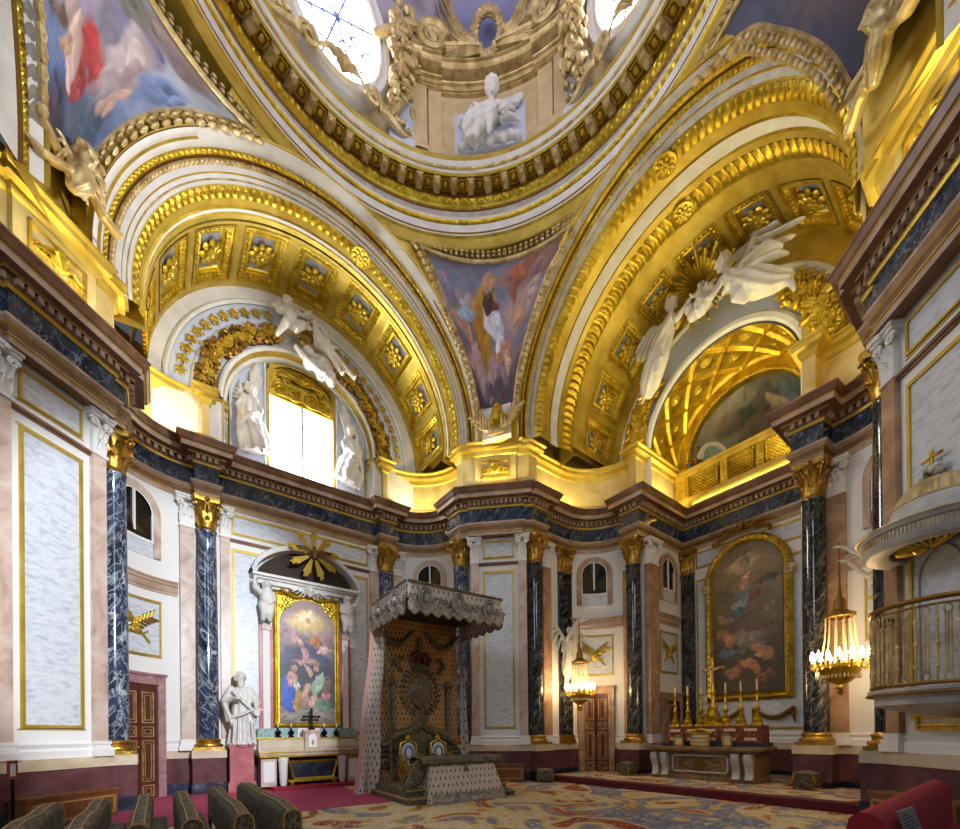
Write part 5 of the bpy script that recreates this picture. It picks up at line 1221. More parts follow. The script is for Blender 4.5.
def putto(mb, T, look=(0, 1, 0), arms=((.3, .1, .75), (-.3, .15, .7)), legs=(((.12, .1, .25), (.14, .05, 0)), ((-.12, .1, .25), (-.14, .05, 0))), wings=True):
    """chubby child, about one unit tall in its local frame"""
    t = lambda p: T(p); s = (Vector(T((0, 0, 1))) - Vector(T((0, 0, 0)))).length
    f = Vector(T(look)) - Vector(T((0, 0, 0))); up = Vector(T((0, 0, 1))) - Vector(T((0, 0, 0)))
    limb(mb, [t((0, 0, .42)), t((0, .03, .55)), t((0, 0, .70)), t((0, 0, .78))], [.155 * s, .165 * s, .145 * s, .07 * s])
    head(mb, t((0, .02, .9)), f, up, s * 1.15)
    for sg, a in zip((1, -1), arms):
        sh = Vector((sg * .13, 0, .70)); e = sh.lerp(Vector(a), .55) + Vector((sg * .05, -.03, -.04)); limb(mb, [t(sh), t(e), t(a)], [.08 * s, .072 * s, .048 * s]); hand(mb, t(a), Vector(t(a)) - Vector(t(e)), up, s * .9)
    for sg, (kn, ft) in zip((1, -1), legs):
        limb(mb, [t((sg * .08, 0, .40)), t(kn), t(ft)], [.125 * s, .095 * s, .055 * s]); cap(mb, t(ft), t(Vector(ft) + Vector((0, .1, -.01))), .04 * s, .03 * s)
    if wings:
        for sg in (-1, 1): wing(mb, t((sg * .06, -.1, .68)), t((sg * .45, -.2, .95)), (Vector(t((sg * .1, -.05, 0))) - Vector(t((0, 0, .25)))).normalized(), s * .38, 6)

# the standing saint left of the altar
mb = MB(); o0 = Vector((-2.5, 10.02, 1.7)); H = 2.62
T = onto(o0, Vector((1, 0, 0)) * H, Vector((.1, -1, 0)).normalized() * H, Vector((0, 0, 1)) * H)
robe(mb, [T((.02, .0, z)) for z in (.80, .70, .58, .46, .34, .2, .08, .0)], [r * H for r in (.07, .12, .115, .125, .135, .145, .155, .16)], 10, .2)
cap(mb, T((0, 0, .80)), T((0, .01, .86)), .035 * H, .035 * H); head(mb, T((0, .015, .93)), Vector(T((.1, 1, .02))) - o0, (0, 0, 1), H * .82, 1, True)
for sg, e, h in ((1, (.19, .06, .60), (.17, .14, .52)), (-1, (-.19, .05, .60), (-.13, .16, .62))):
    limb(mb, [T((sg * .11, 0, .77)), T(e), T(h)], [.05 * H, .055 * H, .028 * H]); hand(mb, T(h), Vector(T(h)) - Vector(T(e)), (0, 0, 1), H * .9)
    scarf(mb, [T((sg * .14, .03, .72)), T((sg * .2, .05, .55)), T((sg * .16, .1, .4)), T((sg * .12, .1, .25))], [.05 * H, .06 * H, .05 * H, .02 * H])
scarf(mb, [T((-.12, .1, .74)), T((.0, .13, .6)), T((.12, .13, .48)), T((.16, .1, .36))], [.03 * H, .04 * H, .045 * H, .03 * H])
scarf(mb, [T((.14, .1, .50)), T((.0, .15, .42)), T((-.13, .12, .38))], [.035 * H] * 3)
for k in range(5): scarf(mb, [T((-.1 + .05 * k, .12, .42 - .02 * k)), T((-.11 + .055 * k, .14, .2)), T((-.12 + .06 * k, .13, .02))], [.015 * H, .025 * H, .03 * H])
for sg in (-1, 1): cap(mb, T((sg * .06, .12, .02)), T((sg * .07, .2, .015)), .03 * H, .022 * H)
mb.lathe([(.0, -.0), (.46, 0), (.46, .07), (0, .07)], 20, tuple(o0))
tag(remeshed(mb, 'saint_statue', 'statue_marble', .024, 1), 'white marble saint in heavy robes standing left of the altar', 'statue')
mb = MB(); mb.box(-2.94, -2.06, 9.6, 10.46, .02, .38); mb.box(-2.88, -2.12, 9.66, 10.42, .38, 1.62); mb.box(-2.92, -2.08, 9.62, 10.44, 1.62, 1.70)
tag(mb.build('statue_pedestal', 'pink_marble', smooth=0), 'pink marble block under the standing white saint', 'pedestal')

# angels and glory over the sanctuary arch: local x = world y
TA = lambda P: Vector((11.95 - P[1], P[0], P[2]))
mb = MB()
robe(mb, [TA(p) for p in ((1.28, .35, 18.6), (1.36, .38, 18.2), (1.5, .4, 17.75), (1.66, .5, 17.3), (1.85, .55, 16.9), (2.1, .5, 16.4), (2.3, .45, 16.0))], [.2, .33, .32, .4, .42, .38, .22], 8, .26, seed=1)
cap(mb, TA((1.28, .35, 18.6)), TA((1.2, .4, 18.85)), .1, .1); head(mb, TA((1.14, .45, 19.02)), (-.6, -.8, -.2), (0, -.1, 1), 2.7)
limb(mb, [TA((1.1, .4, 18.5)), TA((.85, .6, 18.1)), TA((.5, .6, 18.35))], [.13, .12, .07]); hand(mb, TA((.5, .6, 18.35)), TA((.2, .6, 18.5)) - TA((.5, .6, 18.35)), (0, 0, 1), 2.4)
limb(mb, [TA((1.55, .4, 18.45)), TA((1.85, .5, 18.0)), TA((1.95, .6, 17.5))], [.13, .12, .07]); hand(mb, TA((1.95, .6, 17.5)), (-.2, .1, -1), (0, 1, 0), 2.4)
scarf(mb, [TA(p) for p in ((1.0, .6, 18.6), (1.3, .72, 18.0), (1.7, .75, 17.5), (2.0, .8, 17.0), (1.8, .7, 16.6))], [.08, .14, .16, .14, .05])
scarf(mb, [TA(p) for p in ((1.6, .3, 18.3), (2.0, .35, 17.6), (2.3, .4, 17.0), (2.6, .3, 16.5))], [.1, .16, .18, .08])
scarf(mb, [TA(p) for p in ((1.6, .8, 17.2), (1.5, .85, 16.8), (1.6, .8, 16.4))], [.2, .22, .1])
limb(mb, [TA((2.15, .6, 16.3)), TA((2.35, .65, 15.75)), TA((2.25, .8, 15.6))], [.1, .07, .05])
wing(mb, TA((1.55, .15, 18.4)), TA((3.0, -.0, 19.3)), Vector((0, .25, -1)).normalized(), 1.4, 10); wing(mb, TA((1.2, .1, 18.5)), TA((.75, -.1, 19.75)), Vector((0, .8, -.5)).normalized(), 1.1, 8)
tag(remeshed(mb, 'angel_statue', 'statue_marble', .032, 1), 'white winged angel on the middle pier side of the golden glory', 'statue', 'angels over the sanctuary arch')
mb = MB()
robe(mb, [TA(p) for p in ((-.95, .5, 18.35), (-1.1, .55, 18.0), (-1.35, .6, 17.6), (-1.6, .7, 17.3), (-2.0, .75, 17.0), (-2.5, .6, 16.75), (-2.9, .5, 16.6))], [.2, .34, .36, .46, .46, .36, .2], 8, .28, seed=3)
cap(mb, TA((-.98, .5, 18.35)), TA((-.92, .55, 18.6)), .1, .1); head(mb, TA((-.86, .6, 18.78)), (-.4, .9, -.2), (0, .15, 1), 2.7)
limb(mb, [TA((-.8, .55, 18.25)), TA((-.5, .7, 17.8)), TA((-.25, .65, 17.95))], [.13, .11, .07]); hand(mb, TA((-.25, .65, 17.95)), (0, 1, .2), (0, 0, 1), 2.4)
limb(mb, [TA((-1.3, .5, 18.2)), TA((-1.55, .8, 17.9)), TA((-1.3, .95, 17.5))], [.13, .12, .07]); hand(mb, TA((-1.3, .95, 17.5)), (0, .8, -.4), (0, 0, 1), 2.4)
scarf(mb, [TA(p) for p in ((-1.2, .5, 18.2), (-1.7, .5, 18.2), (-2.2, .4, 18.3), (-2.6, .3, 18.0))], [.16, .24, .26, .1])
scarf(mb, [TA(p) for p in ((-1.5, .8, 17.6), (-2.1, .85, 17.5), (-2.6, .8, 17.4), (-2.85, .6, 17.3))], [.18, .22, .18, .06])
scarf(mb, [TA(p) for p in ((-1.4, .9, 17.4), (-1.5, .95, 16.9), (-1.7, .8, 16.6))], [.22, .28, .12])
limb(mb, [TA((-2.5, .6, 16.8)), TA((-2.9, .6, 16.3)), TA((-3.0, .7, 15.95))], [.14, .1, .06])
wing(mb, TA((-1.2, .2, 18.3)), TA((-2.75, .0, 20.0)), Vector((0, -.5, -.8)).normalized(), 1.4, 10); wing(mb, TA((-1.1, .1, 18.4)), TA((-1.9, -.1, 20.15)), Vector((0, .5, -.4)).normalized(), 1.2, 9)
tag(remeshed(mb, 'angel_statue', 'statue_marble', .032, 1), 'white reclining angel with raised wings on the pulpit side of the golden glory', 'statue', 'angels over the sanctuary arch')
gl = thing('glory', 'golden sunburst with white cloud and cherub between the two white angels', 'sunburst', TA((.05, .2, 18.8)))
mb = MB()
for k in range(44):
    a = 2 * PI * k / 44; L = (1.3, .98, 1.15, .85)[k % 4]; w = .05
    d = Vector((cos(a), sin(a))); t = Vector((-d.y, d.x)); b = Vector((.05, 18.85)); P = []
    for q, ww in ((.25, .02), (L, w)):
        for sg, yy in ((-1, .1), (0, .2), (1, .1), (0, .04)): c = b + d * q + t * (ww * sg); dz_ = c.y - 18.85; P.append(TA((c.x, yy + .05 + (.8 * dz_ if dz_ > 0 else 0), 18.85 + (.5 * dz_ if dz_ > 0 else dz_))))
    mb.add(P, [(0, 1, 5, 4), (1, 2, 6, 5), (2, 3, 7, 6), (3, 0, 4, 7), (4, 5, 6, 7)])
mb.build('rays', 'gold', gl, smooth=0)
mb = MB()
for k in range(12): mb.ell(TA((.05 + random.uniform(-.4, .4), .5, 18.1 + random.uniform(-.35, .35))), (.2, .2, .2))
mb.ell(TA((.05, .35, 18.95)), (.05, .17, .22)); putto(mb, onto(TA((-.05, .65, 17.75)), Vector((0, -.9, 0)), Vector((-.9, 0, 0)), Vector((0, 0, .9))))
remeshed(mb, 'cloud_and_cherub', 'statue_marble', .04, 1, gl)

# putti over the left lunette
TP = lambda P: Vector((P[0], 10.35 - P[1], P[2]))
mb = MB()
putto(mb, lambda P: TP((-.5 + 1.7 * P[0] - .25 * P[2], .25 + 1.7 * P[1], 17.6 + 1.6 * P[2] + .3 * P[0])), (.6, .8, 0), ((.35, .2, .62), (-.3, .25, .45)), (((.2, .2, .3), (-.02, .25, .05)), ((-.2, .2, .2), (-.4, .1, -.05))), False)
fan(mb, TP((-.75, .1, 18.6)), [TP((-1.35 + .1 * k, .1, 18.75 + .12 * k)) for k in range(4)], .09)
tag(remeshed(mb, 'putto_statue', 'statue_marble', .03, 1), 'white winged putto on the pier side of the left lunette crown', 'statue', 'putti of the left lunette')
mb = MB()
putto(mb, lambda P: TP((.75 + 1.5 * P[0] - .55 * P[2], .3 + 1.6 * P[1], 17.35 + 1.4 * P[2] - .35 * P[0])), (-.6, .8, 0), ((.3, .2, .45), (-.35, .2, .55)), (((.25, .15, .25), (.75, .1, .05)), ((-.0, .2, .2), (.35, .1, -.1))), False)
scarf(mb, [TP(p) for p in ((.0, .2, 18.6), (.5, .25, 18.75), (.95, .2, 18.4))], [.1, .16, .05])
tag(remeshed(mb, 'putto_statue', 'statue_marble', .035, 1), 'white putto stretched along the canopy side of the left lunette crown', 'statue', 'putti of the left lunette')
mb = MB(); 
for k in range(16): mb.ell(TP((.45 + .5 * cos(k), .3 + .1 * sin(3 * k), 17.1 + .35 * sin(1.7 * k) - .2 * cos(k))), (.2, .14, .16))
scarf(mb, [TP(p) for p in ((-.5, .3, 17.4), (-.1, .4, 17.0), (.4, .4, 16.75), (.9, .35, 16.95))], [.12, .18, .2, .08])
tag(remeshed(mb, 'drapery_and_cherub_heads', 'statue_marble', .04, 1), 'white drapery and cloud hanging below the two putti over the left window', 'sculpture')
mb = MB(); mb.ell(TP((-.05, .2, 18.35)), (.36, .14, .46), 0, 16, 8); mb.T = None
flower(mb, onto(TP((-.05, .38, 18.35)), (1, 0, 0), (0, 0, 1), (0, -1, 0)), .3, 10)
for k in range(14): mb.ell(TP((-.05 + .5 * cos(k * .9), .15, 18.4 + .55 * sin(k * .9))), (.16, .12, .13), 0, 6, 4)
tag(mb.build('shield', 'gold_dark'), 'dark gilded shield with flowers held by the two putti', 'shield')
# seated relief angels beside the left window
def relief_angel(sg, label):
    T = lambda P: Vector((sg * P[0], 10.98 - P[1], P[2])); r = thing('angel_relief', label, 'relief', T((2.0, 0, 14)), 'reliefs beside the left window')
    mb = MB()
    mb.add([T(p) for p in ((1.42, .05, 12.7), (2.62, .05, 12.7), (2.62, .05, 15.2), (2.3, .05, 16.1), (1.75, .05, 16.75), (1.42, .05, 16.8))], [(0, 1, 2, 3, 4, 5)]); mb.build('ground', 'blue_ground', r, smooth=0)
    mb = MB(); mb.tube([T(p) for p in ((1.42, .08, 12.7), (2.62, .08, 12.7), (2.62, .08, 15.2), (2.3, .08, 16.1), (1.75, .08, 16.75), (1.42, .08, 16.8), (1.42, .08, 12.7))], .05, 6); mb.build('border', 'stucco', r)
    mb = MB()
    robe(mb, [T(p) for p in ((2.0, .2, 15.1), (2.02, .22, 14.75), (2.05, .28, 14.35), (1.95, .35, 13.95), (1.85, .35, 13.5), (1.75, .3, 13.05))], [.18, .3, .34, .44, .46, .46], 8, .3, seed=2)
    cap(mb, T((2.0, .2, 15.1)), T((1.98, .22, 15.25)), .08, .08); head(mb, T((1.98, .28, 15.4)), (-sg * .5, -.8, -.1), (0, 0, 1), 2.2)
    limb(mb, [T((2.2, .25, 15.0)), T((2.42, .3, 14.6)), T((2.25, .4, 14.2))], [.1, .09, .06]); hand(mb, T((2.25, .4, 14.2)), (-sg, 0, -.2), (0, 0, 1), 1.9)
    limb(mb, [T((1.8, .25, 15.0)), T((1.6, .35, 14.7)), T((1.7, .4, 14.3))], [.1, .09, .06]); hand(mb, T((1.7, .4, 14.3)), (sg, 0, -.2), (0, 0, 1), 1.9)
    limb(mb, [T((2.2, .35, 13.9)), T((2.35, .45, 13.4)), T((2.3, .35, 12.95))], [.16, .13, .07])
    fan(mb, T((1.9, .15, 14.9)), [T((1.5 + .09 * k, .14 + .02 * (k % 2), 16.1 + .55 * sin(PI * (k + .5) / 6))) for k in range(6)], .1); fan(mb, T((2.2, .15, 14.9)), [T((2.3 + .07 * k, .14 + .02 * (k % 2), 15.75 - .2 * k)) for k in range(5)], .09)
    for sg2 in (-1, 1): mb.ell(T((2.0 + .2 * sg2, .28, 15.02)), (.15, .13, .13))
    scarf(mb, [T(p) for p in ((1.75, .45, 14.5), (2.0, .62, 14.2), (2.3, .6, 13.9), (2.45, .45, 13.4))], [.1, .16, .18, .06]); scarf(mb, [T(p) for p in ((2.3, .5, 14.1), (1.9, .68, 13.8), (1.6, .6, 13.4), (1.6, .5, 12.95))], [.1, .17, .2, .1])
    limb(mb, [T((1.85, .4, 13.95)), T((1.75, .7, 13.75)), T((1.72, .55, 13.1))], [.17, .14, .08])
    remeshed(mb, 'angel_figure', 'statue_marble', .028, 1, r)
relief_angel(-1, 'seated angel relief on the pier side of the bright left window'); relief_angel(1, 'seated angel relief on the canopy side of the bright left window')
# angel relief and putto of the drum
T = drum_T(45, 7.1, 24.95)
r = thing('angel_relief', 'white relief of a reclining angel on a pale slab in the drum', 'relief', T((0, 0, 0)))
mb = MB(T); mb.box(-1.55, 1.55, -.05, .08, -.62, .9, 0, 8); mb.build('slab', 'blue_ground', r)
mb = MB(); V_ = lambda *p: Vector(T(p))
robe(mb, [V_(.1, .35, .55), V_(.05, .38, .25), V_(-.2, .42, -.05), V_(-.55, .42, -.2), V_(-.95, .35, -.35)], [.22, .34, .4, .4, .24], 7, .3)
cap(mb, V_(.1, .4, .6), V_(.12, .45, .8), .12, .11); head(mb, V_(.14, .52, 1.02), V_(.3, 1, .2) - V_(0, 0, .5), (0, 0, 1), 2.9)
limb(mb, [V_(.35, .4, .5), V_(.6, .55, .2), V_(.4, .65, -.1)], [.12, .1, .07]); limb(mb, [V_(-.1, .4, .5), V_(-.35, .55, .3), V_(-.55, .5, .55)], [.12, .1, .07])
limb(mb, [V_(-.2, .5, -.1), V_(.1, .65, -.35), V_(.0, .6, -.75)], [.18, .14, .08]); limb(mb, [V_(-.6, .45, -.15), V_(-.3, .6, -.45), V_(-.45, .5, -.7)], [.17, .13, .07])
wing(mb, V_(.2, .2, .5), V_(.95, .2, .95), (V_(0, 0, -1) - V_(0, 0, 0)).normalized(), 1.1, 8); wing(mb, V_(.0, .2, .5), V_(-.55, .2, .85), (V_(-.1, 0, -1) - V_(0, 0, 0)).normalized(), .9, 7)
for k in range(9): mb.ell(V_(-1.1 + .27 * k, .15, -.5 + .12 * (k % 2)), (.2, .14, .14))
scarf(mb, [V_(.4, .3, .0), V_(.8, .3, .1), V_(1.15, .25, -.05)], [.1, .14, .06]); scarf(mb, [V_(-.8, .3, .2), V_(-1.1, .25, .45), V_(-1.15, .2, .2)], [.1, .12, .06])
remeshed(mb, 'angel_figure', 'statue_marble', .045, 1, r)
T = drum_T(69, 6.5, 28.9); mb = MB()
putto(mb, lambda P: Vector(T((-.55 + 1.5 * P[0] + .9 * (1 - P[2]), .2 + 1.6 * P[1], -.1 + 1.5 * P[2]))), (0, 1, 0), ((.3, .2, .4), (-.35, .1, .8)), (((.35, .2, .2), (.75, .15, .12)), ((.05, .3, .2), (.3, .3, -.08))))
tag(remeshed(mb, 'putto_statue', 'statue_marble', .045, 1), 'white reclining putto on the drum cornice beside the left oval window', 'statue')
# gilded heads over the near pendentives
def head_emblem(mx, my, label):
    a = Vector((6.4 * mx, 6.05 * my, 15.45)); d = Vector((-mx, -my, 0)).normalized(); x = Vector((d.y, -d.x, 0))
    mb = MB(); T = onto(a, x, d, (0, 0, 1)); V_ = lambda *p: Vector(T(p))
    head(mb, V_(0, .3, .25), d + Vector((0, 0, -.5)), (0, 0, 1), 2.5); robe(mb, [V_(0, .2, .08), V_(.0, .25, -.2), V_(.1, .25, -.5), V_(.25, .2, -.8)], [.14, .26, .24, .1], 7, .25)
    for sg in (-1, 1): wing(mb, V_(sg * .12, .1, .0), V_(sg * .55, .0, .55), Vector((0, 0, -1)), .7, 7)
    scarf(mb, [V_(-.2, .2, -.3), V_(-.5, .2, -.55), V_(-.85, .2, -.6), V_(-1.05, .15, -.5)], [.1, .15, .15, .04]); scarf(mb, [V_(.2, .2, -.3), V_(.5, .25, -.6), V_(.85, .2, -.75), V_(1.1, .15, -.65)], [.1, .15, .16, .04])
    for k in range(5): flower(mb, onto(V_(-.55 + .07 * (k % 2), .1, -.1 + .2 * k), x, (0, 0, 1), d), .14, 6)
    tag(remeshed(mb, 'angel_head_emblem', 'gold_pale', .03, 1), label, 'emblem')
head_emblem(-1, 1, 'gilded winged head with drapery below the upper left fresco'); head_emblem(1, -1, 'gilded winged head with drapery at the upper right corner')

# ------------------------------------------------------------------ left altarpiece
ae = thing('altarpiece', 'marble altarpiece with curved pediment framing the left painting', 'altarpiece', (0, 10.5, 2.0))
mb = MB()
for sg in (-1, 1):
    for x0, x1, y, m in ((1.3, 1.42, 10.48, 0), (1.42, 1.66, 10.42, 1), (1.66, 1.78, 10.46, 0)): mb.box(min(sg * x0, sg * x1), max(sg * x0, sg * x1), y, 10.62, 2.0, 6.3, m)
    mb.box(sg * 1.54 - .16, sg * 1.54 + .16, 10.36, 10.62, 6.1, 6.35, 2)
mb.box(-1.3, 1.3, 10.5, 10.62, 1.9, 8.0, 1)
mb.build('side_pilaster', ['pink_marble', 'white_stone', 'peach_marble'], ae, smooth=0)
mb = MB(); 
mb.box(-1.85, 1.85, 10.3, 10.62, 7.85, 8.0); mb.box(-1.95, 1.95, 10.15, 10.62, 8.0, 8.08); mb.build('entablature', 'stucco', ae, smooth=0)
mb = MB(); AR = [(2.02 * (1 - 2 * k / 24), 8.1 + 1.25 * (1 - (1 - 2 * k / 24) ** 2) ** .62) for k in range(25)]
pr = [(.0, 10.62), (.0, 10.02), (.10, 9.98), (.16, 10.0), (.2, 10.08), (.2, 10.62)]
mb.grid([[(x * (1 + d * .2), y, z + d) for x, z in AR] for d, y in pr]); mb.box(-2.05, 2.05, 10.0, 10.62, 8.06, 8.16)
mb.build('pediment', 'stucco', ae)
mb = MB(); mb.prism([(x * .95, z - .02) for x, z in AR], 10.45, 10.6); mb.build('tympanum', 'lining_dark', ae, smooth=0)
mb = MB()
for k in range(30):
    t = k / 29; x = -1.0 + 2.0 * t; z = 7.75 - .22 * abs(sin(2 * PI * t)); mb.ell((x, 10.28, z), (.06, .08, .07), 0, 6, 4)
mb.build('garland', 'gold', ae)
def atlante(sg, label):
    mb = MB(); putto(mb, lambda P: Vector((sg * 1.56 + 1.45 * P[0], 10.2 - 1.3 * P[1], 6.4 + 1.5 * P[2])), (0, 1, -.1), ((sg * .3 if sg > 0 else .12, .1, .95 if sg > 0 else .5), (-.12 if sg > 0 else -.3, .15, .5 if sg > 0 else .95)), (((.07, .08, .2), (.07, .03, 0)), ((-.07, .1, .2), (-.1, .05, 0))), False)
    tag(remeshed(mb, 'cherub_statue', 'statue_marble', .03, 1), label, 'statue', 'cherubs holding the altarpiece pediment')
atlante(-1, 'white cherub holding up the saint side end of the altarpiece pediment'); atlante(1, 'white cherub holding up the canopy side end of the altarpiece pediment')
mb = MB(); head(mb, (0, 10.1, 7.78), (0, -1, -.1), (0, 0, 1), 2.0)
for sg in (-1, 1): wing(mb, (sg * .08, 10.2, 7.7), (sg * .55, 10.2, 7.85), Vector((sg * .2, 0, -1)).normalized(), .5, 6)
tag(remeshed(mb, 'winged_cherub_statue', 'statue_marble', .025, 1), 'winged white cherub head over the middle of the left painting', 'statue')
sb = thing('sunburst', 'gilded sunburst with small dove on the altarpiece pediment', 'sunburst', (.1, 9.8, 9.2)); mb = MB()
for k in range(9):
    a = PI / 2 + 2 * PI * k / 9
    for q in range(4):
        aa = a + (q - 1.5) * .09; L = (.85, 1.0, .95, .8)[q]; d = Vector((cos(aa), 0, sin(aa))); c = Vector((.1, 9.82, 9.2))
        mb.tube([c + d * .22, c + d * L], [.02, .05], 5)
mb.build('rays', 'gold_plain', sb)
mb = MB(); mb.ell((.1, 9.72, 9.2), (.1, .12, .22)); mb.ell((.1, 9.68, 9.42), (.07, .08, .08))
for sg in (-1, 1): wing(mb, (.1 + sg * .06, 9.75, 9.28), (.1 + sg * .5, 9.75, 9.4), Vector((0, 0, -1)), .45, 6)
mb.build('dove', 'gold_dark', sb)

def bar_frame(T, w0, w1, z0, z1, k, y0, y1, parent, mname, nm='frame', arched=False):
    mb = MB(T)
    for j, (e, yy) in enumerate(((0, y1 * .6), (k * .3, y1), (k * .65, y1 * .7), (k, y0))):
        pass
    pr = [(0, y0 - .1), (0, y1 * .6), (k * .3, y1), (k * .6, y1 * .65), (k * .8, y1 * .8), (k, y0)]
    def outline(e):
        if not arched: return [(w0 + e, z0 + e), (w1 - e, z0 + e), (w1 - e, z1 - e), (w0 + e, z1 - e)]
        c = (w0 + w1) / 2; R = (w1 - w0) / 2 - e; zc = z1 - (w1 - w0) / 2
        return [(w0 + e, z0 + e), (w1 - e, z0 + e)] + [(c + R * cos(PI * i / 24), zc + R * sin(PI * i / 24)) for i in range(25)]
    mb.grid([[(x, y, z) for x, z in outline(e)] for e, y in pr], 0, True); return mb.build(nm, mname, parent, smooth=25)
pf = thing('framed_painting', 'tall painting of a blue robed kneeling figure in gilt frame over the left altar', 'painting', (0, 10.45, 2.36))
T = fr((0, 10.46), (1, 0))
bar_frame(T, -1.3, 1.3, 2.36, 7.72, .17, .03, .16, pf, 'gold')
bl = [(.5, .82, .36, .2, 0, '#e3c48a', .6), (.5, .86, .16, .1, 0, '#fbe9b8', .5), (.5, .84, .05, .06, 0, '#d8a888', .3), (.15, .7, .2, .14, -15, '#a8888c', .4), (.85, .68, .2, .14, 15, '#a8848a', .4), (.3, .66, .12, .06, -20, '#c79a8c', .3), (.62, .67, .1, .1, 10, '#b0703e', .3), (.72, .6, .08, .05, 0, '#3f5c9a', .3), (.8, .6, .16, .05, 20, '#c2a296', .3), (.5, .52, .4, .06, 0, '#4a4d66', .6), (.47, .5, .22, .05, 0, '#b88a86', .5), (.46, .55, .05, .16, 15, '#c99a90', .5),
      (.17, .2, .13, .34, 10, '#2450b0', .25), (.22, .36, .09, .12, 0, '#c79086', .3), (.26, .44, .055, .06, 0, '#b98a70', .25), (.3, .18, .07, .2, -5, '#a88034', .25), (.3, .3, .05, .07, 0, '#c9c3ba', .25), (.45, .22, .07, .2, 0, '#b58a7a', .3), (.52, .3, .05, .06, 0, '#c79c88', .25), (.58, .17, .08, .12, 0, '#c09686', .3), (.68, .32, .1, .22, -25, '#8fa890', .3), (.64, .46, .05, .05, 0, '#b68c6c', .25), (.52, .42, .03, .12, 30, '#c6a08c', .3), (.84, .3, .07, .2, -10, '#7a5c50', .3), (.78, .15, .14, .14, 20, '#5d7c66', .3), (.82, .22, .08, .06, -30, '#c07a7c', .3), (.5, .06, .6, .07, 0, '#8a8076', .4)]
def arched_canvas(T, w, z0, z1, bg, bl, seed, y, parent, nm='canvas', arch=True):
    asp = (z1 - z0) / (2 * w)
    def P(u, v):
        z = z0 + (z1 - z0) * v; zc = z1 - w; hw = w
        if arch and z > zc: hw = w * math.sqrt(max(1e-4, 1 - ((z - zc) / w) ** 2))
        return Vector(T(((2 * u - 1) * hw, y, z)))
    mb = canvas(P, bg, bl, seed, asp, .05); return mb.build(nm, 'oil_paint', parent)
arched_canvas(T, 1.08, 2.52, 7.5, [(0, '#6f675f'), (.1, '#8a8076'), (.16, '#4d4a4c'), (.4, '#3b3d4c'), (.55, '#4b4f66'), (.75, '#a8909a'), (1, '#a88a78')], bl, 41, .06, pf)
mb = MB(T); mb.box(-1.15, 1.15, .0, .04, 2.5, 7.6)
for sg in (-1, 1):
    for k in range(8): mb.ell((sg * (.62 + .06 * (k % 4) + .03 * k), .07, 7.45 - .14 * (k // 2) + .1 * (k % 2)), (.1, .04, .08), 0, 6, 4)
mb.build('spandrel_ornament', 'gold', pf)

# left altar table and what stands on it
al = thing('altar_table', 'marble altar table with gilt mouldings and glass casket below the left painting', 'altar', (0, 10.0, 0)); mb = MB()
mb.box(-1.95, 1.95, 9.62, 10.5, 1.28, 1.36); mb.box(-1.9, 1.9, 9.68, 10.5, 1.18, 1.28); mb.box(-1.98, 1.98, 9.58, 10.5, 1.36, 1.48); mb.build('mensa', 'peach_marble', al, smooth=0)
mb = MB(); mb.box(-1.9, 1.9, 10.1, 10.5, 1.48, 1.92)
for sg in (-1, 1): mb.box(min(sg * .35, sg * 1.8), max(sg * .35, sg * 1.8), 10.06, 10.1, 1.55, 1.86)
mb.build('gradine', 'beige_stone', al, smooth=0)
mb = MB()
for z in (1.22, 1.38, 1.9): mb.box(-1.96, 1.96, 9.56 if z < 1.5 else 10.04, 10.45, z, z + .04)
mb.build('gilt_fillet', 'gold', al, smooth=0)
for sg in (-1, 1):
    mb = MB(); x0, x1 = sorted((sg * 1.35, sg * 1.88)); mb.box(x0, x1, 9.75, 10.5, .12, 1.2); mb.build('side_pier', 'peach_marble', al, smooth=0)
    mb = MB(); mb.box(x0 + .08, x1 - .08, 9.73, 9.76, .28, 1.05); mb.build('inset_panel', 'white_stone', al, smooth=0)
    mb = MB(); mb.lathe([(.09, .1), (.13, .2), (.17, 1.0), (.19, 1.05), (.19, 1.2)], 16, (sg * 1.12, 9.75, 0)); mb.build('leg', 'white_stone', al)
mb = MB(); mb.box(-1.3, 1.3, 10.2, 10.5, .05, 1.2); mb.build('back_panel', 'lining_dark', al, smooth=0)
T = fr((0, 9.72), (1, 0)); cs = thing('glass_casket', 'gilt framed glass casket with dark interior under the left altar table', 'casket', (0, 9.8, .12))
mb = MB(T); pts = [(-.78, .3), (.78, .3), (.95, 1.05), (-.95, 1.05)]
mb.grid([[(x * (1 - e * .1) , y, .68 + (z - .68) * (1 - e * .25)) for x, z in pts] for e, y in ((0, -.4), (0, .02), (.3, .06), (1, .0))], 0, True)
for x in (-.8, .8): mb.ell((x, -.05, .2), (.1, .1, .1))
mb.box(-.95, .95, -.4, .06, .24, .32); mb.build('frame', 'gold', cs)
mb = MB(T); mb.prism([(x * .9, .68 + (z - .68) * .75) for x, z in pts], -.3, -.02); mb.build('glass', 'skirting_marble', cs, smooth=0)
tb = thing('tabernacle', 'small marble tabernacle with round topped door in the middle of the left altar', 'tabernacle', (0, 9.95, 1.48)); mb = MB()
mb.box(-.28, .28, 9.88, 10.2, 1.48, 2.15); mb.box(-.34, .34, 9.84, 10.2, 2.15, 2.24); mb.build('body', 'peach_marble', tb, smooth=0)
mb = MB(); mb.prism([(-.15, 1.55), (.15, 1.55)] + [(.15 * cos(PI * k / 10), 1.92 + .15 * sin(PI * k / 10)) for k in range(11)], 9.85, 9.89); mb.build('door', 'white_stone', tb, smooth=0)
mb = MB(); mb.ell((0, 9.84, 1.75), (.05, .02, .1)); mb.tube([(0, 9.84, 1.62), (0, 9.84, 1.85)], .015, 5); mb.build('gilt_emblem', 'gold', tb)
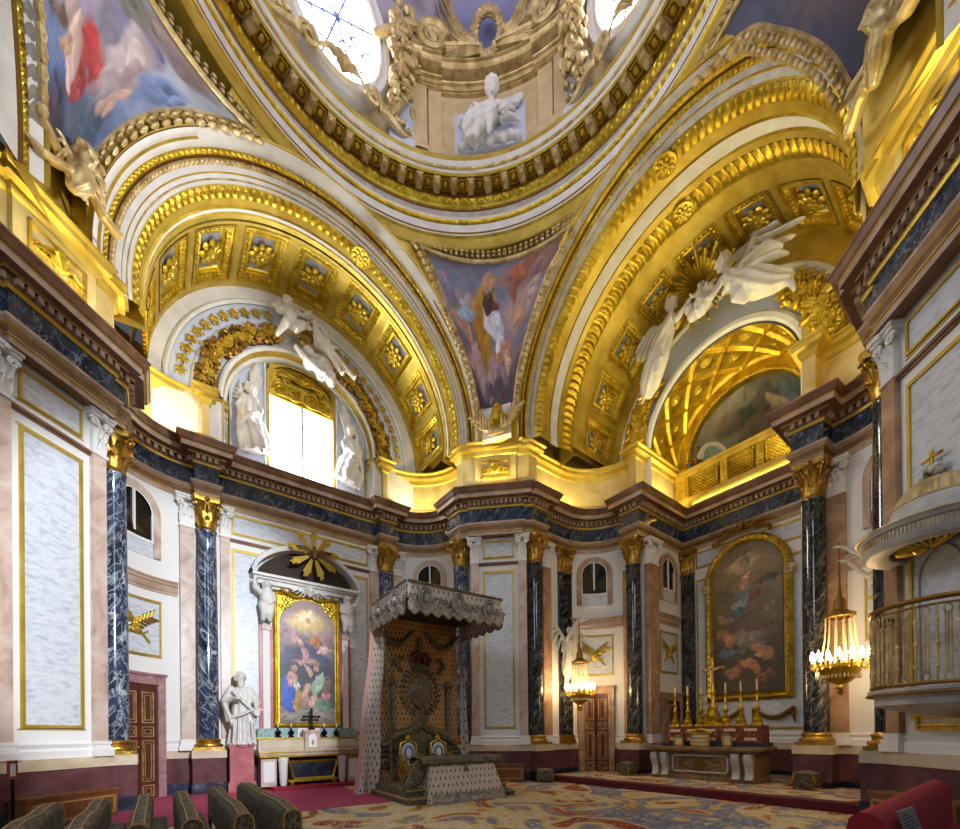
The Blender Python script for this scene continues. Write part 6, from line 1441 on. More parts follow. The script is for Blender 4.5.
cx = thing('crucifix', 'dark standing cross on the tabernacle of the left altar', 'crucifix', (0, 10.0, 2.24)); mb = MB()
mb.box(-.04, .04, 9.96, 10.04, 2.3, 3.05); mb.box(-.3, .3, 9.96, 10.04, 2.72, 2.8); mb.lathe([(.16, 2.24), (.12, 2.3), (.05, 2.36), (.0, 2.38)], 12, (0, 10, 0))
for p in ((-.3, 2.76), (.3, 2.76), (0, 3.05)): mb.ell((p[0], 10, p[1]), (.06, .05, .06))
mb.build('cross', 'black_metal', cx)
for x0, x1, w in ((-1.9, -.45, 'saint'), (.45, 1.95, 'canopy')):
    vs = MB(); vs.box(x0, x1, 10.28, 10.46, 1.93, 2.3); tag(vs.build('altar_riser', 'green_porcelain', smooth=0), 'pale green marbled riser behind the candlesticks of the left altar, %s side' % w, 'riser')
def small_candlestick(x, label):
    t = thing('candlestick', label, 'candlestick', (x, 10.18, 1.94), 'candlesticks of the left altar'); mb = MB()
    mb.lathe([(.12, 1.94), (.12, 1.98), (.06, 2.02), (.1, 2.08), (.13, 2.14), (.08, 2.2), (.03, 2.24), (.03, 2.32), (.07, 2.34), (.0, 2.35)], 12, (x, 10.18, 0)); mb.build('stick', 'black_metal', t)
    mb = MB(); mb.lathe([(.02, 2.34), (.02, 2.5), (0, 2.51)], 8, (x, 10.18, 0)); mb.build('candle', 'wax', t)
for x, w in ((-1.2, 'outermost on the saint side'), (-.72, 'next to the tabernacle on the saint side'), (.55, 'next to the tabernacle on the canopy side'), (1.05, 'outermost on the canopy side')): small_candlestick(x, 'dark squat candlestick on the left altar, ' + w)

# ------------------------------------------------------------------ throne under its canopy
TH = rad(-3); ex_, ey_ = Vector((cos(TH), sin(TH), 0)), Vector((-sin(TH), cos(TH), 0)); TO = Vector((.82, 3.32, 0)); TC = onto(TO, ex_, ey_, (0, 0, 1)); CWd, CDp = 3.36, 2.75
ds = thing('dais', 'low two step dais in dark tapestry under the throne canopy', 'dais', TC((1.75, 1.4, 0)))
mb = MB(TC); mb.box(-.15, 3.65, -.25, 3.2, .005, .2, 0); mb.box(-.05, 3.55, .1, 3.2, .2, .4, 0); mb.build('carpeted_step', 'upholstery', ds, smooth=0)
mb = MB(TC); mb.box(-.17, 3.77, -.27, -.24, .15, .205); mb.box(-.07, 3.67, .07, .11, .35, .405); mb.box(-.17, -.14, -.27, 3.2, .15, .205); mb.build('nosing', 'piping', ds, smooth=0)
cp = thing('throne_canopy', 'spotted silk throne canopy with scalloped embroidered valance and back cloth', 'canopy', TC((1.75, 1.4, 0)))
def cloth(P, nu, nv, uvscale):
    mb = MB(); mb.uv = []; rows = []
    for j in range(nv + 1):
        rows.append([P(i / nu, j / nv) for i in range(nu + 1)])
        mb.uv += [(i / nu * uvscale[0], j / nv * uvscale[1]) for i in range(nu + 1)]
    mb.grid(rows); return mb
zt, zb = 6.42, 5.52
def scal(s, n): return .13 * abs(sin(PI * s * n))
def valance(a, b, n, nm):
    A, B = Vector(a), Vector(b); d = (B - A).normalized(); nn = Vector((d.y, -d.x, 0)); L = (B - A).length
    c = cloth(lambda u, v: Vector(TC(tuple(A.lerp(B, u) + nn * (.05 * (1 - v) + .03 * sin(2 * PI * n * u) * (1 - v))))) + Vector((0, 0, (zb + .1 - scal(u, n)) * (1 - v) + zt * v)), n * 10, 6, (L, .9)); o = c.build(nm, 'silk_spotted', cp)
    e = MB(); off = lambda u, z, k: Vector(TC(tuple(A.lerp(B, u) + nn * (.05 + k + .02 * sin(2 * PI * n * u))))) + Vector((0, 0, z))
    N = n * 12
    e.grid([[off(i / N, zb + .1 - scal(i / N, n), .02) for i in range(N + 1)], [off(i / N, zb + .30 - .8 * scal(i / N, n), .06) for i in range(N + 1)], [off(i / N, zb + .42 + .14 * sin(2 * PI * n / 2 * i / N) , .02) for i in range(N + 1)]])
    for k in range(n):
        u = (k + .5) / n
        if k % 3 == 1:
            c0 = off(u, 6.0, .03); R = .28
            for rr in (R, R * .7): e.tube([c0 + d.x * ex_ * 0 + (off(u + .01, 0, 0) - off(u, 0, 0)).normalized() * (rr * cos(t)) + Vector((0, 0, rr * 1.15 * sin(t))) for t in [2 * PI * q / 20 for q in range(21)]], .035, 6)
            e.ell(c0, (.1, .1, .14))
        else:
            w = (off(u + .01, 0, 0) - off(u, 0, 0)).normalized()
            for sg in (-1, 1): e.tube(spiral(off(u, 5.92, .03) + w * (sg * .12), w * sg, (0, 0, 1), .13), .028, 5)
    e.build('embroidered_border', 'embroidery_silver', o)
    f = MB(); f.tube([off(i / 8, zt, .0) for i in range(9)], .035, 6); f.tube([off(i / N, zb + .1 - scal(i / N, n), .0) for i in range(N + 1)], .025, 5); f.build('fringe', 'embroidery', o)
valance((0, 0, 0), (CWd, 0, 0), 9, 'valance'); valance((0, CDp, 0), (0, 0, 0), 6, 'valance'); valance((CWd, 0, 0), (CWd, CDp, 0), 6, 'valance')
mb = MB(TC); mb.box(.0, CWd, .0, CDp + .1, zt - .05, zt); mb.build('roof', 'silk_spotted', cp, smooth=0)
mb = MB(TC); mb.box(.03, CWd - .03, .03, CDp, zb + .55, zb + .6)
for q in (.35, .7): mb.box(.03 + q, CWd - .03 - q, .03 + q, .05 + q, zb + .45, zb + .56)
mb.build('lining', 'lining_dark', cp, smooth=0)
c = cloth(lambda u, v: Vector(TC((.08 + (CWd - .16) * u, CDp + .03 * sin(14 * u), .4 + 5.75 * v))), 60, 20, (CWd, 5.75)); bk_ = c.build('back_cloth', 'silk_back', cp)
E_ = MB(); B_ = lambda x, z, y=.06: Vector(TC((x, CDp - y, z)))
cxm = 1.72
E_.ell(B_(cxm, 3.55), (.5, .07, .62), 0, 20, 8); E_.ell(B_(cxm, 3.55, .1), (.32, .07, .42), 0, 16, 8)
for k in range(26):
    a = 2 * PI * k / 26; c0 = B_(cxm + .58 * cos(a), 3.55 + .72 * sin(a)); c1 = B_(cxm + .85 * cos(a + .12), 3.55 + .98 * sin(a + .12)); E_.tube([c0, c0.lerp(c1, .5) + Vector((0, 0, .05)), c1], [.06, .07, .015], 5)
E_.build('embroidered_arms', 'embroidery', bk_)
for sg in (-1, 1):
    E_ = MB(); x = cxm + sg * 1.12
    E_.tube([B_(x, 1.9), B_(x, 3.7)], .12, 8); E_.tube([B_(x, 3.7), B_(x, 3.78), B_(x, 3.98)], [.14, .2, .1], 8); E_.ell(B_(x, 1.85), (.22, .06, .14))
    E_.tube([B_(cxm + sg * .7, 4.2), B_(cxm + sg * .95, 4.5), B_(cxm + sg * .8, 4.8), B_(cxm + sg * .62, 4.65)], [.06, .09, .07, .02], 6)
    for k, (px, pz, r) in enumerate(((1.35, 1.15, .4), (.55, 1.35, .32), (1.0, 1.75, .22))): E_.tube(spiral(B_(cxm + sg * px, pz), ex_ * sg, (0, 0, 1), r, 1.8), .05, 6)
    E_.tube([B_(cxm + sg * (.25 + .27 * k), 5.72 - .55 * sin(PI * k / 5)) for k in range(6)], [.05, .09, .12, .12, .09, .05], 6)
    E_.build('embroidered_pillar_and_swag', 'embroidery', bk_); E_ = MB()
    E_.tube([B_(cxm + sg * .05, 2.35), B_(cxm + sg * .5, 2.1), B_(cxm + sg * 1.0, 1.95), B_(cxm + sg * 1.45, 1.6)], [.16, .18, .2, .1], 8)
    E_.ell(B_(cxm + sg * .6, 1.7), (.75, .05, .42)); E_.build('embroidered_scroll', 'embroidery', bk_)
E_ = MB()
E_.ell(B_(cxm, 1.6), (.9, .05, .7)); E_.ell(B_(cxm, 2.4), (.3, .05, .55)); E_.ell(B_(cxm, 5.35), (.1, .05, .16)); E_.ell(B_(cxm, 5.1), (.14, .05, .12));
E_.build('embroidered_base', 'embroidery', bk_)
K_ = MB()
for k in range(5): K_.ell(B_(cxm + (-.28 + .14 * k), 4.72 + .06 * (2 - abs(k - 2)), .08), (.13, .06, .22), 0, 8, 5)
K_.build('crown_cap', 'crown_red', bk_)
K_ = MB(); K_.tube([B_(cxm - .3 + .1 * k, 4.42, .1) for k in range(7)], .08, 6); K_.ell(B_(cxm, 5.02, .08), (.06, .05, .06)); K_.tube([B_(cxm, 5.05, .08), B_(cxm, 5.2, .08)], .02, 5)
for k in range(4): K_.tube([B_(cxm - .3 + .2 * k, 4.45, .13), B_(cxm - .4 + .27 * k, 4.75, .15), B_(cxm, 5.0, .1)], .025, 5)
K_.build('crown_arches', 'embroidery', bk_)
c = cloth(lambda u, v: Vector(TC((-.02 - .62 * (1 - v) ** 1.3 + .34 * u * (1 + .8 * (1 - v)) + .04 * sin(9 * v), CDp - .15 * u - .12 * sin(7 * u + 5 * v) * (1 - v), .05 + (zb + .1) * v))), 24, 40, (.7, 5.5)); lc = c.build('side_curtain', 'silk_spotted', cp)
c = cloth(lambda u, v: Vector(TC((-.12 - .62 * (1 - v) ** 1.3 + .12 * u + .03 * sin(9 * v), CDp + .05 - .1 * u, .05 + (zb + .1) * v))), 6, 40, (.3, 5.5)); c.build('pink_lining', 'silk_pink', lc)
mb = MB(); mb.tube([TC((.3 - .3 * (1 - t) ** 1.3 * .2 + .27 * (1 - t), CDp - .3, .1 + 5.4 * t)) for t in [k / 14 for k in range(15)]], .05, 6); mb.build('curtain_trim', 'embroidery', lc)
c = cloth(lambda u, v: Vector(TC((CWd - .1 + .3 * u * (1.2 - v) , CDp - .25 - .1 * sin(8 * u), .5 + 5.3 * v))), 12, 30, (.4, 5.3)); c.build('side_curtain', 'silk_spotted', cp)
# two gilt throne chairs
def throne():
    t = thing('throne_chair', 'gilt armchair with blue and white back, on the altar side under the canopy', 'chair', (0, 0, 0), 'throne chairs under the canopy')
    mb = MB(); mb.box(-.3, .3, -.3, .28, .52, .6); mb.build('seat_frame', 'gold', t, smooth=0)
    mb = MB(); mb.ell((0, 0, .6), (.29, .29, .08), 0, 16, 6); mb.build('seat', 'silk_spotted', t)
    for sx in (-1, 1):
        for y, k in ((-.27, 1), (.26, 0)):
            mb = MB(); mb.tube([(sx * .27, y, .55), (sx * .3, y - .03 * k, .38), (sx * .25, y, .18), (sx * .28, y - .02, .0)], [.05, .05, .03, .04], 8); mb.build('leg', 'gold', t)
        mb = MB(); mb.tube([(sx * .29, .25, .9), (sx * .34, .0, .92), (sx * .33, -.22, .88), (sx * .3, -.2, .58)], [.035, .04, .04, .035], 8); mb.build('armrest', 'gold', t)
    mb = MB(); mb.tube([(-.27, .28, .6), (-.31, .31, .95), (-.27, .34, 1.3), (0, .36, 1.42), (.27, .34, 1.3), (.31, .31, .95), (.27, .28, .6)], .045, 8)
    mb.ell((0, .35, 1.48), (.12, .05, .08)); mb.ell((0, .35, 1.56), (.05, .04, .05)); mb.build('back_frame', 'gold', t)
    mb = MB(); mb.ell((0, .31, .98), (.26, .045, .36), 0, 18, 8); b = mb.build('backrest', 'blue_ground', t)
    mb = MB(); mb.tube([(.15 * cos(a), .27, .98 + .22 * sin(a)) for a in [2 * PI * k / 18 for k in range(19)]], .03, 6); mb.build('wreath_pattern', 'lead', b)
    mb = MB(); mb.ell((0, .265, .98), (.09, .02, .13), 0, 12, 6); mb.build('medallion', 'white_stone', b); return t
ch = throne(); p = TC((1.0, 1.9, .4)); ch.location = Vector(p) * S; ch.rotation_euler = (0, 0, TH)
dup(ch, TC((2.2, 2.0, .4)), TH, 'gilt armchair with blue and white back, partly hidden behind the kneeling desk')
# covered kneeling desk
kd = thing('kneeling_desk', 'kneeling desk draped in spotted pale silk with dark cushion top before the throne', 'kneeler', TC((1.75, -.2, 0)))
def dk(u, v):
    x = (.45 + 2.6 * u) * (1 - v) + (.62 + 2.25 * u) * v; return Vector(TC((x, (-.55 + .05 * sin(22 * u)) * (1 - v) + (-.12) * v, .02 + 1.12 * v)))
c = cloth(dk, 40, 10, (2.6, 1.2)); c.build('cloth', 'silk_spotted', kd)
for u0, sg in ((0, -1), (1, 1)):
    x0, x1 = ((.45, .62), (3.05, 2.87))[u0 == 1]
    c = cloth(lambda u, v: Vector(TC((x0 * (1 - v) + x1 * v + sg * .06 * sin(10 * u) * (1 - v), (-.55 + 1.1 * u) * (1 - v) + (-.12 + .7 * u) * v, .02 + 1.12 * v))), 12, 8, (1, 1.2)); c.build('cloth_side', 'silk_spotted', kd)
mb = MB(); N = 60
mb.grid([[dk(i / N, q) + Vector(TC((0, -.015, 0))) - Vector(TC((0, 0, 0))) for i in range(N + 1)] for q in (0, .1, .2)]); mb.grid([[dk(i / N, .2 + .06 * abs(sin(i * .8))) + ey_ * -.02 for i in range(N + 1)], [dk(i / N, .2) + ey_ * -.025 for i in range(N + 1)]])
for i in range(30): mb.ell(dk((i + .5) / 30, .16 + .06 * (i % 2)) + ey_ * -.02, (.06, .03, .06), 0, 6, 4)
mb.build('embroidered_hem', 'embroidery_silver', kd)
mb = MB(TC); P = []
for y, z in ((-.2, 1.1), (-.26, 1.16), (-.24, 1.26), (-.1, 1.32), (.5, 1.34), (.62, 1.26), (.62, 1.1)): P.append([(.3 + 2.85 * k / 20, y + .01 * sin(3 * k), z + .015 * sin(1.7 * k)) for k in range(21)])
mb.grid(P); mb.build('cushion_top', 'upholstery', kd)
mb = MB(); mb.tube([TC(p) for p in ((.55, .2, 1.2), (.4, .25, .95), (.25, .2, .65), (-.05, .15, .43))], [.2, .25, .22, .1], 8); mb.build('hanging_drape', 'upholstery', kd)
mb = MB(); mb.tube([TC((1.75, -.27, 1.22)), TC((1.75, -.3, 1.0))], .03, 6); mb.ell(TC((1.75, -.3, .95)), (.05, .05, .08)); mb.build('tassel', 'embroidery', kd)
fp = MB(TC); fp.ell((3.3, -.05, .12), (.35, .3, .13), 0, 16, 6); tag(fp.build('floor_cushion', 'upholstery'), 'dark flat cushion on the floor beside the kneeling desk', 'cushion')
# ------------------------------------------------------------------ high altar
T = fr((10.8, 0), (0, -1))          # x runs from the middle pier side to the pulpit side, y towards the nave
ha = thing('high_altar', 'marble high altar with pale scrolled brackets and inlaid front panel', 'altar', (11.5, 0, .22))
mb = MB(T); mb.box(-1.95, 1.95, -1.5, .1, 1.28, 1.34); mb.box(-2.02, 2.02, -1.5, .16, 1.34, 1.44); mb.build('mensa', 'altar_marble', ha, smooth=0)
mb = MB(T); mb.box(-1.8, 1.8, -1.45, -.12, .22, 1.28); mb.box(-1.85, 1.85, -1.45, -.05, .22, .36); mb.build('body', 'altar_marble', ha, smooth=0)
mb = MB(T)
for b in ((-1.02, 1.02, .5, .56), (-1.02, 1.02, 1.1, 1.16), (-1.02, -.96, .5, 1.16), (.96, 1.02, .5, 1.16)): mb.box(b[0], b[1], -.15, -.06, b[2], b[3])
pn = mb.build('panel_frame', 'stucco_grey', ha, smooth=0)
mb = MB(T); mb.tube([(.72 * cos(t), -.09, .83 + .2 * sin(t) * (1 + .2 * cos(4 * t))) for t in [2 * PI * k / 40 for k in range(41)]], .03, 6) if False else None
mb = MB()
mb.tube([T((.74 * cos(t), -.1, .83 + .21 * sin(t) * (1 + .25 * cos(4 * t)))) for t in [2 * PI * k / 40 for k in range(41)]], .025, 6); mb.tube([T((.2 * cos(t), -.1, .83 + .18 * sin(t))) for t in [2 * PI * k / 24 for k in range(25)]], .025, 6)
flower(mb, onto(T((0, -.1, .83)), (0, -1, 0), (0, 0, 1), (-1, 0, 0)), .15, 8); mb.build('inlay_scrolls', 'gold_dark', pn)
for x in (-1.68, -1.28, 1.28, 1.68):
    mb = MB(); P = [(-.02, 1.26), (.12, 1.2), (.14, 1.05), (.06, .85), (-.02, .65), (.0, .45), (.06, .36)]
    mb.grid([[T((x + e, y, z)) for y, z in P] for e in (-.12, -.08, .08, .12)]); mb.grid([[T((x - .12, -.15, z)) for y, z in P], [T((x - .12, y, z)) for y, z in P]]); mb.grid([[T((x + .12, -.15, z)) for y, z in P], [T((x + .12, y, z)) for y, z in P]])
    mb.build('bracket', 'stucco_grey', ha)
gd = thing('gradine', 'red brocade covered shelf behind the high altar carrying the candlesticks', 'shelf', (12.0, 0, 1.44))
mb = MB(); mb.box(11.72, 12.4, -1.75, 1.75, 1.60, 2.2); mb.build('brocade_front', 'red_brocade', gd, smooth=0)
mb = MB(); mb.box(11.66, 12.45, -1.85, 1.85, 1.44, 1.6); mb.build('plinth', 'skirting_marble', gd, smooth=0)
mb = MB()
for z in (1.72, 2.05):
    for k in range(5): mb.box(11.70, 11.73, -1.6 + .68 * k, -1.2 + .68 * k, z - .05, z + .05)
mb.build('pale_inlay', 'beige_stone', gd, smooth=0)
def tall_candlestick():
    t = thing('candlestick', 'x', 'candlestick', (0, 0, 0), 'gilt candlesticks of the high altar'); mb = MB()
    mb.lathe([(.0, 0), (.2, 0), (.2, .06), (.15, .1), (.17, .2), (.1, .3), (.12, .36), (.05, .42), (.05, .5), (.09, .56), (.1, .62), (.045, .7), (.035, .85), (.06, .9), (.035, .95), (.03, 1.15), (.055, 1.2), (.11, 1.24), (.03, 1.26)], 14)
    for k in range(3): a = 2 * PI * k / 3; mb.ell((.18 * cos(a), .18 * sin(a), .04), (.06, .06, .06), 0, 7, 4)
    mb.build('stick', 'gold', t); mb = MB(); mb.lathe([(.035, 1.25), (.033, 1.62), (.0, 1.64)], 10); mb.build('candle', 'gold_pale', t); return t
words_ = ['outermost towards the middle pier', 'second from the middle pier', 'third from the middle pier', 'just on the pulpit side of the cross', 'second from the pulpit end', 'outermost towards the pulpit']
c0 = None
for y, w in zip((1.5, .98, .46, -.45, -.97, -1.5), words_):
    lab = 'tall gilt candlestick on the high altar, ' + w
    if c0 is None: c0 = tall_candlestick(); c0.location = (12.05 * S, y * S, 2.2 * S); c0['label'] = lab
    else: dup(c0, (12.05, y, 2.2), 0, lab)
s0 = dup(c0, (11.85, .17, 2.2), 0, 'shorter gilt candlestick of the high altar right beside the cross'); s0.scale = (.9, .9, .72)
cr = thing('crucifix', 'tall gilt crucifix in the middle of the high altar', 'crucifix', (12.05, 0, 2.2)); mb = MB()
mb.lathe([(0, 2.2), (.3, 2.2), (.3, 2.3), (.2, 2.4), (.26, 2.6), (.14, 2.8), (.16, 2.95), (.06, 3.1), (.05, 3.4), (.1, 3.5), (.05, 3.6), (.04, 3.85)], 16, (12.05, 0, 0))
mb.tube([(12.05, 0, 3.8), (12.05, 0, 4.75)], .04, 8); mb.tube([(12.05, .36, 4.4), (12.05, -.36, 4.4)], .04, 8)
for p in ((12.05, .38, 4.4), (12.05, -.38, 4.4), (12.05, 0, 4.78)): mb.ell(p, (.07, .07, .07))
mb.build('cross', 'gold', cr); mb = MB(); V_ = lambda y, z: (11.97, y, z)
limb(mb, [V_(.3, 4.42), V_(.08, 4.32), V_(-.08, 4.32), V_(-.3, 4.42)], [.03, .04, .04, .03]); limb(mb, [V_(0, 4.3), V_(0, 4.1), V_(.02, 3.95), V_(0, 3.78)], [.06, .055, .04, .03]); mb.ell(V_(.02, 4.45), (.05, .05, .06))
mb.build('corpus_figure', 'gold_pale', cr)
def altar_card(y, w, h, label, ornate=False):
    t = thing('altar_card', label, 'altar card', (11.45, y, 1.44)); mb = MB()
    for b in ((-w, w, 0, .06), (-w, w, h - .06, h), (-w, -w + .06, 0, h), (w - .06, w, 0, h)): mb.box(11.42 + .0, 11.5, y + b[0], y + b[1], 1.45 + b[2], 1.45 + b[3])
    if ornate:
        for k in range(7): mb.ell((11.44, y - w + w * k / 3, 1.45 + h + .05 * sin(PI * k / 6) * 2), (.05, .09, .07), 0, 7, 4)
        for z in (.15, .3): mb.box(11.43, 11.47, y - w, y + w, 1.45 + z, 1.48 + z)
    mb.build('frame', 'gold', t); mb = MB(); mb.box(11.46, 11.48, y - w + .05, y + w - .05, 1.48, 1.42 + h); mb.build('sheet', 'beige_stone', t, smooth=0)
altar_card(1.05, .2, .42, 'small framed card at the middle pier end of the high altar'); altar_card(.22, .36, .52, 'large ornate gilt framed card in the middle of the high altar', True); altar_card(-.75, .17, .48, 'small framed card at the pulpit end of the high altar')

# the arched painting over the high altar
T = fr((15.2, -.02), (0, -1))
hp = thing('framed_painting', 'huge arched painting of an angel over falling figures in gilt frame above the high altar', 'painting', T((0, 0, 3.3)))
bar_frame(T, -1.68, 1.68, 3.32, 10.35, .34, .05, .22, hp, 'gold', 'frame', True)
mb = MB()
for k in range(60):
    u = k / 59; 
    if u < .35: p = (-1.52, 3.5 + (8.65 - 3.5) * u / .35)
    elif u > .65: p = (1.52, 3.5 + (8.65 - 3.5) * (1 - u) / .35)
    else: a = PI - PI * (u - .35) / .3; p = (1.52 * cos(a), 8.67 + 1.52 * sin(a))
    mb.ell(T((p[0], .22, p[1])), (.06, .06, .06), 0, 6, 4)
for sg in (-1, 1):
    mb.tube(spiral(T((sg * 1.6, .2, 8.4)), (0, -sg, 0), (0, 0, 1), .2), .06, 6)
mb.build('bead_border', 'gold_pale', hp)
bl = [(.5, .9, .1, .06, 0, '#d8c490', .9), (.5, .92, .035, .03, 0, '#6a5c48', .3), (.5, .86, .3, .12, 0, '#b79f7d', .6), (.48, .89, .07, .05, 0, '#716655', .3), (.5, .66, .12, .14, -15, '#747d85', .3), (.47, .72, .07, .08, 0, '#b68b71', .3), (.5, .77, .045, .035, 0, '#e0b391', .3), (.78, .73, .2, .05, 12, '#5b4f47', .35), (.2, .7, .14, .05, -20, '#6f604f', .4), (.42, .6, .14, .08, 25, '#9ca2aa', .3), (.36, .55, .12, .06, 25, '#4e6774', .3), (.55, .52, .05, .12, 5, '#7d6658', .3), (.48, .48, .05, .12, -8, '#71584d', .3), (.64, .64, .08, .08, 0, '#73483e', .4),
      (.2, .52, .12, .06, 0, '#9f8269', .4), (.15, .4, .12, .08, 10, '#a2775e', .4), (.24, .36, .1, .08, -20, '#c98b69', .4), (.2, .28, .16, .08, 0, '#5b6f7d', .4), (.55, .36, .24, .12, -10, '#85776c', .4), (.5, .3, .14, .06, 20, '#6f665e', .4), (.72, .26, .18, .09, -25, '#b38060', .35), (.55, .18, .16, .07, -35, '#c1825f', .35), (.3, .14, .14, .06, 20, '#a36f52', .35), (.75, .1, .14, .07, 10, '#855844', .35), (.85, .4, .1, .1, 0, '#6f5b4f', .5), (.85, .55, .1, .06, 0, '#826f5e', .5)]
arched_canvas(T, 1.34, 3.66, 10.02, [(0, '#453a30'), (.3, '#5a4b3c'), (.6, '#7d6b54'), (.8, '#94805f'), (1, '#7a6950')], bl, 51, .08, hp)
mb = MB(); rnd = random.Random(9)
for k in range(34):
    t = k / 33; x = -1.2 + 2.2 * t; mb.ell(T((x, .22 + .1 * rnd.random(), 10.45 + .3 * sin(PI * t) - .25 * abs(x) * .6 + rnd.uniform(-.08, .1))), (.12, .1, .08), 0, 6, 4, Matrix.Rotation(rnd.uniform(0, 3), 3, 'X'))
mb.ell(T((-.1, .3, 10.72)), (.2, .16, .2)); 
for sg in (-1, 1): mb.tube([T((sg * .1, .3, 10.6)), T((sg * .7, .3, 10.75)), T((sg * 1.3, .25, 10.5))], [.09, .08, .02], 6)
tag(mb.build('crest_ornament', 'gold_dark'), 'gilded ribbon and palm crest on top of the high altar painting', 'ornament')
for sg, w in ((1, 'pulpit'), (-1, 'middle pier')):
    mb = MB()
    for k in range(26):
        t = k / 25; x = sg * (.25 + 1.4 * t); z = 2.9 - .35 * sin(PI * t); mb.ell(T((x, .1 + .05 * (k % 2), z)), (.1, .09, .1), 0, 6, 4)
    for q in (.25, 1.65): mb.tube([T((sg * q, .1, 2.95)), T((sg * q, .12, 2.6)), T((sg * (q + .05), .1, 2.35))], [.08, .07, .02], 6)
    tag(mb.build('festoon', 'gold_dark'), 'dark gilded festoon under the high altar painting, %s side' % w, 'festoon')

# ------------------------------------------------------------------ chandeliers carried by flying angels
def chandelier(x, y, label):
    t = thing('chandelier', label, 'chandelier', (x, y, 2.9), 'crystal chandeliers'); c = (x, y, 0)
    mb = MB(); mb.lathe([(0, 2.92), (.05, 2.95), (.09, 3.02), (.03, 3.08), (.16, 3.12), (.05, 3.16), (.03, 3.2)], 12, c); mb.lathe([(.05, 3.2), (.22, 3.28), (.38, 3.45), (.44, 3.6), (.49, 3.64), (.49, 3.74), (.44, 3.72)], 28, c); mb.build('bowl', 'gold', t)
    mb = MB(); mb.lathe([(.30, 4.98), (.34, 5.0), (.34, 5.08), (.24, 5.12), (.15, 5.2), (.13, 5.45), (.06, 5.55), (.025, 5.9), (.02, 7.0)], 16, c); mb.build('cap_and_rod', 'gold_dark', t)
    mb = MB()
    for k in range(12):
        a = 2 * PI * k / 12
        for i in range(20):
            q = i / 19; r = .31 + .14 * q ** 2; z = 4.98 - 1.25 * q; mb.ell((x + r * cos(a), y + r * sin(a), z), (.022, .022, .032), 0, 6, 4)
        mb.build('crystal_string', 'crystal', t); mb = MB()
    for k in range(30): a = 2 * PI * k / 30; mb.ell((x + .4 * cos(a), y + .4 * sin(a), 3.42), (.03, .03, .06), 0, 6, 4)
    mb.build('crystal_fringe', 'crystal', t)
    n = 16
    for k in range(n):
        a = 2 * PI * (k + .5) / n; d = Vector((cos(a), sin(a), 0)); o = Vector((x, y, 0))
        mb = MB(); mb.tube([o + d * .46 + Vector((0, 0, 3.68)), o + d * .54 + Vector((0, 0, 3.6)), o + d * .61 + Vector((0, 0, 3.68)), o + d * .61 + Vector((0, 0, 3.76))], .02, 6); mb.lathe([(.02, 3.74), (.055, 3.78), (.05, 3.8), (.02, 3.8)], 8, tuple(o + d * .61)); br = mb.build('arm', 'gold', t)
        mb = MB(); mb.lathe([(.02, 3.8), (.02, 3.9), (0, 3.91)], 8, tuple(o + d * .61)); mb.build('candle', 'wax', br)
        mb = MB(); mb.lathe([(.0, 3.9), (.045, 3.95), (.042, 4.0), (.0, 4.13)], 8, tuple(o + d * .61)); mb.build('flame', 'candle_flame', br)
    L = bpy.data.lights.new('chandelier_glow', 'POINT'); L.energy = CH_W; L.color = (1, .72, .38); L.shadow_soft_size = .45
    lo = bpy.data.objects.new('chandelier_glow', L); C.objects.link(lo); lo.location = (x * S, y * S, 4.3 * S)
CH_W = 52
chandelier(9.59, 4.39, 'smaller looking lit crystal chandelier in front of the two leaved door'); chandelier(9.59, -4.39, 'large lit crystal chandelier between the high altar and the pulpit')
def flying_angel(sg, label):
    mb = MB(); V_ = lambda x, y, z: Vector((x, sg * y, z))
    robe(mb, [V_(9.85, 5.25, 6.25), V_(9.88, 5.3, 5.95), V_(9.92, 5.35, 5.6), V_(9.95, 5.4, 5.2), V_(9.98, 5.42, 4.8), V_(9.98, 5.42, 4.5)], [.14, .22, .2, .24, .24, .14], 8, .28)
    cap(mb, V_(9.85, 5.25, 6.25), V_(9.83, 5.18, 6.42), .07, .06); head(mb, V_(9.8, 5.12, 6.58), (-.3, -sg * .9, .1), (0, 0, 1), 1.45)
    limb(mb, [V_(9.7, 5.2, 6.2), V_(9.6, 4.85, 6.5), V_(9.58, 4.48, 6.85)], [.08, .07, .05]); hand(mb, V_(9.58, 4.48, 6.85), (0, -sg, .3), (0, 0, 1), 1.5)
    limb(mb, [V_(10.0, 5.2, 6.2), V_(9.85, 4.9, 6.0), V_(9.62, 4.55, 6.45)], [.08, .07, .05]); hand(mb, V_(9.62, 4.55, 6.45), (0, -sg, .4), (0, 0, 1), 1.5)
    limb(mb, [V_(9.9, 5.4, 4.7), V_(9.85, 5.42, 4.35), V_(9.9, 5.45, 4.02)], [.09, .07, .04]); limb(mb, [V_(10.05, 5.42, 4.7), V_(10.08, 5.45, 4.5), V_(10.1, 5.55, 4.2)], [.09, .07, .04])
    scarf(mb, [V_(9.8, 5.2, 6.1), V_(9.75, 5.25, 5.6), V_(9.8, 5.35, 5.1), V_(9.7, 5.4, 4.75)], [.08, .12, .12, .04])
    wing(mb, V_(9.82, 5.38, 6.15), V_(9.25, 5.85, 7.15), Vector((.1, 0, -1)).normalized(), .8, 8); wing(mb, V_(10.0, 5.3, 6.15), V_(10.35, 5.0, 7.1), Vector((.0, 0, -1)).normalized(), .8, 8)
    limb(mb, [V_(9.98, 5.42, 5.5), V_(10.1, 5.6, 5.5), V_(10.12, 5.72, 5.5)], [.08, .06, .06])
    tag(remeshed(mb, 'angel_statue', 'statue_marble', .03, 1), label, 'statue', 'flying angels holding chandeliers')
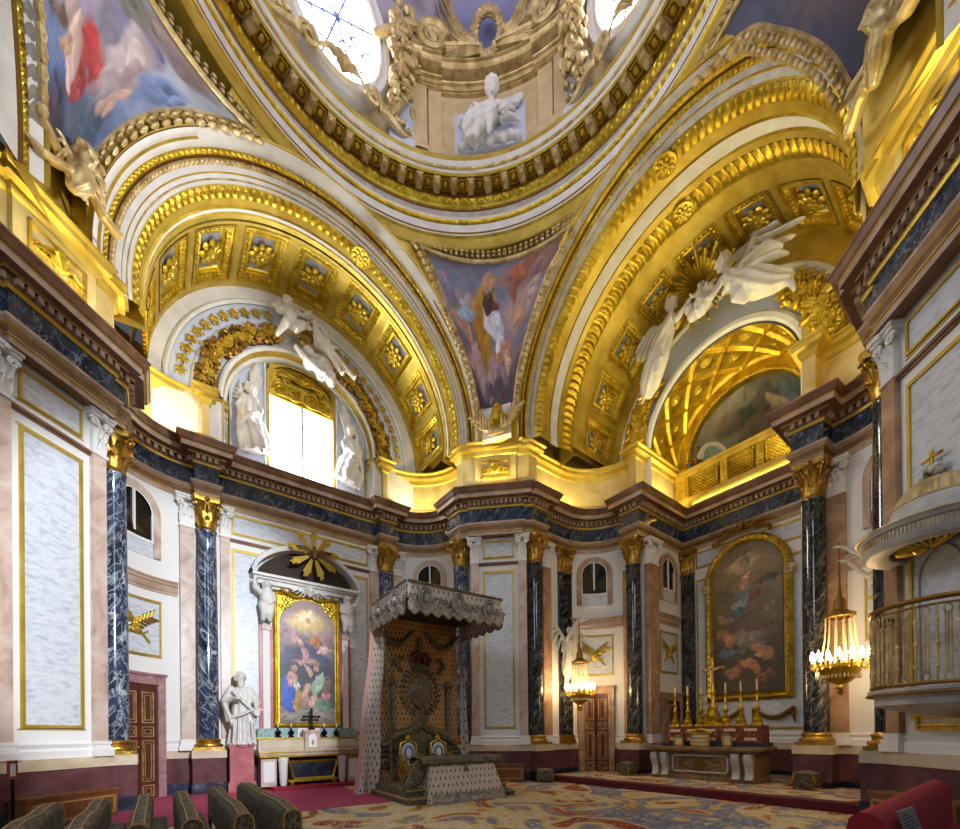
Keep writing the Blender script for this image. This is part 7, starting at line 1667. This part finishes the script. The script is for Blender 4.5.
flying_angel(1, 'white flying angel holding the chandelier in front of the dark pilaster'); flying_angel(-1, 'white flying angel reaching out to the large chandelier beside the pulpit')

# ------------------------------------------------------------------ pulpit balcony and its sounding board
T = fr((6.885, -6.515), (-1, -1)); AN = [PI * k / 40 for k in range(41)]
pb = thing('pulpit_balcony', 'curved balcony with gilt railing and pale rim on the pulpit pier', 'balcony', T((0, 0, 2.4)))
mb = MB(); pr = [(.1, 2.25), (.6, 2.35), (.92, 2.44), (.96, 2.46), (.96, 2.62), (1.0, 2.64), (1.06, 2.7), (1.06, 2.76), (0, 2.77)]
mb.grid([[T((r * cos(a), r * sin(a), z)) for a in AN] for r, z in pr]); mb.build('floor_slab', 'stucco_grey', pb)
for r_, z_, t_, n_ in ((1.0, 4.3, .05, 'handrail'), (1.0, 2.82, .035, 'foot_rail'), (1.0, 4.18, .02, 'upper_rail'), (1.07, 2.66, .025, 'rim_fillet')):
    mb = MB(); mb.tube([T((r_ * cos(a), r_ * sin(a), z_)) for a in AN], t_, 8); mb.build(n_, 'gold_dark', pb)
for k in range(23):
    a = PI * (k + .5) / 23; r = 1.0
    mb = MB()
    if k % 2:
        mb.tube([T((r * cos(a), r * sin(a), 2.82)), T((r * cos(a), r * sin(a), 4.2))], .02, 6)
        for z in (3.1, 3.5, 3.9): mb.ell(T((r * cos(a), r * sin(a), z)), (.035, .035, .05), 0, 8, 5)
    else:
        for da in (-.035, .035): mb.tube([T((r * cos(a + da), r * sin(a + da), 2.98)), T((r * cos(a + da), r * sin(a + da), 4.02))], .013, 6)
        for z in (2.92, 4.08): mb.tube([T((r * cos(a + .05 * cos(t)), r * sin(a + .05 * cos(t)), z + .07 * sin(t))) for t in [2 * PI * j / 12 for j in range(13)]], .016, 5)
        mb.tube([T((r * cos(a), r * sin(a), 2.98)), T((r * cos(a), r * sin(a), 4.02))], .012, 5)
    mb.build('baluster', 'gold_pale', pb)
bp = MB(T); 
for e in (0, .08): bp.box(-.55 + e, .55 - e, .0, .06, 1.98 + e, 2.0 + e + .03); 
bp.box(-.55, -.5, 0, .06, 1.98, 2.35); bp.box(.5, .55, 0, .06, 1.98, 2.35); bp.build('bracket_moulding', 'gold', pb)
nb = MB(); nb.tube([T((.45 * cos(a), .04, 4.9 + .55 * sin(a))) for a in AN], .02, 5); nb.tube([T((-.45, .04, 4.9)), T((-.45, .04, 2.8))], .02, 5); nb.tube([T((.45, .04, 4.9)), T((.45, .04, 2.8))], .02, 5); nb.build('doorway_outline', 'stucco_grey', pb)
sb = thing('sounding_board', 'round pulpit sounding board with ribbed dome and small cross', 'sounding board', T((0, 0, 5.5)))
mb = MB(); pr = [(.72, 5.50), (.72, 5.42), (1.02, 5.38), (1.06, 5.40), (1.10, 5.48), (1.12, 5.52), (1.12, 5.66), (1.16, 5.68), (1.2, 5.76), (1.18, 5.78), (1.0, 5.84), (.84, 5.94), (.72, 6.1), (.68, 6.24), (.62, 6.26)]
mb.grid([[T((r * cos(a), r * sin(a), z)) for a in AN] for r, z in pr]); mb.build('rim', 'stucco_grey', sb)
mb = MB()
for k in range(60): a = PI * (k + .5) / 60; mb.tube([T((1.125 * cos(a), 1.125 * sin(a), 5.54)), T((1.125 * cos(a), 1.125 * sin(a), 5.65))], .014, 4)
mb.tube([T((1.2 * cos(a), 1.2 * sin(a), 5.77)) for a in AN], .02, 5); mb.tube([T((.66 * cos(a), .66 * sin(a), 6.26)) for a in AN], .03, 6); mb.build('gilt_moulding', 'gold_pale', sb)
mb = MB(); mb.grid([[T((r * cos(a), r * sin(a), 5.5)) for a in AN] for r in (.74, 0.01)]); mb.build('soffit', 'frieze_marble', sb)
mb = MB()
for k in range(14):
    a = PI * (k + .5) / 14; mb.tube([T((.1 * cos(a), .1 * sin(a) + .15, 5.44)), T((.55 * cos(a), .5 * sin(a) + .15, 5.47))], [.05, .03], 5)
mb.ell(T((0, .35, 5.4)), (.12, .12, .1)); mb.build('gilt_dove_and_rays', 'gold', sb)
mb = MB(); P = []
for j in range(13):
    t = PI / 2 * j / 12; P.append([T((.62 * cos(t) * (1 + .05 * cos(24 * a)) * cos(a), .62 * cos(t) * (1 + .05 * cos(24 * a)) * sin(a), 6.26 + .5 * sin(t))) for a in [PI * i / 120 for i in range(121)]])
mb.grid(P); mb.build('ribbed_dome', 'gold_pale', sb)
mb = MB()
for k in range(9): mb.ell(T((.14 * cos(k * .8), .14 + .14 * sin(k * .8) * .6, 6.8 + .05 * (k % 3))), (.09, .08, .07), 0, 6, 4)
mb.build('stone_cloud', 'stucco_grey', sb)
mb = MB(); o = Vector(T((0, .14, 6.85))); d = Vector((-q, -q, 0)); mb.tube([o, o + Vector((0, 0, .42))], .03, 6); mb.tube([o + d * .09 + Vector((0, 0, .28)), o - d * .09 + Vector((0, 0, .28))], .03, 6); mb.build('cross', 'gold', sb)

# ------------------------------------------------------------------ seats and small furniture
def bench(x, y0, y1, h, label, skew=0.):
    t = thing('bench', label, 'bench', (x, (y0 + y1) / 2, 0), 'tapestry benches'); N = 14
    def sec(y, k): # cross-section of the padded back, slightly arched along its length
        tt = (y - y0) / (y1 - y0); zt_ = h * (1 + .05 * sin(PI * tt) + .03 * sin(3 * PI * tt)); xx = x + skew * tt
        return [(xx + dx, y, z) for dx, z in ((-.12, .42), (-.125, zt_ - .14), (-.11, zt_ - .05), (-.06, zt_), (.0, zt_ + .015), (.06, zt_), (.11, zt_ - .05), (.125, zt_ - .14), (.12, .42))]
    mb = MB(); ys = [y0 + (y1 - y0) * k / N for k in range(N + 1)]; mb.grid([sec(y, 0) for y in ys])
    for y in (y0, y1): s_ = sec(y, 0); mb.add(s_, [tuple(range(len(s_)))])
    mb.build('backrest', 'upholstery', t, smooth=50)
    mb = MB()
    for i in (3, 5): mb.tube([Vector(sec(y, 0)[i]) + Vector((0, 0, .008)) for y in ys], .012, 5)
    for y in (y0, y1): mb.tube([Vector(p) + Vector((0, (-.008 if y == y0 else .008), 0)) for p in sec(y, 0)], .014, 5)
    mb.build('piping', 'piping', t)
    mb = MB(); mb.box(x - .12, x + .34, y0 + .03, y1 - .03, .32, .46); mb.build('seat', 'upholstery', t, smooth=0)
    for y in (y0 + .08, y1 - .08):
        for dx in (-.08, .28): mb = MB(); mb.tube([(x + dx, y, .33), (x + dx, y, 0)], [.045, .03], 8); mb.build('leg', 'wood', t)
bl_ = ['first', 'second', 'third', 'fourth', 'fifth', 'sixth']
for k, (x, y0, y1, sk) in enumerate(((-3.33, -.95, 3.75, .02), (-3.95, -.85, 3.2, .02), (-4.55, -.84, 2.75, .0), (-5.12, -.8, 2.75, .0), (-5.72, -.7, 2.5, .0), (-6.32, -.5, 2.4, .0))):
    bench(x, y0, y1, .9, ('long dark tapestry bench, %s in the row counted from the throne dais' % bl_[k]), sk)
rb = thing('red_bench', 'red velvet bench back with a printed notice near the pulpit', 'bench', (2.9, -6.6, 0)); mb = MB()
sec = lambda x: [(x, -6.6 + dy, z) for dy, z in ((-.16, .3), (-.16, 1.0), (-.12, 1.12), (-.04, 1.18), (.06, 1.18), (.13, 1.12), (.16, 1.0), (.16, .3))]
xs = [.65 + 4.5 * k / 12 for k in range(13)]; mb.grid([sec(x) for x in xs])
for x in (.65, 5.15): mb.add(sec(x), [tuple(range(8))])
mb.build('backrest', 'red_velvet', rb, smooth=50); mb = MB(); mb.box(.7, 5.1, -7.2, -6.45, .3, .5); mb.build('seat', 'red_velvet', rb, smooth=0)
for x in (.8, 5.0):
    for y in (-7.1, -6.5): mb = MB(); mb.tube([(x, y, .32), (x, y, 0)], [.05, .04], 8); mb.build('leg', 'wood', rb)
nt_ = thing('notice_sheet', 'grey printed notice sheet lying over the end of the red bench', 'sheet', (.95, -6.45, 1.1)); mb = MB()
NT = onto((.78, -6.785, 1.2), Vector((.85, 0, -.04)), Vector((.55, -.02, -.40)), Vector((0, -1, 0)))
mb.T = NT; mb.box(0, 1, 0, 1, .0, .012); mb.build('paper', 'notice_paper', nt_, smooth=0)
for k in range(8):
    mb = MB(NT); mb.box(.12, .5 if k == 0 else (.7 if k % 3 == 2 else .88), .14 + .1 * k, .165 + .1 * k, .012, .015); mb.build('print_line', 'ink', nt_, smooth=0)
def wood_chest(T, w, label):
    t = thing('wooden_bench', label, 'bench', T((0, .3, 0)), 'brown panelled benches against the piers'); mb = MB(T)
    mb.box(-w, w, .18, .62, .03, .66); mb.box(-w - .04, w + .04, .14, .66, .66, .72); mb.build('box', 'wood_light', t, smooth=0)
    mb = MB(T)
    for x0, x1 in ((-w + .08, w - .08),):
        for b in ((x0, x1, .12, .16), (x0, x1, .52, .56), (x0, x0 + .04, .12, .56), (x1 - .04, x1, .12, .56)): mb.box(b[0], b[1], .6, .645, b[2], b[3])
    mb.build('panel_moulding', 'piping', t, smooth=0)
wood_chest(fr((-6.885, 6.515), (1, 1)), 1.0, 'brown panelled wooden bench against the pier behind the tapestry benches'); wood_chest(fr((7.05, 6.35), (1, -1)), .8, 'brown panelled wooden bench on the middle pier beside the kneeling desk'); wood_chest(fr((6.885, -6.515), (-1, -1)), .95, 'brown panelled wooden bench under the pulpit behind the red bench')
def stool(x, y, z, label, rot=0):
    t = thing('stool', label, 'stool', (0, 0, 0), 'upholstered stools beside the columns'); w, d = .32, .28
    mb = MB(); mb.box(-w, w, -d, d, .42, .50); mb.ell((0, 0, .5), (w * .98, d * .98, .07), 0, 16, 6); mb.build('cushion', 'upholstery', t)
    mb = MB(); mb.box(-w + .01, w - .01, -d + .01, d - .01, .12, .43); 
    for sx in (-1, 1): mb.tube(spiral((sx * .12, -d - .0, .27), (sx, 0, 0), (0, 0, 1), .1), .02, 5); mb.tube(spiral((-w, sx * .12, .27), (0, sx, 0), (0, 0, 1), .1), .02, 5)
    mb.build('apron', 'upholstery', t)
    for sx in (-1, 1):
        for sy in (-1, 1): mb = MB(); mb.tube([(sx * (w - .05), sy * (d - .05), .42), (sx * w, sy * d, .25), (sx * (w - .06), sy * (d - .06), .1), (sx * w, sy * d, 0)], [.05, .05, .035, .05], 8); mb.build('leg', 'gold_dark', t)
    t.location = (x * S, y * S, z * S); t.rotation_euler = (0, 0, rot)
stool(7.75, 4.72, 0, 'small upholstered stool in front of the dark column left of the door', -PI / 4); stool(10.75, 2.9, .226, 'small upholstered stool by the column between door and high altar', 0); stool(10.75, -3.3, .226, 'small upholstered stool below the dark column under the large chandelier', 0)
sp = thing('rope_post', 'thin post with small red edged notice at the frame edge before the pier', 'post', (-6.98, 3.4, 0)); mb = MB(); mb.tube([(-6.98, 3.4, 0), (-6.98, 3.4, 1.5)], .025, 8); mb.lathe([(.16, 0), (.16, .03), (.03, .05)], 16, (-6.98, 3.4, 0)); mb.build('pole', 'black_metal', sp)
T = onto((-6.98, 3.37, 1.45), Vector((.8, .6, 0)), Vector((.6, -.8, 0)), (0, 0, 1)); mb = MB(T); mb.box(-.07, .07, 0, .02, -.17, .17); pl_ = mb.build('plate', 'sign_red', sp, smooth=0); mb = MB(T); mb.box(-.035, .035, .02, .03, -.11, .11); mb.build('white_field', 'white_stone', pl_, smooth=0)

# ------------------------------------------------------------------ light
def area(name, loc, target, size, energy, color, sizey=None, spread=None):
    L = bpy.data.lights.new(name, 'AREA'); L.energy = energy; L.color = color; L.size = size * S
    if sizey: L.shape = 'RECTANGLE'; L.size_y = sizey * S
    if spread: L.spread = spread
    o = bpy.data.objects.new(name, L); C.objects.link(o); o.location = [c * S for c in loc]
    d = Vector(target) - Vector(loc); o.rotation_euler = d.to_track_quat('-Z', 'Y').to_euler(); return o
def spot(name, loc, target, energy, color, ang, blend=.6, r=.3):
    L = bpy.data.lights.new(name, 'SPOT'); L.energy = energy; L.color = color; L.spot_size = rad(ang); L.spot_blend = blend; L.shadow_soft_size = r
    o = bpy.data.objects.new(name, L); C.objects.link(o); o.location = [c * S for c in loc]
    o.rotation_euler = (Vector(target) - Vector(loc)).to_track_quat('-Z', 'Y').to_euler(); return o
WARM = (1, .87, .42); COOL = (.86, .92, 1)
# daylight of the nave windows behind and beside the photographer, and of the bright left window
area('daylight_left_window', (0, 10.7, 14.2), (0, 0, 12.0), 2.4, 250, COOL, 3.2)
area('daylight_nave_window', (-11, -6, 13), (2, 3, 12), 4, 250, (.78, .87, 1), 5)
area('daylight_entrance_window', (0, -12, 14), (0, 6, 12), 4, 220, (.78, .87, 1), 5)
spot('added_spot_left_arch', (7.0, -5.9, 13.2), (-4.2, 7.4, 16.0), 5200, (.96, .97, 1), 34, .7, .15)  # extra cool spot added to brighten the upper left arch, no known lamp
# added white spot, unseen in the entrance arm, placed to brighten the left chapel
spot('added_spot_left_chapel', (-1.3, -9.8, 8.5), (-4.2, 9.0, 5.0), 9000, (.88, .93, 1), 38, .5, .12)
# warm lamps lying on the cornice
def strip(name, p, q, z, e, tilt):
    p, q = Vector(p), Vector(q); m = (p + q) / 2
    area(name, (m.x, m.y, z), (m.x + tilt[0], m.y + tilt[1], z + 1), (q - p).length, e, WARM, .15)
    o = C.objects[-1]
for nm, p, q_, e, t in (('cornice_lamp_middle_pier', (5.9, 6.75), (7.1, 5.55), 160, (.5, .5)), ('cornice_lamp_sanctuary_back', (14.75, 2.0), (14.75, -2.0), 260, (.2, 0)), ('cornice_lamp_sanctuary_side', (12.6, 2.4), (14.4, 2.4), 140, (0, .3)), ('cornice_lamp_sanctuary_far_side', (12.6, -2.4), (14.4, -2.4), 140, (0, -.3)),
                       ('cornice_lamp_niche_right', (9.0, 5.3), (10.6, 5.1), 160, (.1, .5)), ('cornice_lamp_niche_far', (9.0, -5.3), (10.6, -5.1), 200, (.1, -.5)), ('cornice_lamp_niche_middle', (4.2, 10.0), (5.6, 8.9), 140, (.3, .4)), ('cornice_lamp_niche_left', (-5.6, 8.9), (-4.2, 10.0), 160, (-.3, .4)),
                       ('cornice_lamp_left_pier', (-7.1, 5.6), (-5.9, 6.8), 140, (-.5, .5)), ('cornice_lamp_pulpit', (6.9, -5.7), (5.9, -6.7), 160, (.5, -.5))):
    p = Vector(p).to_3d(); q2 = Vector(q_).to_3d(); m = (p + q2) / 2; d = (q2 - p).normalized()
    L = bpy.data.lights.new(nm, 'AREA'); L.shape = 'RECTANGLE'; L.size = (q2 - p).length * S; L.size_y = .12 * S; L.energy = e * .32; L.color = WARM
    o = bpy.data.objects.new(nm, L); C.objects.link(o)
    zz = Vector((-t[0], -t[1], -1)).normalized(); xx = d; yy = zz.cross(xx).normalized(); R = Matrix((xx, yy, zz)).transposed().to_4x4(); R.translation = Vector((m.x, m.y, 12.42)) * S; o.matrix_world = R
# unseen warm fill light in mid air below the sanctuary vault, no fixture there
area('sanctuary_vault_fill', (11.5, 0, 12.6), (11.2, 0, 18), 3.0, 80, WARM, 1.5)
w = bpy.data.worlds.new('daylight'); sc.world = w; w.use_nodes = True; bg = w.node_tree.nodes['Background']; bg.inputs[0].default_value = (.80, .86, 1, 1); bg.inputs[1].default_value = .085
vs_ = sc.view_settings; vs_.view_transform = 'Standard'; vs_.look = 'None'; vs_.exposure = 0.12; vs_.gamma = 1; vs_.use_curve_mapping = False
for o in C.objects:
    if 'org' in o: del o['org']
